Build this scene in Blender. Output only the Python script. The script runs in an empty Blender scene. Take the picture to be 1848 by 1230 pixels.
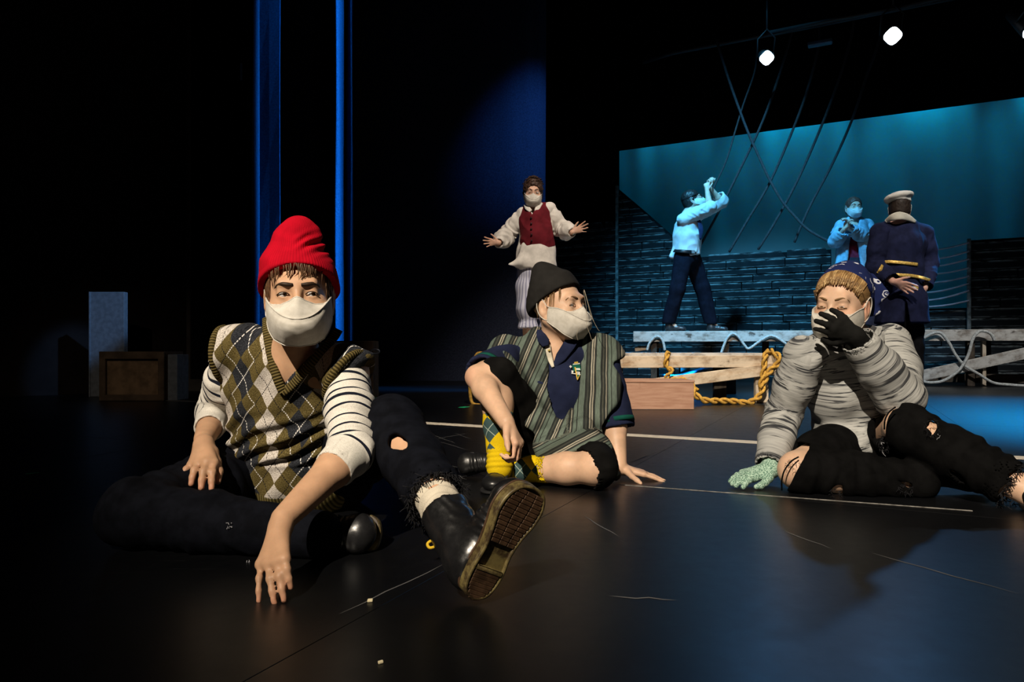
import bpy, math, random
import numpy as np
from mathutils import Vector, Matrix

# ------------------------------------------------------------------ camera, world, lights, exposure
SC = bpy.context.scene
COL = SC.collection
F, CX, HY, CH = 1232.0, 924.0, 631.0, 0.41      # focal length in px, principal column, horizon row, camera height


def P(x, y, d):
    return np.array([(x - CX) / F * d, d, CH + (HY - y) / F * d])


def G(x, y, z=0.0):
    return P(x, y, F * (CH - z) / (y - HY))


def bd(x, y, z0):                                # a point on a plane parallel to the backdrop
    return P(x, y, z0 / (1 + 3.98e-4 * (x - CX)))


cam = bpy.data.cameras.new('camera')
cam.lens, cam.sensor_width, cam.shift_y = 24.0, 36.0, (HY - 615.0) / 1848.0
cam.clip_start, cam.clip_end = 0.05, 100
camo = bpy.data.objects.new('camera', cam)
COL.objects.link(camo)
camo.location, camo.rotation_euler = (0, 0, CH), (math.pi / 2, 0, 0)
SC.camera = camo
SC.view_settings.view_transform = 'Standard'
SC.view_settings.look = 'None'
SC.view_settings.exposure = 0.0
SC.view_settings.gamma = 1.0
SC.view_settings.use_curve_mapping = False
w = bpy.data.worlds.new('world')
SC.world = w
w.use_nodes = True
w.node_tree.nodes['Background'].inputs[0].default_value = (0.25, 0.45, 1, 1)
w.node_tree.nodes['Background'].inputs[1].default_value = 0.0015


def spot(name, loc, aim, power, color, size=40, blend=0.3, radius=0.06):
    L = bpy.data.lights.new(name, 'SPOT')
    L.energy, L.color, L.spot_size, L.spot_blend, L.shadow_soft_size = power, color, math.radians(size), blend, radius
    o = bpy.data.objects.new(name, L)
    COL.objects.link(o)
    o.location = loc
    o.rotation_euler = (Vector(aim) - Vector(loc)).to_track_quat('-Z', 'Y').to_euler()
    return o


WARM = (1.0, 0.87, 0.70)
spot('front_of_house_key', (-2.2, -4.2, 5.4), (0.50, 2.45, 0.45), 4000, WARM, 24, 0.65, 0.05)
spot('front_of_house_upstage', (1.0, 0.4, 6.6), (1.40, 5.75, 0.95), 2600, (1.0, 0.86, 0.72), 38, 0.8, 0.06)
spot('front_of_house_upstage', (3.6, 0.6, 6.8), (4.8, 7.0, 0.35), 2200, (0.95, 0.93, 0.90), 26, 0.8, 0.06)
CYAN = (0.05, 0.42, 1.0)
BLUE = (0.0, 0.36, 1.0)
LAMPS = [bd(1383, 104, 9.6), bd(1610, 64, 9.6), bd(1856, 52, 9.6)]
spot('back_light', LAMPS[0] + np.array([0, -.12, -.05]), (1.3, 1.9, 0.0), 38, BLUE, 50, 0.8, 0.08)
spot('back_light', LAMPS[1] + np.array([0, -.12, -.05]), (2.4, 2.4, 0.0), 40, BLUE, 50, 0.8, 0.08)
spot('back_light', LAMPS[2] + np.array([0, -.12, -.05]), (3.8, 4.8, 0.0), 2600, (0.0, 0.38, 1.0), 42, 1.0, 0.08)
spot('deck_wash', (0.6, 4.6, 6.6), (3.0, 9.3, 1.2), 5200, (0.12, 0.58, 1.0), 38, 0.9, 0.35)
for i, x in enumerate((1210, 1430, 1660, 1900)):
    a = bd(x, 235, 13.8) + np.array([0, -.02, 1.3])
    spot('cyclorama_light', a, bd(x + 10, 470, 14.0), (280, 380, 220, 110)[i], (0.0, 0.36, 0.66), 105, 1.0, 0.15)
spot('side_blue', (2.6, 6.2, 5.6), (0.62, 9.0, 3.4), 1000, (0.07, 0.32, 1.0), 28, 1.0, 0.1)
# added strip light for the blue drape edges, spread kept off the left wall
L = bpy.data.lights.new('side_blue_strip', 'AREA')
L.shape, L.size, L.size_y, L.energy, L.color, L.spread = 'RECTANGLE', 0.08, 4.6, 400, (0.01, 0.30, 1.0), math.radians(19)
o = bpy.data.objects.new('side_blue_strip', L)
COL.objects.link(o)
o.location = (1.8, 6.2, 2.5)
o.rotation_euler = (Vector((-2.1, 7.43, 2.5)) - Vector(o.location)).to_track_quat('-Z', 'Y').to_euler()
spot('side_blue', (0.6, 3.2, 4.6), (-3.55, 5.95, 0.75), 900, (0.22, 0.5, 1.0), 6.0, 0.6, 0.05)
spot('crate_fill', (-1.0, -4.0, 5.0), (-3.35, 5.5, 0.35), 260, WARM, 13, 0.9, 0.06)  # added weak warm fill to lift the dark crate and the wall behind
spot('back_light', LAMPS[0] + np.array([-.1, -.12, -.05]), (-0.9, 7.2, 0.0), 900, (0.0, 0.30, 1.0), 17, 0.8, 0.08)
spot('back_light', LAMPS[1] + np.array([-.1, -.12, -.05]), (2.5, 6.0, 0.0), 1100, (0.0, 0.38, 1.0), 26, 1.0, 0.08)

# ------------------------------------------------------------------ node materials
class NT:
    def __init__(s, name):
        s.m = bpy.data.materials.new(name)
        s.m.use_nodes = True
        s.t = s.m.node_tree
        s.b = s.t.nodes['Principled BSDF']

    def n(s, kind):
        return s.t.nodes.new(kind)

    def put(s, sock, v):
        if isinstance(v, bpy.types.NodeSocket):
            s.t.links.new(v, sock)
        elif isinstance(v, (tuple, list)) and sock.type == 'RGBA' and len(v) == 3:
            sock.default_value = (*v, 1)
        else:
            sock.default_value = v

    def f(s, op, a, b=0.0, c=0.0):
        k = s.n('ShaderNodeMath')
        k.operation = op
        s.put(k.inputs[0], a)
        s.put(k.inputs[1], b)
        if op in ('MULTIPLY_ADD', 'COMPARE', 'WRAP'):
            s.put(k.inputs[2], c)
        return k.outputs[0]

    def step(s, x, a, b):
        k = s.n('ShaderNodeMapRange')
        k.interpolation_type = 'SMOOTHSTEP'
        s.put(k.inputs[0], x)
        k.inputs[1].default_value, k.inputs[2].default_value = a, b
        return k.outputs[0]

    def attr(s, name):
        k = s.n('ShaderNodeAttribute')
        k.attribute_name = name
        return k.outputs['Vector']

    def xyz(s, v):
        k = s.n('ShaderNodeSeparateXYZ')
        s.put(k.inputs[0], v)
        return k.outputs[0], k.outputs[1], k.outputs[2]

    def vec(s, x, y, z=0.0):
        k = s.n('ShaderNodeCombineXYZ')
        for i, q in enumerate((x, y, z)):
            s.put(k.inputs[i], q)
        return k.outputs[0]

    def obj(s):
        return s.n('ShaderNodeTexCoord').outputs['Object']

    def scale(s, v, sc):
        k = s.n('ShaderNodeVectorMath')
        k.operation = 'MULTIPLY'
        s.put(k.inputs[0], v)
        k.inputs[1].default_value = sc
        return k.outputs[0]

    def noise(s, v, sc, det=3.0, rough=0.55):
        k = s.n('ShaderNodeTexNoise')
        s.put(k.inputs['Vector'], v)
        k.inputs['Scale'].default_value = sc
        k.inputs['Detail'].default_value = det
        k.inputs['Roughness'].default_value = rough
        return k.outputs[0]

    def mix(s, fac, a, b):
        k = s.n('ShaderNodeMix')
        k.data_type = 'RGBA'
        s.put(k.inputs[0], fac)
        s.put(k.inputs[6], a)
        s.put(k.inputs[7], b)
        return k.outputs[2]

    def bump(s, h, strength=0.3, dist=0.002):
        k = s.n('ShaderNodeBump')
        k.inputs['Strength'].default_value = strength
        k.inputs['Distance'].default_value = dist
        s.put(k.inputs['Height'], h)
        s.t.links.new(k.outputs[0], s.b.inputs['Normal'])

    def done(s, color, rough=0.8, spec=0.3, metal=0.0, **kw):
        s.put(s.b.inputs['Base Color'], color)
        s.put(s.b.inputs['Roughness'], rough)
        s.put(s.b.inputs['Specular IOR Level'], spec)
        s.put(s.b.inputs['Metallic'], metal)
        for k, v in kw.items():
            s.put(s.b.inputs[k.replace('_', ' ')], v)
        return s.m


def plain(name, c, rough=0.8, spec=0.3, var=0.18, sc=9.0, bump=0.0, bsc=300.0, metal=0.0, dist=0.002, **kw):
    t = NT(name)
    v = t.obj()
    q = t.noise(v, sc)
    lo = tuple(x * (1 - var) for x in c)
    hi = tuple(min(1, x * (1 + var)) for x in c)
    col = t.mix(t.step(q, 0.3, 0.7), lo, hi)
    if bump:
        t.bump(t.noise(v, bsc, 2.0), bump, dist)
    return t.done(col, rough, spec, metal, **kw)


def emit(name, c, s):
    t = NT(name)
    t.put(t.b.inputs['Emission Color'], c)
    t.b.inputs['Emission Strength'].default_value = s
    return t.done((0.02, 0.02, 0.02))


# ------------------------------------------------------------------ objects
def link(o, parent=None):
    COL.objects.link(o)
    if parent is not None:
        o.parent = parent
    return o


def thing(name, label, cat, loc=(0, 0, 0), group=None):
    o = bpy.data.objects.new(name, None)
    o.empty_display_size = 0.05
    link(o)
    o.location = [float(x) for x in loc]
    return tag(o, label, cat, group)


def tag(o, label, cat, group=None):
    o['label'], o['category'] = label, cat
    if group:
        o['group'] = group
    return o


def mesh(name, V, faces, mat=None, parent=None, smooth=False, attrs=None):
    """V (n,3) world coordinates; faces an (m,4)/(m,3) array or list of lists."""
    me = bpy.data.meshes.new(name)
    V = np.asarray(V, np.float64)
    off = np.array(parent_world(parent)) if parent is not None else np.zeros(3)
    if isinstance(faces, np.ndarray):
        k = faces.shape[1]
        me.vertices.add(len(V))
        me.vertices.foreach_set('co', (V - off).astype(np.float32).ravel())
        me.loops.add(faces.size)
        me.loops.foreach_set('vertex_index', faces.astype(np.int32).ravel())
        me.polygons.add(len(faces))
        me.polygons.foreach_set('loop_start', np.arange(0, faces.size, k, dtype=np.int32))
        me.update(calc_edges=True)
    else:
        me.from_pydata((V - off).tolist(), [], [list(map(int, f)) for f in faces])
    if smooth:
        me.polygons.foreach_set('use_smooth', np.ones(len(me.polygons), bool))
    for an, av in (attrs or {}).items():
        a = me.attributes.new(an, 'FLOAT_VECTOR', 'POINT')
        a.data.foreach_set('vector', np.asarray(av, np.float32).ravel())
    if mat:
        me.materials.append(mat)
    o = bpy.data.objects.new(name, me)
    return link(o, parent)


def parent_world(p):
    v = Vector((0, 0, 0))
    while p is not None:
        v = v + p.location
        p = p.parent
    return v


class MB:
    """collects simple shapes into one mesh"""
    def __init__(s):
        s.V, s.Fc = [], []

    def add(s, V, faces):
        b = len(s.V)
        s.V += [tuple(map(float, v)) for v in V]
        s.Fc += [[b + i for i in f] for f in faces]
        return s

    def box(s, c, x, y, z, bev=0.0):
        """oriented box: centre and three half vectors, bevelled along its edges"""
        c, x, y, z = (np.asarray(q, float) for q in (c, x, y, z))
        lx, ly, lz = (np.linalg.norm(q) for q in (x, y, z))
        b = min(bev, lx * .45, ly * .45, lz * .45)
        if b <= 0:
            V = [c + sx * x + sy * y + sz * z for sx in (-1, 1) for sy in (-1, 1) for sz in (-1, 1)]
            return s.add(V, [[0, 1, 3, 2], [4, 6, 7, 5], [0, 4, 5, 1], [2, 3, 7, 6], [0, 2, 6, 4], [1, 5, 7, 3]])
        ux, uy, uz = x / lx, y / ly, z / lz
        V, idx = [], {}
        for sx in (-1, 1):
            for sy in (-1, 1):
                for sz in (-1, 1):
                    q = c + sx * x + sy * y + sz * z
                    for a, dv in enumerate((-sy * uy * b - sz * uz * b, -sx * ux * b - sz * uz * b, -sx * ux * b - sy * uy * b)):
                        idx[(sx, sy, sz, a)] = len(V)
                        V.append(q + dv)
        fs = []
        for a in range(3):
            o1, o2 = [k for k in range(3) if k != a]
            for sg in (-1, 1):
                f = []
                for p1, p2 in ((-1, -1), (1, -1), (1, 1), (-1, 1)):
                    k = [0, 0, 0]
                    k[a], k[o1], k[o2] = sg, p1, p2
                    f.append(idx[(*k, a)])
                fs.append(f)
        for a in range(3):
            o1, o2 = [k for k in range(3) if k != a]
            for p1 in (-1, 1):
                for p2 in (-1, 1):
                    k0, k1 = [0, 0, 0], [0, 0, 0]
                    k0[a], k1[a] = -1, 1
                    k0[o1] = k1[o1] = p1
                    k0[o2] = k1[o2] = p2
                    fs.append([idx[(*k0, o1)], idx[(*k1, o1)], idx[(*k1, o2)], idx[(*k0, o2)]])
        for sx in (-1, 1):
            for sy in (-1, 1):
                for sz in (-1, 1):
                    fs.append([idx[(sx, sy, sz, a)] for a in range(3)])
        return s.add(V, fs)

    def tube(s, pts, r, n=8, cap=True):
        pts = np.asarray(pts, float)
        m = len(pts)
        r = np.full(m, r, float) if np.isscalar(r) else np.asarray(r, float)
        T = np.gradient(pts, axis=0)
        T /= np.linalg.norm(T, axis=1)[:, None] + 1e-12
        u = np.cross(T[0], [0.31, 0.17, 0.93])
        u /= np.linalg.norm(u)
        V = []
        for i in range(m):
            u = u - T[i] * u.dot(T[i])
            u /= np.linalg.norm(u)
            v = np.cross(T[i], u)
            for k in range(n):
                a = 2 * math.pi * k / n
                V.append(pts[i] + r[i] * (math.cos(a) * u + math.sin(a) * v))
        fs = [[i * n + k, i * n + (k + 1) % n, (i + 1) * n + (k + 1) % n, (i + 1) * n + k] for i in range(m - 1) for k in range(n)]
        if cap:
            fs += [list(range(n))[::-1], [(m - 1) * n + k for k in range(n)]]
        return s.add(V, fs)

    def build(s, name, mat=None, parent=None, smooth=False, attrs=None):
        return mesh(name, s.V, s.Fc, mat, parent, smooth, attrs)


def spline(pts, n=8):
    """Catmull-Rom through pts"""
    p = np.asarray(pts, float)
    p = np.vstack([2 * p[0] - p[1], p, 2 * p[-1] - p[-2]])
    out = []
    for i in range(1, len(p) - 2):
        for t in np.linspace(0, 1, n, endpoint=False):
            a, b, c, d = p[i - 1], p[i], p[i + 1], p[i + 2]
            out.append(0.5 * (2 * b + (c - a) * t + (2 * a - 5 * b + 4 * c - d) * t * t + (3 * b - a - 3 * c + d) * t ** 3))
    out.append(p[-2])
    return np.array(out)


# ------------------------------------------------------------------ noise
_rng = np.random.RandomState(7)
_LAT = _rng.rand(32, 32, 32).astype(np.float32) * 2 - 1


def vnoise(Pn):
    Pn = np.asarray(Pn, np.float32)
    i = np.floor(Pn).astype(int)
    f = Pn - i
    f = f * f * (3 - 2 * f)
    r = 0
    for a in (0, 1):
        for b in (0, 1):
            for c in (0, 1):
                wgt = (f[..., 0] if a else 1 - f[..., 0]) * (f[..., 1] if b else 1 - f[..., 1]) * (f[..., 2] if c else 1 - f[..., 2])
                r = r + wgt * _LAT[(i[..., 0] + a) & 31, (i[..., 1] + b) & 31, (i[..., 2] + c) & 31]
    return r


# ------------------------------------------------------------------ implicit surfaces -> one continuous mesh
def nrm(v):
    v = np.asarray(v, float)
    return v / np.linalg.norm(v)


class Frame:
    """o: origin, R columns x,y,z, S scale"""
    def __init__(s, o, y, z, S=1.0):
        y = nrm(y)
        x = nrm(np.cross(y, z))
        z = np.cross(x, y)
        s.o, s.S = np.asarray(o, float), S
        s.R = np.stack([x, y, z], 1)

    def p(s, x, y, z):
        return s.o + s.R @ (np.array([x, y, z], float) * s.S)

    def v(s, x, y, z):
        return s.R @ np.array([x, y, z], float)

    def inv(s, V):
        return (np.asarray(V) - s.o) @ s.R / s.S


def lim(V, P3):
    """index arc position of the closest point on a polyline for each vertex: (s, distance)"""
    P3 = np.asarray(P3, float)
    best = np.full(len(V), 1e9)
    out = np.zeros(len(V))
    acc = 0.0
    for a, b in zip(P3[:-1], P3[1:]):
        ab = b - a
        L = np.linalg.norm(ab)
        t = np.clip((V - a) @ ab / L ** 2, 0, 1)
        d = np.linalg.norm(V - a - t[:, None] * ab, axis=1)
        k = d < best
        best[k], out[k] = d[k], acc + t[k] * L
        acc += L
    return out, best


class Fld:
    def __init__(s, h):
        s.h, s.ops = h * (1.08 if h < .0034 else 1.3), []

    def _a(s, op, fn, lo, hi, k):
        s.ops.append((op, fn, np.asarray(lo, float), np.asarray(hi, float), k))
        return s

    def cone(s, a, b, ra, rb, k=0.02, op='u'):
        a, b = np.asarray(a, float), np.asarray(b, float)
        ab = b - a
        L2 = ab.dot(ab) + 1e-12

        def fn(X, Y, Z):
            x, y, z = X - a[0], Y - a[1], Z - a[2]
            t = np.clip((x * ab[0] + y * ab[1] + z * ab[2]) / L2, 0, 1)
            return np.sqrt((x - t * ab[0]) ** 2 + (y - t * ab[1]) ** 2 + (z - t * ab[2]) ** 2) - (ra + t * (rb - ra))
        return s._a(op, fn, np.minimum(a - ra, b - rb), np.maximum(a + ra, b + rb), k)

    def limb(s, pts, rs, k=0.02, op='u'):
        for i in range(len(pts) - 1):
            s.cone(pts[i], pts[i + 1], rs[i], rs[i + 1], k, op)
        return s

    def ell(s, c, r, R=None, k=0.02, op='u'):
        c, r = np.asarray(c, float), np.asarray(r, float)
        R = np.eye(3) if R is None else R
        m = r.min()

        def fn(X, Y, Z):
            x, y, z = X - c[0], Y - c[1], Z - c[2]
            q = 0
            g = 0
            for i in range(3):
                u = (x * R[0, i] + y * R[1, i] + z * R[2, i]) / r[i]
                q = q + u * u
                g = g + (u / r[i]) ** 2
            n0 = np.sqrt(q)
            return n0 * (n0 - 1) / (np.sqrt(g) + 1e-9)
        e = np.sqrt(((R * r) ** 2).sum(1))
        return s._a(op, fn, c - e, c + e, k)

    def seg(s, a, b, ra, rb, xa, k=0.02, op='u'):
        """elliptical tapered segment; ra,rb = (rx, ry); xa = x axis direction"""
        a, b = np.asarray(a, float), np.asarray(b, float)
        ab = b - a
        L = np.linalg.norm(ab)
        zz = ab / L
        xx = nrm(np.asarray(xa, float) - zz * np.dot(xa, zz))
        yy = np.cross(zz, xx)

        def fn(X, Y, Z):
            x, y, z = X - a[0], Y - a[1], Z - a[2]
            w_ = x * zz[0] + y * zz[1] + z * zz[2]
            t = np.clip(w_ / L, 0, 1)
            u = x * xx[0] + y * xx[1] + z * xx[2]
            v = x * yy[0] + y * yy[1] + z * yy[2]
            q = w_ - t * L
            rx, ry = ra[0] + t * (rb[0] - ra[0]), ra[1] + t * (rb[1] - ra[1])
            m = np.minimum(rx, ry)
            n0 = np.sqrt((u / rx) ** 2 + (v / ry) ** 2 + (q / m) ** 2)
            g = np.sqrt((u / rx ** 2) ** 2 + (v / ry ** 2) ** 2 + (q / m ** 2) ** 2) + 1e-6
            return n0 * (n0 - 1) / g
        R = max(*ra, *rb)
        return s._a(op, fn, np.minimum(a, b) - R, np.maximum(a, b) + R, k)

    def loft(s, secs, k=0.03, op='u'):
        """secs: list of (centre, rx, ry, xaxis)"""
        for p, q in zip(secs[:-1], secs[1:]):
            s.seg(p[0], q[0], (p[1], p[2]), (q[1], q[2]), nrm(np.asarray(p[3]) + np.asarray(q[3])), k, op)
        return s

    def box(s, c, half, R=None, rnd=0.0, k=0.01, op='u'):
        c, half = np.asarray(c, float), np.asarray(half, float)
        R = np.eye(3) if R is None else R

        def fn(X, Y, Z):
            x, y, z = X - c[0], Y - c[1], Z - c[2]
            q = [np.abs(x * R[0, i] + y * R[1, i] + z * R[2, i]) - half[i] + rnd for i in range(3)]
            o = np.sqrt(sum(np.maximum(u, 0) ** 2 for u in q))
            return o + np.minimum(np.maximum(np.maximum(q[0], q[1]), q[2]), 0) - rnd
        e = (np.abs(R) * half).sum(1)
        return s._a(op, fn, c - e, c + e, k)

    def half(s, p, n, k=0.004):
        """keep the side the normal points away from"""
        p, n = np.asarray(p, float), nrm(n)
        return s._a('i', lambda X, Y, Z: (X - p[0]) * n[0] + (Y - p[1]) * n[1] + (Z - p[2]) * n[2], [0] * 3, [0] * 3, k)

    def prism(s, poly, y0, y1, k=0.004, op='s'):
        """polygon of (x,z) world points, extruded along world y"""
        pl = np.asarray(poly, float)

        def fn(X, Y, Z):
            X, Z = X + 0 * Z, Z + 0 * X
            d = np.full(X.shape, 1e9, np.float32)
            ins = np.zeros(X.shape, bool)
            for (ax, az), (bx, bz) in zip(pl, np.roll(pl, -1, 0)):
                ex, ez = bx - ax, bz - az
                wx, wz = X - ax, Z - az
                t = np.clip((wx * ex + wz * ez) / (ex * ex + ez * ez), 0, 1)
                d = np.minimum(d, (wx - ex * t) ** 2 + (wz - ez * t) ** 2)
                c = ((az > Z) != (bz > Z)) & (X < ex * (Z - az) / (ez + 1e-12) + ax)
                ins ^= c
            d = np.sqrt(d)
            d = np.where(ins, -d, d)
            return np.maximum(d, np.maximum(y0 - Y, Y - y1))
        lo = [pl[:, 0].min(), y0, pl[:, 1].min()]
        hi = [pl[:, 0].max(), y1, pl[:, 1].max()]
        return s._a(op, fn, lo, hi, k)

    def pprism(s, pix, y0, y1, k=0.004, op='s'):
        """a wedge seen from the house: its outline is given in picture coordinates, between two depths"""
        pl = np.array([((x - CX) / F, (HY - y) / F) for x, y in pix])

        def fn(X, Y, Z):
            u, w_ = X / Y + 0 * Z, (Z - CH) / Y + 0 * X
            d = np.full(u.shape, 1e9, np.float32)
            ins = np.zeros(u.shape, bool)
            for (ax, az), (bx, bz) in zip(pl, np.roll(pl, -1, 0)):
                ex, ez = bx - ax, bz - az
                wx, wz = u - ax, w_ - az
                t = np.clip((wx * ex + wz * ez) / (ex * ex + ez * ez + 1e-12), 0, 1)
                d = np.minimum(d, (wx - ex * t) ** 2 + (wz - ez * t) ** 2)
                ins ^= ((az > w_) != (bz > w_)) & (u < ex * (w_ - az) / (ez + 1e-12) + ax)
            d = np.sqrt(d) * Y
            d = np.where(ins, -d, d)
            return np.maximum(d, np.maximum(y0 - Y, Y - y1))
        c = np.array([[u * y, y, CH + w_ * y] for u, w_ in pl for y in (y0, y1)])
        return s._a(op, fn, c.min(0), c.max(0), k)

    def grid(s):
        h = s.h
        us = [o for o in s.ops if o[0] == 'u']
        lo = np.min([o[2] for o in us], 0) - 3 * h
        hi = np.max([o[3] for o in us], 0) + 3 * h
        n = np.ceil((hi - lo) / h).astype(int) + 1
        D = np.full(n, 9.0, np.float32)
        ax = [(lo[i] + h * np.arange(n[i])).astype(np.float32) for i in range(3)]
        for op, fn, l, u, k in s.ops:
            if op == 'i':
                sl = (slice(None),) * 3
            else:
                m = k + 3 * h
                i0 = np.clip(np.floor((l - m - lo) / h).astype(int), 0, n)
                i1 = np.clip(np.ceil((u + m - lo) / h).astype(int) + 1, 0, n)
                if (i1 <= i0).any():
                    continue
                sl = tuple(slice(a, b) for a, b in zip(i0, i1))
            d = fn(ax[0][sl[0]][:, None, None], ax[1][sl[1]][None, :, None], ax[2][sl[2]][None, None, :])
            a = D[sl]
            if op == 'u':
                r = np.minimum(a, d)
                if k > 0:
                    r = r - np.maximum(k - np.abs(a - d), 0) ** 2 / (4 * k)
            else:
                if op == 's':
                    d = -d
                r = np.maximum(a, d)
                if k > 0:
                    r = r + np.maximum(k - np.abs(a - d), 0) ** 2 / (4 * k)
            D[sl] = r
        return D, lo

    def nets(s, smooth=1):
        D, lo = s.grid()
        S = D < 0
        for i in range(3):                       # keep the border outside
            sl = [slice(None)] * 3
            for e in (0, -1):
                sl[i] = e
                S[tuple(sl)] = False
                D[tuple(sl)] = np.abs(D[tuple(sl)]) + 1e-4
        n = np.array(S.shape) - 1
        cnt = np.zeros(n, np.int8)
        cr = [(a, b, c) for a in (0, 1) for b in (0, 1) for c in (0, 1)]
        for a, b, c in cr:
            cnt += S[a:n[0] + a, b:n[1] + b, c:n[2] + c]
        idx = np.argwhere((cnt > 0) & (cnt < 8))
        vid = np.full(n, -1, np.int32)
        vid[idx[:, 0], idx[:, 1], idx[:, 2]] = np.arange(len(idx))
        dv = {c: D[idx[:, 0] + c[0], idx[:, 1] + c[1], idx[:, 2] + c[2]].astype(np.float64) for c in cr}
        acc = np.zeros((len(idx), 3))
        num = np.zeros(len(idx))
        for c in cr:
            for a in range(3):
                if c[a] == 0:
                    e = list(c)
                    e[a] = 1
                    d0, d1 = dv[c], dv[tuple(e)]
                    k = (d0 < 0) != (d1 < 0)
                    t = d0[k] / (d0[k] - d1[k])
                    q = np.tile(np.array(c, float), (k.sum(), 1))
                    q[:, a] = t
                    acc[k] += q
                    num[k] += 1
        V = lo + s.h * (idx + acc / num[:, None])
        Q = []
        for a in range(3):
            b, c = (a + 1) % 3, (a + 2) % 3
            s0, s1 = [slice(None)] * 3, [slice(None)] * 3
            s0[a], s1[a] = slice(0, -1), slice(1, None)
            ch = S[tuple(s0)] != S[tuple(s1)]
            e = np.argwhere(ch)
            e = e[(e[:, b] > 0) & (e[:, c] > 0) & (e[:, b] < n[b]) & (e[:, c] < n[c])]
            ins = S[e[:, 0], e[:, 1], e[:, 2]]
            cells = []
            for ob, oc in ((-1, -1), (0, -1), (0, 0), (-1, 0)):
                q = e.copy()
                q[:, b] += ob
                q[:, c] += oc
                cells.append(vid[q[:, 0], q[:, 1], q[:, 2]])
            q = np.stack(cells, 1)
            q[~ins] = q[~ins][:, ::-1]
            Q.append(q)
        Q = np.vstack(Q)
        Q = Q[(Q >= 0).all(1)]
        for _ in range(smooth):
            V = lap(V, Q)
        return V, Q

    def mesh(s, name, mat, parent, smooth=1, disp=None, attrs=None, keep=None):
        V, Q = s.nets(smooth)
        if disp is not None:
            N = vnorm(V, Q)
            V = V + N * disp(V, N)[:, None]
        if keep is not None:
            k = keep(V)
            Q = Q[k[Q].all(1)]
        at = {}
        for an, fn in (attrs or {}).items():
            at[an] = fn(V)
        return mesh(name, V, Q, mat, parent, True, at)


def lap(V, Q, lam=0.5):
    a = np.concatenate([Q[:, i] for i in range(4)])
    b = np.concatenate([Q[:, (i + 1) % 4] for i in range(4)])
    n = np.bincount(a, minlength=len(V)) + np.bincount(b, minlength=len(V))
    out = np.empty_like(V)
    for i in range(3):
        sm = np.bincount(a, V[b, i], len(V)) + np.bincount(b, V[a, i], len(V))
        out[:, i] = sm / np.maximum(n, 1)
    return V + lam * (out - V)


def vnorm(V, Q):
    fn = np.cross(V[Q[:, 2]] - V[Q[:, 0]], V[Q[:, 3]] - V[Q[:, 1]])
    N = np.zeros_like(V)
    for i in range(3):
        N[:, i] = sum(np.bincount(Q[:, k], fn[:, i], len(V)) for k in range(4))
    return N / (np.linalg.norm(N, axis=1)[:, None] + 1e-12)


def wrinkle(pts, amp=0.004, lam=0.03, warp=1.2, sc=12.0, fine=0.0015):
    """ring folds along a limb, warped by noise"""
    def fn(V, N):
        sarc, _ = lim(V, pts)
        q = vnoise(V * sc)
        q2 = vnoise(V * sc * 2.3 + 7)
        fold = np.sin(2 * math.pi * sarc / lam + warp * 4 * q)
        return amp * np.clip(fold, -0.4, 1) * (0.5 + 0.5 * vnoise(V * sc * .6 + 3)) + fine * q2
    return fn


def crumple(amp=0.004, sc=9.0, stretch=(1, 1, 1)):
    st = np.array(stretch)

    def fn(V, N):
        q = V * st * sc
        w_ = vnoise(q * .7 + 11)
        r = 1 - np.abs(vnoise(q + w_[:, None] * 1.5)) * 2
        return amp * (r * 0.7 + 0.5 * vnoise(q * 2.1 + 5))
    return fn


def grow(rad, *fs):
    return lambda V, N: sum(f(V, N) for f in fs)

# ------------------------------------------------------------------ setting
EA = np.array([0.898, -0.44, 0.0])              # across the stage
NA = np.array([0.44, 0.898, 0.0])               # up the stage
UP = np.array([0, 0, 1.0])


def struct(o):
    o['kind'] = 'structure'
    return o


def floor_mat():
    t = NT('black stage floor')
    v = t.obj()
    n1 = t.noise(v, 1.3, 4)
    n2 = t.noise(v, 26, 4, .7)
    col = t.mix(t.step(n1, .35, .7), (.0016, .0018, .0024), (.0034, .0038, .0048))
    # fine scuffs: thin level lines of stretched noise, in two directions
    for sc in ((2.2, 34, 1), (30, 3, 1)):
        s_ = t.noise(t.scale(v, sc), 1.0, 5, .7)
        line = t.f('SUBTRACT', 1.0, t.step(t.f('ABSOLUTE', t.f('SUBTRACT', s_, .62)), 0.0, .006))
        msk = t.step(t.noise(v, .9, 2), .5, .66)
        col = t.mix(t.f('MULTIPLY', t.f('MULTIPLY', line, msk), .35), col, (.10, .10, .105))
    dots = t.step(t.noise(v, 95, 2), .79, .83)
    col = t.mix(t.f('MULTIPLY', dots, .5), col, (.12, .12, .12))
    r = t.f('ADD', .30, t.f('MULTIPLY', n2, .14))
    t.bump(n2, .05, .001)
    return t.done(col, r, .45)


M_FLOOR = floor_mat()
M_BLACK = plain('black velour', (.004, .004, .005), .95, .05, .3, 40)
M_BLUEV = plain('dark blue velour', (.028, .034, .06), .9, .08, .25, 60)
floor = struct(mesh('floor', *(lambda V: (V, [[0, 1, 2, 3]]))([(-9, -3, -.006), (9, -3, -.006), (9, 16, -.006), (-9, 16, -.006)]), M_BLACK))
seam0 = G(1091, 871)
du = 1.22
for i in range(-6, 6):
    for j in range(-2, 5):
        c = seam0 + EA * du * (i + .5) + NA * 2.44 * (j + .5)
        c[2] = -.004
        struct(MB().box(c, EA * (du / 2 - .0006), NA * 1.2194, UP * .004, .0006).build('floor_panel', M_FLOOR, floor))
struct(mesh('wall_back', [bd(200, HY, 15.5) * [1, 1, 0], bd(2300, HY, 15.5) * [1, 1, 0], bd(2300, HY, 15.5) * [1, 1, 0] + UP * 8, bd(200, HY, 15.5) * [1, 1, 0] + UP * 8], [[0, 1, 2, 3]], M_BLACK))


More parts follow.
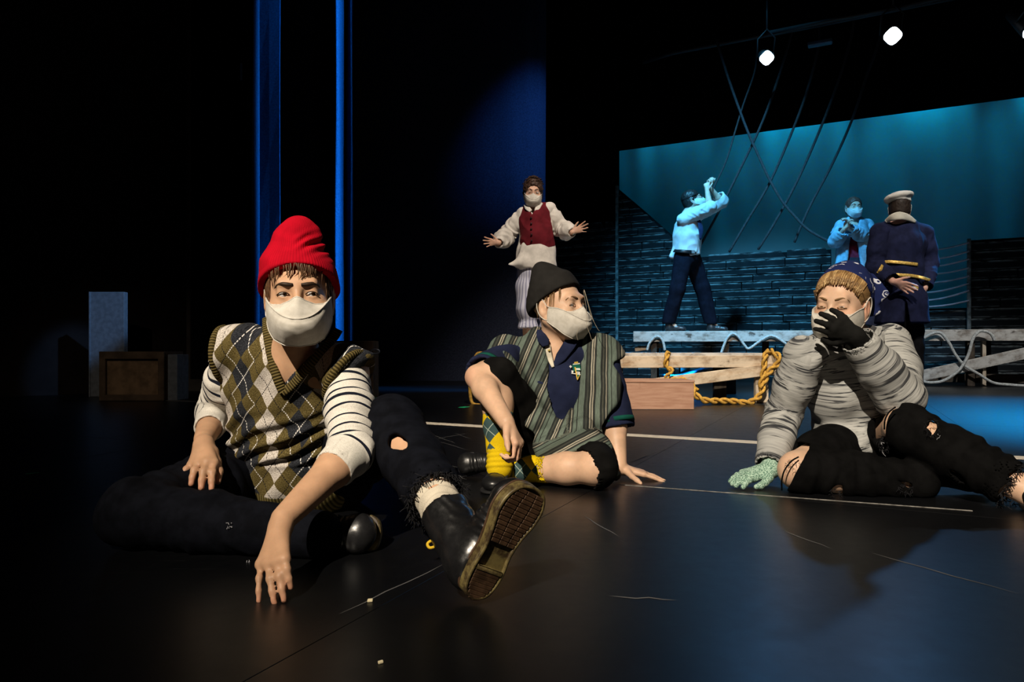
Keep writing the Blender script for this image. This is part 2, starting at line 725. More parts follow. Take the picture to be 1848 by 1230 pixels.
def drape(name, pts, z0, z1, mat, thick=.012, smooth=True):
    """cloth hanging along a plan polyline"""
    p = np.asarray(pts, float)[:, :2]
    T = np.gradient(p, axis=0)
    T /= np.linalg.norm(T, axis=1)[:, None]
    Nn = np.stack([-T[:, 1], T[:, 0]], 1)
    m = len(p)
    zz = np.linspace(z0, z1, 14)
    V, fs = [], []
    for off in (0, thick):
        for k, z in enumerate(zz):
            wv = .006 * np.sin(np.arange(m) * .9 + k * .8) * (k > 0)
            q = p + Nn * (off + wv[:, None])
            V += [(a, b, z) for a, b in q]
    K = len(zz)
    for s_ in (0, 1):
        for k in range(K - 1):
            for i in range(m - 1):
                b = s_ * K * m + k * m + i
                f = [b, b + 1, b + m + 1, b + m]
                fs.append(f if s_ == 0 else f[::-1])
    for k in range(K - 1):
        for i in (0, m - 1):
            a, b = k * m + i, K * m + k * m + i
            fs.append([a, a + m, b + m, b] if i == 0 else [a, b, b + m, a + m])
    return mesh(name, V, fs, mat, None, smooth)


def pleat(a, b, n, amp, per):
    a, b = np.asarray(a)[:2], np.asarray(b)[:2]
    t = np.linspace(0, 1, n)
    d = b - a
    L = np.linalg.norm(d)
    nn = np.array([-d[1], d[0]]) / L
    w_ = amp * np.sin(2 * math.pi * t * L / per) + amp * .5 * np.sin(2 * math.pi * t * L / per * 1.7 + 1)
    return a + t[:, None] * d + nn * w_[:, None]


# black masking around the cyclorama
leg = tag(drape('stage_drape', pleat(bd(925, HY, 13.3), bd(1117, HY, 13.3), 40, .03, .35), 0, 7.4, M_BLACK), 'black masking drape hanging at the left edge of the lit blue cyclorama', 'curtain')
zb = bd(1117, 272, 13.6)[2]
tag(drape('border_drape', pleat(bd(960, HY, 13.6), bd(2250, HY, 13.6), 60, .003, .5), zb, 7.4, M_BLACK), 'black border drape cutting off the top of the blue cyclorama', 'curtain')
M_CYC = plain('pale cyclorama cloth', (.55, .6, .62), .95, .05, .03, 3)
tag(drape('cyclorama', pleat(bd(1090, HY, 14), bd(2250, HY, 14), 120, .012, .75), 0, zb + .8, M_CYC), 'wide plain cyclorama cloth lit teal blue at the back of the stage', 'backdrop')

# tall black drape behind the standing performer in the red vest; its onstage edge turns towards the blue light
q = [P(x, HY, d) for x, d in ((632, 9.25), (700, 9.12), (780, 9.08), (860, 9.03), (915, 9.02), (945, 9.06), (965, 9.14), (977, 9.22), (985, 9.32))]
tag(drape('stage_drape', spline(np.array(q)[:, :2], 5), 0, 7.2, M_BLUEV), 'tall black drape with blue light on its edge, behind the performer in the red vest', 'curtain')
q = [P(x, HY, d) for x, d in ((500, 8.3), (540, 8.2), (575, 8.25), (597, 8.15), (601, 7.98), (606, 7.9), (614, 7.96), (625, 8.12), (633, 8.02), (637, 8.1))]
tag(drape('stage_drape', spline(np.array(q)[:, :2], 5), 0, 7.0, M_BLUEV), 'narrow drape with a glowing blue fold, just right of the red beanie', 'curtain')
q = [P(x, HY, d) for x, d in ((438, 6.86), (446, 6.8), (455, 6.77), (458, 6.78), (467, 6.92), (468.5, 6.95), (486, 6.94), (505, 6.93))]
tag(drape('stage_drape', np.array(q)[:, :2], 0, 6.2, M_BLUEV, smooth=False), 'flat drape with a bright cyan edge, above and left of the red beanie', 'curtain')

# left wall with its trim and step
M_WALL = plain('dark brown wall', (.014, .009, .008), .85, .15, .25, 5, .2, 60)
a, b = P(-260, HY, 5.4), P(340, HY, 7.0)
w_ = MB()
mid = (a + b) / 2
mid[2] = 3
w_.box(mid, (b - a) / 2 * [1, 1, 0], np.array([-(b - a)[1], (b - a)[0], 0]) * .01, UP * 3)
struct(w_.build('wall_left', M_WALL))
c = P(342, HY, 6.93)
c[2] = 3
struct(MB().box(c, [.02, 0, 0], [0, .03, 0], UP * 3, .004).build('trim_1', plain('dim red brown trim', (.06, .045, .04), .6, .3)))
a, b = P(345, HY, 6.92), P(433, HY, 6.90)
tag(drape('stage_drape', pleat(a, b, 20, .004, .3), 0, 6.4, M_BLACK), 'plain black drape between the brown wall trim and the cyan-edged drape', 'curtain')
c = P(392, 690, 6.74)
c[2] = .06
struct(MB().box(c, [.28, 0, 0], [0, .03, 0], UP * .06, .006).build('baseboard_left', plain('dusty dark skirting', (.075, .065, .055), .8, .2)))
struct(MB().box((0, 7, 7.6), (9, 0, 0), (0, 10, 0), (0, 0, .05)).build('ceiling', M_BLACK))

# tapes and marks on the floor
M_TAPE = plain('cream floor tape', (.85, .76, .62), .6, .3, .12, 30)


def strip(name, a, b, wd, mat, parent=None, th=.0012):
    a, b = np.asarray(a, float), np.asarray(b, float)
    d = nrm(b - a)
    n_ = np.array([-d[1], d[0], 0])
    c_ = (a + b) / 2
    c_[2] = th / 2
    return MB().box(c_, (b - a) / 2 * [1, 1, 0], n_ * wd / 2, UP * th / 2).build(name, mat, parent)


tag(strip('floor_tape', G(700, 759), G(1900, 829), .085, M_TAPE), 'long cream tape line across the black floor behind the seated performers', 'tape')
tag(strip('floor_tape', G(298, 721.5), G(470, 731), .09, plain('worn grey tape', (.20, .18, .16), .7, .2)), 'short worn grey tape line on the floor beside the dark crate', 'tape')
M_GLOW = plain('green glow tape', (.02, .55, .22), .5, .3)
tag(strip('glow_tape', G(46, 855), G(71, 852.5), .012, M_GLOW), 'small green glow mark alone on the dark floor at far left', 'tape')
tag(strip('glow_tape', G(832, 735), G(843, 733.5), .05, M_GLOW), 'small green glow mark on the floor left of the yellow socks', 'tape')
tag(strip('glow_tape', G(677, 717.5), G(684, 717), .06, M_GLOW), 'tiny green glow mark on the floor just right of the striped sleeve', 'tape')
M_CHIP = plain('pale chip', (.75, .66, .42), .8, .2)
tag(MB().box(G(668, 1085) + UP * .002, [.0042, .001, 0], [-.0005, .004, 0], UP * .002, .001).build('paint_chip', M_CHIP), 'pale paint chip on the floor between the hand and the boot', 'debris')
tag(MB().box(G(687, 1196) + UP * .0015, [.003, .002, 0], [-.001, .0025, 0], UP * .0015, .001).build('paint_chip', M_CHIP), 'dull paint chip on the floor nearest the camera', 'debris')
rs = random.Random(4)
sc_ = MB()
M_SCUFF = plain('grey scuff', (.10, .10, .10), .8, .2)
for x0, y0, x1, y1 in ((820, 781, 855, 793), (770, 795, 850, 780), (790, 796, 845, 812), (830, 819, 880, 824), (803, 836, 838, 848), (858, 853, 882, 863), (812, 851, 842, 865), (780, 784, 822, 800),
                       (1052, 930, 1118, 969), (1410, 955, 1500, 990), (1575, 998, 1840, 1072), (62, 838, 256, 808), (256, 808, 345, 803), (208, 880, 258, 878), (1100, 1075, 1220, 1083), (612, 1108, 800, 1018), (1126, 838, 1218, 804)):
    a, b = G(x0, y0), G(x1, y1)
    d = b - a
    n_ = nrm([-d[1], d[0], 0]) * .0016 * (1 + .6 * rs.random())
    pts = [a + d * t + n_ * rs.uniform(-2, 2) * (0 < t < 1) for t in np.linspace(0, 1, 6)]
    V = []
    for p_, k in zip(pts, (.1, .8, 1, .9, .7, .1)):
        V += [p_ + n_ * k + UP * .0006, p_ - n_ * k + UP * .0006]
    sc_.add(V, [[2 * i, 2 * i + 1, 2 * i + 3, 2 * i + 2] for i in range(5)])
tag(strip('floor_tape', G(1120, 874.5), G(1755, 921.5), .005, plain('thin white line', (.24, .23, .21), .7, .2, .5, 40)), 'thin white line across the floor under the person in the grey sweater', 'tape')
s_ = sc_.build('floor_scuffs', M_SCUFF)
s_['kind'] = 'stuff'
s_['label'], s_['category'] = 'thin grey scuff lines scratched across the black stage floor', 'scuffs'

# ------------------------------------------------------------------ painted plank flats
def plank_mat():
    t = NT('painted ship planks')
    u, v, r = t.xyz(t.attr('plank'))
    p_ = t.vec(t.f('MULTIPLY', u, 3.0), t.f('ADD', t.f('MULTIPLY', v, 1.2), t.f('MULTIPLY', r, 50)), r)
    n1 = t.noise(p_, 2.2, 4, .65)
    n2 = t.noise(t.vec(t.f('MULTIPLY', u, 2.0), t.f('ADD', t.f('MULTIPLY', v, 14), t.f('MULTIPLY', r, 90))), 1.0, 5, .7)
    edge = t.f('MAXIMUM', t.step(v, .70, .97), t.f('MULTIPLY', t.f('SUBTRACT', 1.0, t.step(v, .02, .2)), .55))
    dry = t.f('MULTIPLY', edge, t.step(n1, .38, .62))
    dry2 = t.f('MULTIPLY', t.step(n2, .55, .72), t.f('MULTIPLY', t.step(n1, .5, .68), .5))
    col = t.mix(t.f('MAXIMUM', dry, dry2), (.010, .013, .016), (.24, .28, .29))
    t.bump(n2, .3, .002)
    return t.done(col, .85, .15)


M_PLANK = plank_mat()
M_FLATBK = plain('black flat backing', (.006, .007, .009), .9, .1)


def flat(x0, x1, z0_, top, label, seed, z0off=12.0):
    """a scenic flat parallel to the backdrop from pixel column x0 to x1 clad with planks; top(x px) gives the height"""
    rr = random.Random(seed)
    a, b = bd(x0, HY, z0off), bd(x1, HY, z0off)
    a[2] = b[2] = 0
    L = np.linalg.norm(b - a)
    o = thing('plank_flat', label, 'scenery', (a + b) / 2, 'painted plank flats')
    pts = np.linspace(0, 1, 40)

    def topu(u):
        q = a + (b - a) * (u / L)
        return top(CX + q[0] / q[1] * F)
    hs = [topu(u * L) for u in pts]
    V, n = [], len(pts)
    for off in (.03, .06):
        for z in (0, 1):
            V += [a + (b - a) * t + NA * off + UP * (z * (h - .01)) for t, h in zip(pts, hs)]
    fs = []
    for i in range(n - 1):
        fs += [[i, i + 1, n + i + 1, n + i], [2 * n + i, 3 * n + i, 3 * n + i + 1, 2 * n + i + 1], [n + i, n + i + 1, 3 * n + i + 1, 3 * n + i]]
    mesh('backing', V, fs, M_FLATBK, o)
    rowh = .118
    z = 0.0
    while z < max(hs):
        h = rowh * rr.uniform(.85, 1.15)
        u = -rr.uniform(0, .5)
        while u < L:
            ln = rr.uniform(.35, 1.15)
            u0, u1 = max(u, 0), min(u + ln, L)
            u += ln
            if u1 - u0 < .03:
                continue
            # clip by the sloping top
            zc = z + h * .5
            us = np.linspace(u0, u1, 24)
            ok = [q for q in us if topu(q) > zc]
            if not ok:
                continue
            k0, k1 = min(ok), max(ok)
            kb0, kb1 = k0, k1
            up = [q for q in us if topu(q) > z + h]
            if up:
                kt0, kt1 = min(up), max(up)
            else:
                kt0, kt1 = k0, max(k0 + .02, k1 - .08)
            if kt1 - kt0 < .015:
                kt1 = kt0 + .02
            g, e = .0035, rr.uniform(.008, .018)
            til = rr.uniform(-.006, .006)
            c4 = [(kb0 + g, z + g), (kb1 - g, z + g + til), (kt1 - g, z + h - g + til), (kt0 + g, z + h - g)]
            V = [a + EA * q[0] + UP * q[1] + NA * .03 for q in c4]
            cen = (kb0 + kb1) / 2
            V += [a + EA * (q[0] - np.sign(q[0] - cen) * .004) + UP * (q[1] + (.004 if i < 2 else -.004)) - NA * e for i, q in enumerate(c4)]
            rn = rr.random()
            at = [(q[0], (0, 0, 1, 1)[i], rn) for i, q in enumerate(c4)] * 2
            mesh('plank', V, [[4, 5, 6, 7], [0, 1, 5, 4], [1, 2, 6, 5], [2, 3, 7, 6], [3, 0, 4, 7]], M_PLANK, o, attrs={'plank': at})
        z += h
    return o


hz = lambda x, y: bd(x, y, 12.0)[2]
t1 = hz(1115, 402)
flat(955, 1113, 11, lambda x: t1, 'dark plank flat behind the performer in the red vest, left of the tall peaked one', 1)
pk, md = hz(1113, 337), hz(1300, 460)
flat(1114, 1500, 11, lambda x: max(md, float(np.interp(x, [1113, 1207, 1260], [pk, hz(1207, 418), md]))), 'peaked dark plank flat behind the performer who raises his fists', 2)
lo_ = hz(1640, 556)
flat(1501, 1748, 11, lambda x: lo_, 'low dark plank flat behind the pale rail ropes', 3)
rt = hz(1760, 431)
flat(1749, 2010, 11, lambda x: rt, 'dark plank flat at the right beyond the rail ropes', 5)
M_EDGE = plain('dry brushed batten', (.15, .18, .19), .85, .15, .6, 14)
for x, zt, lb in ((1113.5, pk, 'thin upright batten at the left edge of the peaked plank flat'), (1748.5, rt, 'thin upright batten at the left edge of the right plank flat')):
    c = bd(x, HY, 11.92)
    c[2] = zt / 2
    tag(MB().box(c, EA * .022, NA * .022, UP * zt / 2, .004).build('upright_batten', M_EDGE), lb, 'batten')

# ------------------------------------------------------------------ wood for the platforms
def wood_mat(name, base, white, amt):
    t = NT(name)
    u, v, r = t.xyz(t.attr('grain'))
    s_ = t.vec(t.f('MULTIPLY', u, 4.0), t.f('ADD', t.f('MULTIPLY', v, 40), t.f('MULTIPLY', r, 70)), r)
    g = t.noise(s_, 1.0, 6, .65)
    big = t.noise(t.vec(t.f('MULTIPLY', u, 7), t.f('ADD', t.f('MULTIPLY', v, 10), t.f('MULTIPLY', r, 30))), 1.0, 4, .65)
    col = t.mix(t.step(g, .35, .65), tuple(c * .45 for c in base), base)
    col = t.mix(t.f('MULTIPLY', t.step(big, .5 - amt * .3, .62), amt), col, white)
    dark = t.step(t.noise(t.vec(t.f('MULTIPLY', u, 5), t.f('ADD', t.f('MULTIPLY', v, 8), t.f('MULTIPLY', r, 13))), 1.3, 4, .6), .60, .70)
    col = t.mix(t.f('MULTIPLY', dark, .8), col, (.05, .035, .025))
    t.bump(g, .3, .002)
    return t.done(col, .75, .2)


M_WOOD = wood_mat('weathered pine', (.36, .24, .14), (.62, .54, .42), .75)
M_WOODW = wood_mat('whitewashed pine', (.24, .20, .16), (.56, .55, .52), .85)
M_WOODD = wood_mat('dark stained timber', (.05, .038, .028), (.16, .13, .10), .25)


def board(name, a, b, h, th, mat, parent, seed=0, face=None, bev=.004):
    """a plank from a to b; h = height across (in the vertical plane), th = thickness along 'face' direction"""
    a, b = np.asarray(a, float), np.asarray(b, float)
    d = nrm(b - a)
    fc = np.array([0, -1, 0.]) if face is None else np.asarray(face, float)
    up = nrm(np.cross(d, fc)) if abs(np.dot(d, UP)) < .99 else nrm(np.cross(d, fc))
    fc = np.cross(up, d)
    m = MB().box((a + b) / 2, (b - a) / 2, up * h / 2, fc * th / 2, bev)
    V = np.array(m.V)
    rn = (seed * .377) % 1
    at = np.stack([(V - a) @ d + rn * 3, (V - a) @ up + (V - a) @ fc, np.full(len(V), rn)], 1)
    return m.build(name, mat, parent, False, {'grain': at})


# high platform at the back, its front edge roughly parallel to the backdrop
HPz = .64
A0, A1 = P(1143, HY, 8.55), P(1900, HY, 7.5)
hp_dir = nrm((A1 - A0) * [1, 1, 0])
hp_n = np.array([-hp_dir[1], hp_dir[0], 0])
hp = thing('high_platform', 'long high stage platform with a whitewashed front beam and diagonal brace', 'platform', ((A0 + A1) / 2) * [1, 1, 0])
HA = lambda x, y, off=0.0: (lambda s_: np.array([*(A0 + hp_dir * s_ + hp_n * off)[:2], 0]))(np.dot(P(x, HY, 8.55 + (x - 1143) / 757 * -1.05) - A0, hp_dir))
for k in range(5):
    off = .12 + k * .21
    a, b = HA(1143, 0, off), HA(1900, 0, off)
    a[2] = b[2] = HPz - .02
    board('deck_plank', a, b, .036, .204, M_WOODW, hp, k + 3, face=-hp_n)
for x0, x1, sd in ((1143, 1500, 1), (1501, 1655, 5), (1656, 1900, 2)):
    a, b = HA(x0, 0, 0), HA(x1, 0, 0)
    a[2] = b[2] = HPz - .065
    board('front_beam', a, b, .13, .036, M_WOODW, hp, sd, face=-hp_n)
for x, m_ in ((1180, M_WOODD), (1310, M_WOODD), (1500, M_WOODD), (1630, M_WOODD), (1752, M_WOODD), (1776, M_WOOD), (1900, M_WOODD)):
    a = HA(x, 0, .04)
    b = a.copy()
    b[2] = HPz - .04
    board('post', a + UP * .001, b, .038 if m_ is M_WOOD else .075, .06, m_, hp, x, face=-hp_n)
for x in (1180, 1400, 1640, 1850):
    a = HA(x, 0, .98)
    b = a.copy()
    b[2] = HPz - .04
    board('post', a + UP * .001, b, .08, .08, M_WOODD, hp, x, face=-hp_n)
a, b = HA(1650, 0, -.02), HA(1900, 0, -.02)
a[2], b[2] = P(1650, 680, a[1])[2], P(1900, 626, b[1])[2]
board('diagonal_brace', a, b, .125, .03, M_WOODW, hp, 8, face=-hp_n)
a, b = HA(1145, 0, .1), HA(1200, 0, .1)
a[2], b[2] = P(1145, 630, a[1])[2], P(1200, 622, b[1])[2]
board('lower_rail', a, b, .06, .03, M_WOOD, hp, 9, face=-hp_n)
a, b = HA(1560, 0, .3), HA(1900, 0, .3)
a[2] = b[2] = .08
board('lower_rail', a, b, .1, .03, M_WOODD, hp, 4, face=-hp_n)

# low platform
LPz, Ld = .385, 5.26
lx0, lx1 = P(872, 0, Ld)[0], P(1401, 0, Ld)[0]
lp = thing('low_platform', 'low rough timber stage platform with a yellow rope at its corner', 'platform', ((lx0 + lx1) / 2, Ld + .6, 0))
for k in range(6):
    y_ = Ld + .10 + k * .2
    board('deck_plank', (lx0, y_, LPz - .014), (lx1, y_, LPz - .014), .028, .192, M_WOODW, lp, k, face=(0, -1, 0))
board('front_beam', (lx0, Ld, LPz - .075), (lx1, Ld, LPz - .063), .092, .036, M_WOOD, lp, 3)
a, b = P(1170, 694, Ld - .02), P(1402, 665, Ld - .02)
board('diagonal_brace', a, b, .088, .03, M_WOOD, lp, 6)
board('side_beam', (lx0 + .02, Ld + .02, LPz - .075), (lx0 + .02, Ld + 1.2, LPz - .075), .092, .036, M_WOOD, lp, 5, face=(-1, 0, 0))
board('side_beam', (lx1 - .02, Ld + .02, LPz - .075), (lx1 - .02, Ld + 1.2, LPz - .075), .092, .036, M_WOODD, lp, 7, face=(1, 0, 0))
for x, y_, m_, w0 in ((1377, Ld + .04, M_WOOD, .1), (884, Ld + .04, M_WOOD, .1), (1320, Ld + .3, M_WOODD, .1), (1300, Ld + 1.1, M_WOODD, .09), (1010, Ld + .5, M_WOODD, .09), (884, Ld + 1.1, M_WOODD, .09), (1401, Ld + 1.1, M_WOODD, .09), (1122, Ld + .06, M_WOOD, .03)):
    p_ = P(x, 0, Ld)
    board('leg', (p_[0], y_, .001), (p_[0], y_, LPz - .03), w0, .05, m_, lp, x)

# brown step box in front of it
sb = thing('step_box', 'brown plywood step box in front of the low timber platform', 'box', (P(1146, 0, 4.7)[0], 4.85, 0))
t = NT('brown painted ply')
v_ = t.obj()
g1 = t.noise(t.scale(v_, (3, 3, 30)), 2.0, 4)
g2 = t.noise(v_, 9, 4, .7)
col = t.mix(t.step(g1, .3, .7), (.30, .16, .105), (.40, .24, .165))
col = t.mix(t.f('MULTIPLY', t.step(g2, .6, .75), .5), col, (.22, .11, .07))
M_BOX = t.done(col, .7, .25)
x0, x1 = P(1041, 0, 4.68)[0], P(1252.5, 0, 4.68)[0]
z1 = P(0, 686, 4.68)[2]
xc, hw = (x0 + x1) / 2, (x1 - x0) / 2
MB().box((xc, 4.69, z1 / 2 - .006), (hw, 0, 0), (0, .01, 0), (0, 0, z1 / 2 - .008), .002).build('front_panel', M_BOX, sb)
MB().box((xc, 4.85, z1 - .007), (hw + .004, 0, 0), (0, .175, 0), (0, 0, .007), .002).build('top_panel', M_BOX, sb)
for s_ in (-1, 1):
    MB().box((xc + s_ * (hw - .009), 4.86, z1 / 2 - .008), (.009, 0, 0), (0, .155, 0), (0, 0, z1 / 2 - .008), .002).build('side_panel', M_BOX, sb)

# ------------------------------------------------------------------ ropes
def rope_mat(name, c):
    t = NT(name)
    v = t.obj()
    n_ = t.noise(v, 60, 3)
    t.bump(t.noise(v, 160, 2), .6, .004)
    return t.done(t.mix(t.step(n_, .3, .7), tuple(x * .55 for x in c), c), .85, .15)


M_YROPE = rope_mat('yellow ochre rope', (.62, .36, .07))
M_WROPE = rope_mat('pale rope', (.58, .60, .58))
M_GROPE = rope_mat('grey rigging rope', (.055, .05, .055))


def twist(path, r, pitch):
    """two strands wound round each other along a path"""
    s_ = np.concatenate([[0], np.cumsum(np.linalg.norm(np.diff(path, axis=0), axis=1))])
    n_ = int(s_[-1] / (pitch / 9)) + 2
    q = np.stack([np.interp(np.linspace(0, s_[-1], n_), s_, path[:, i]) for i in range(3)], 1)
    T = np.gradient(q, axis=0)
    T /= np.linalg.norm(T, axis=1)[:, None]
    u = np.cross(T, [0.2, .9, .1])
    u /= np.linalg.norm(u, axis=1)[:, None]
    v = np.cross(T, u)
    a = np.linspace(0, s_[-1] / pitch * 2 * math.pi, n_)[:, None]
    return q + r * (np.cos(a) * u + np.sin(a) * v), q - r * (np.cos(a) * u + np.sin(a) * v)


o = thing('yellow_rope', 'twisted yellow rope looped down the right corner of the low platform', 'rope', P(1380, 700, Ld - .1))
pts = [P(x, y, Ld - dd) for x, y, dd in ((1391, 633, .0), (1403, 640, .06), (1405, 655, .06), (1390, 668, .07), (1378, 690, .07), (1372, 712, .08), (1352, 726, .12), (1325, 724, .14), (1298, 723, .16), (1272, 722, .18), (1255, 712, .18), (1250, 700, .17))]
for q in twist(spline(pts, 8), .015, .15):
    MB().tube(q, .0125, 7).build('strand', M_YROPE, o, True)
pts = [P(x, y, Ld - dd) for x, y, dd in ((1388, 633, .0), (1381, 641, .06), (1379, 660, .06), (1376, 680, .07), (1372, 700, .08))]
for q in twist(spline(pts, 8), .013, .15):
    MB().tube(q, .0115, 7).build('strand', M_YROPE, o, True)
o = thing('yellow_rope', 'twisted yellow rope hanging over the middle of the low platform front', 'rope', P(1203, 660, Ld - .1))
pts = [P(x, y, Ld - dd) for x, y, dd in ((1206, 636, -.02), (1204, 641, .05), (1202, 660, .05), (1212, 668, .06), (1203, 680, .06), (1208, 686, .07), (1228, 684, .09), (1245, 690, .10), (1258, 705, .12))]
for q in twist(spline(pts, 8), .012, .14):
    MB().tube(q, .0105, 7).build('strand', M_YROPE, o, True)
pts = [P(x, y, Ld - dd) for x, y, dd in ((882, 637, -.04), (872, 637, .03), (862, 638, .04), (856, 648, .04), (850, 668, .05), (848, 700, .06), (852, 726, .07), (866, 731, .10))]
tag(MB().tube(spline(pts, 8), .013, 8).build('yellow_rope', M_YROPE, None, True), 'plain yellow rope hanging at the left end of the low platform', 'rope')


def hrope(pts, label, r=.016, off=-.05):
    q = []
    for x, y in pts:
        p_ = HA(x, 0, off)
        p_[2] = P(x, y, p_[1])[2]
        q.append(p_)
    return tag(MB().tube(spline(q, 8), r, 8).build('white_rope', M_WROPE, None, True), label, 'rope')


hrope([(1168, 632), (1172, 620), (1180, 610), (1187, 607), (1194, 611), (1198, 621), (1200, 632)], 'short pale rope arch under the left end of the high platform beam')
hrope([(1300, 640), (1306, 622), (1313, 608), (1322, 602), (1332, 608), (1342, 622), (1350, 629), (1366, 618), (1384, 607), (1396, 607), (1412, 617), (1434, 632), (1452, 640)], 'pale rope scalloped along the high platform beam, left of the person in the grey sweater')
hrope([(1640, 616), (1660, 610), (1678, 601), (1692, 601), (1706, 618), (1718, 640), (1735, 660), (1760, 675), (1785, 690), (1815, 694), (1848, 696), (1900, 698)], 'pale rope drooping from the high platform beam across its diagonal brace', off=-.075)
hrope([(1645, 683), (1668, 690), (1695, 686), (1722, 667), (1738, 640), (1746, 612), (1757, 598), (1770, 598), (1780, 604), (1785, 614)], 'pale rope looping up over the high platform beam at the thin post', off=-.115)
tag(MB().tube(spline([P(1195, 678, 6.33), P(1225, 678, 6.32), P(1250, 671, 6.31), P(1275, 664, 6.30), P(1300, 661, 6.31)], 8), .017, 8).build('white_rope', plain('cyan dyed rope', (.15, .42, .6), .8), None, True), 'blue rope end under the low timber platform', 'rope')

M_RIG = [[(583, 165), (585, 185), (630, 330), (680, 470), (715, 560), (760, 660), (800, 745), (850, 830), (900, 890), (960, 950), (1050, 1000)],
         [(748, 200), (735, 300), (690, 430), (655, 545), (620, 660), (570, 770), (520, 880)],
         [(888, 125), (885, 150), (850, 270), (800, 420), (750, 545), (680, 690), (600, 850), (530, 980), (500, 1030)],
         [(1005, 110), (1000, 190), (960, 350), (900, 520), (800, 750), (700, 920), (630, 1040)],
         [(1145, 85), (1140, 130), (1100, 280), (1020, 500), (920, 730), (830, 900), (750, 1030)],
         [(1262, 65), (1250, 170), (1200, 310), (1140, 490), (1060, 670), (960, 860), (900, 1000)]]
ORD = ('leftmost rigging rope, crossing all the others as it sags down to the right', 'faint second rigging rope running down towards the raised fists', 'third rigging rope from the left, passing right of the raised fists', 'fourth rigging rope from the left, hanging below the small blue fixture', 'fifth rigging rope from the left against the blue cyclorama', 'rightmost rigging rope, hanging under the bright right lamp')
for k, (pl, lb) in enumerate(zip(M_RIG, ORD)):
    q = [bd(1040 + x / 2.287, y / 2.287, 10.35 + .06 * k) for x, y in pl]
    tag(MB().tube(spline(q, 6), .0165 if k != 1 else .012, 7).build('rigging_rope', M_GROPE, None, True), lb, 'rope', 'rigging ropes')
tag(MB().tube([bd(1160, 112, 10.4), bd(1215, 95, 10.4), bd(1450, 50, 10.4), bd(1700, 0, 10.4), bd(1800, -20, 10.4)], .03, 10).build('batten_pipe', plain('black pipe', (.03, .03, .035), .5, .4, metal=.3), None, True), 'dark overhead pipe batten that the rigging ropes hang from', 'pipe')
M_RAIL = plain('pale lilac rail rope', (.50, .50, .62), .7)
for k, (yl, yr) in enumerate(((451, 437.5), (468, 453), (481, 467), (494.5, 483), (510, 498), (527, 511), (541, 524), (553, 542))):
    q = [bd(x, y, 11.88) for x, y in ((1600, yl + 2), (1640, yl + 1.5), (1681, yl), (1715, (yl * .53 + yr * .47) + 1.5), (1749, yr))]
    tag(MB().tube(spline(q, 5), .0125, 7).build('rail_rope', M_RAIL, None, True), ('topmost', 'second', 'third', 'fourth', 'fifth', 'sixth', 'seventh', 'lowest')[k] + ' of the eight pale rail ropes beside the officer in navy', 'rope', 'pale rail ropes')
c = bd(1600, HY, 11.80)
zt = bd(1600, 452, 11.80)[2]
tag(MB().box(c * [1, 1, 0] + UP * zt / 2, EA * .03, NA * .03, UP * zt / 2, .004).build('rail_post', M_FLATBK), 'dark post holding the pale rail ropes behind the officer', 'post')

# ------------------------------------------------------------------ lamps overhead
M_LENS = emit('lamp lens', (.82, .92, 1), 40)
M_CAN = plain('black lamp housing', (.02, .02, .022), .5, .4)


def lamp(c, aim, r, label):
    o = thing('stage_lamp', label, 'stage lamp', c, 'lit stage lamps')
    d = nrm(np.asarray(aim) - c)
    fr = Frame(c, d, UP)
    m = MB().tube([fr.p(0, y, 0) for y in (-.32, -.3, -.12, .0, .035)], [.03, r * .8, r * 1.0, r * 1.12, r * 1.14], 16)
    m.build('housing', M_CAN, o, True)
    n_ = 16
    V = [fr.p(0, .037, 0)] + [fr.p(r * (1 + .07 * math.cos(4 * a)) * math.cos(a), .037, r * (1 + .07 * math.cos(4 * a)) * math.sin(a)) for a in np.linspace(0, 2 * math.pi, 32, endpoint=False)]
    mesh('lens', V, [[0, 1 + k, 1 + (k + 1) % 32] for k in range(32)], M_LENS, o)
    y = MB().tube([fr.p(r * 1.2, -.1, 0), fr.p(r * 1.3, -.1, .2), fr.p(0, -.1, .3), fr.p(-r * 1.3, -.1, .2), fr.p(-r * 1.2, -.1, 0)], .01, 6)
    y.tube([fr.p(0, -.1, .29), fr.p(0, -.1, .29) + UP * .35], .012, 6)
    y.build('yoke', M_CAN, o, True)
    return o


lamp(LAMPS[0], (1.6, 1.5, .2), .075, 'bright round stage lamp hanging left of the small blue fixture')
lamp(LAMPS[1], (2.4, 1.5, .2), .085, 'bright round stage lamp hanging above the rightmost rigging rope')
lamp(LAMPS[2], (6.0, 4.5, .2), .075, 'stage lamp turned aside at the top right edge of the picture')
c = bd(1480, 78, 10.4)
tag(MB().box(c, EA * .14, NA * .05, UP * .025, .01).build('strip_light', plain('blue grey enamel', (.10, .16, .24), .5, .4)), 'small blue-grey strip fixture hanging between the two bright lamps', 'light fixture')
tag(MB().tube([bd(1384, 60, 9.6), bd(1500, 36, 9.6), bd(1616, 14, 9.6), bd(1700, -5, 9.6), bd(1870, -40, 9.6)], .024, 10).build('batten_pipe', M_CAN, None, True), 'black pipe carrying the bright stage lamps', 'pipe')

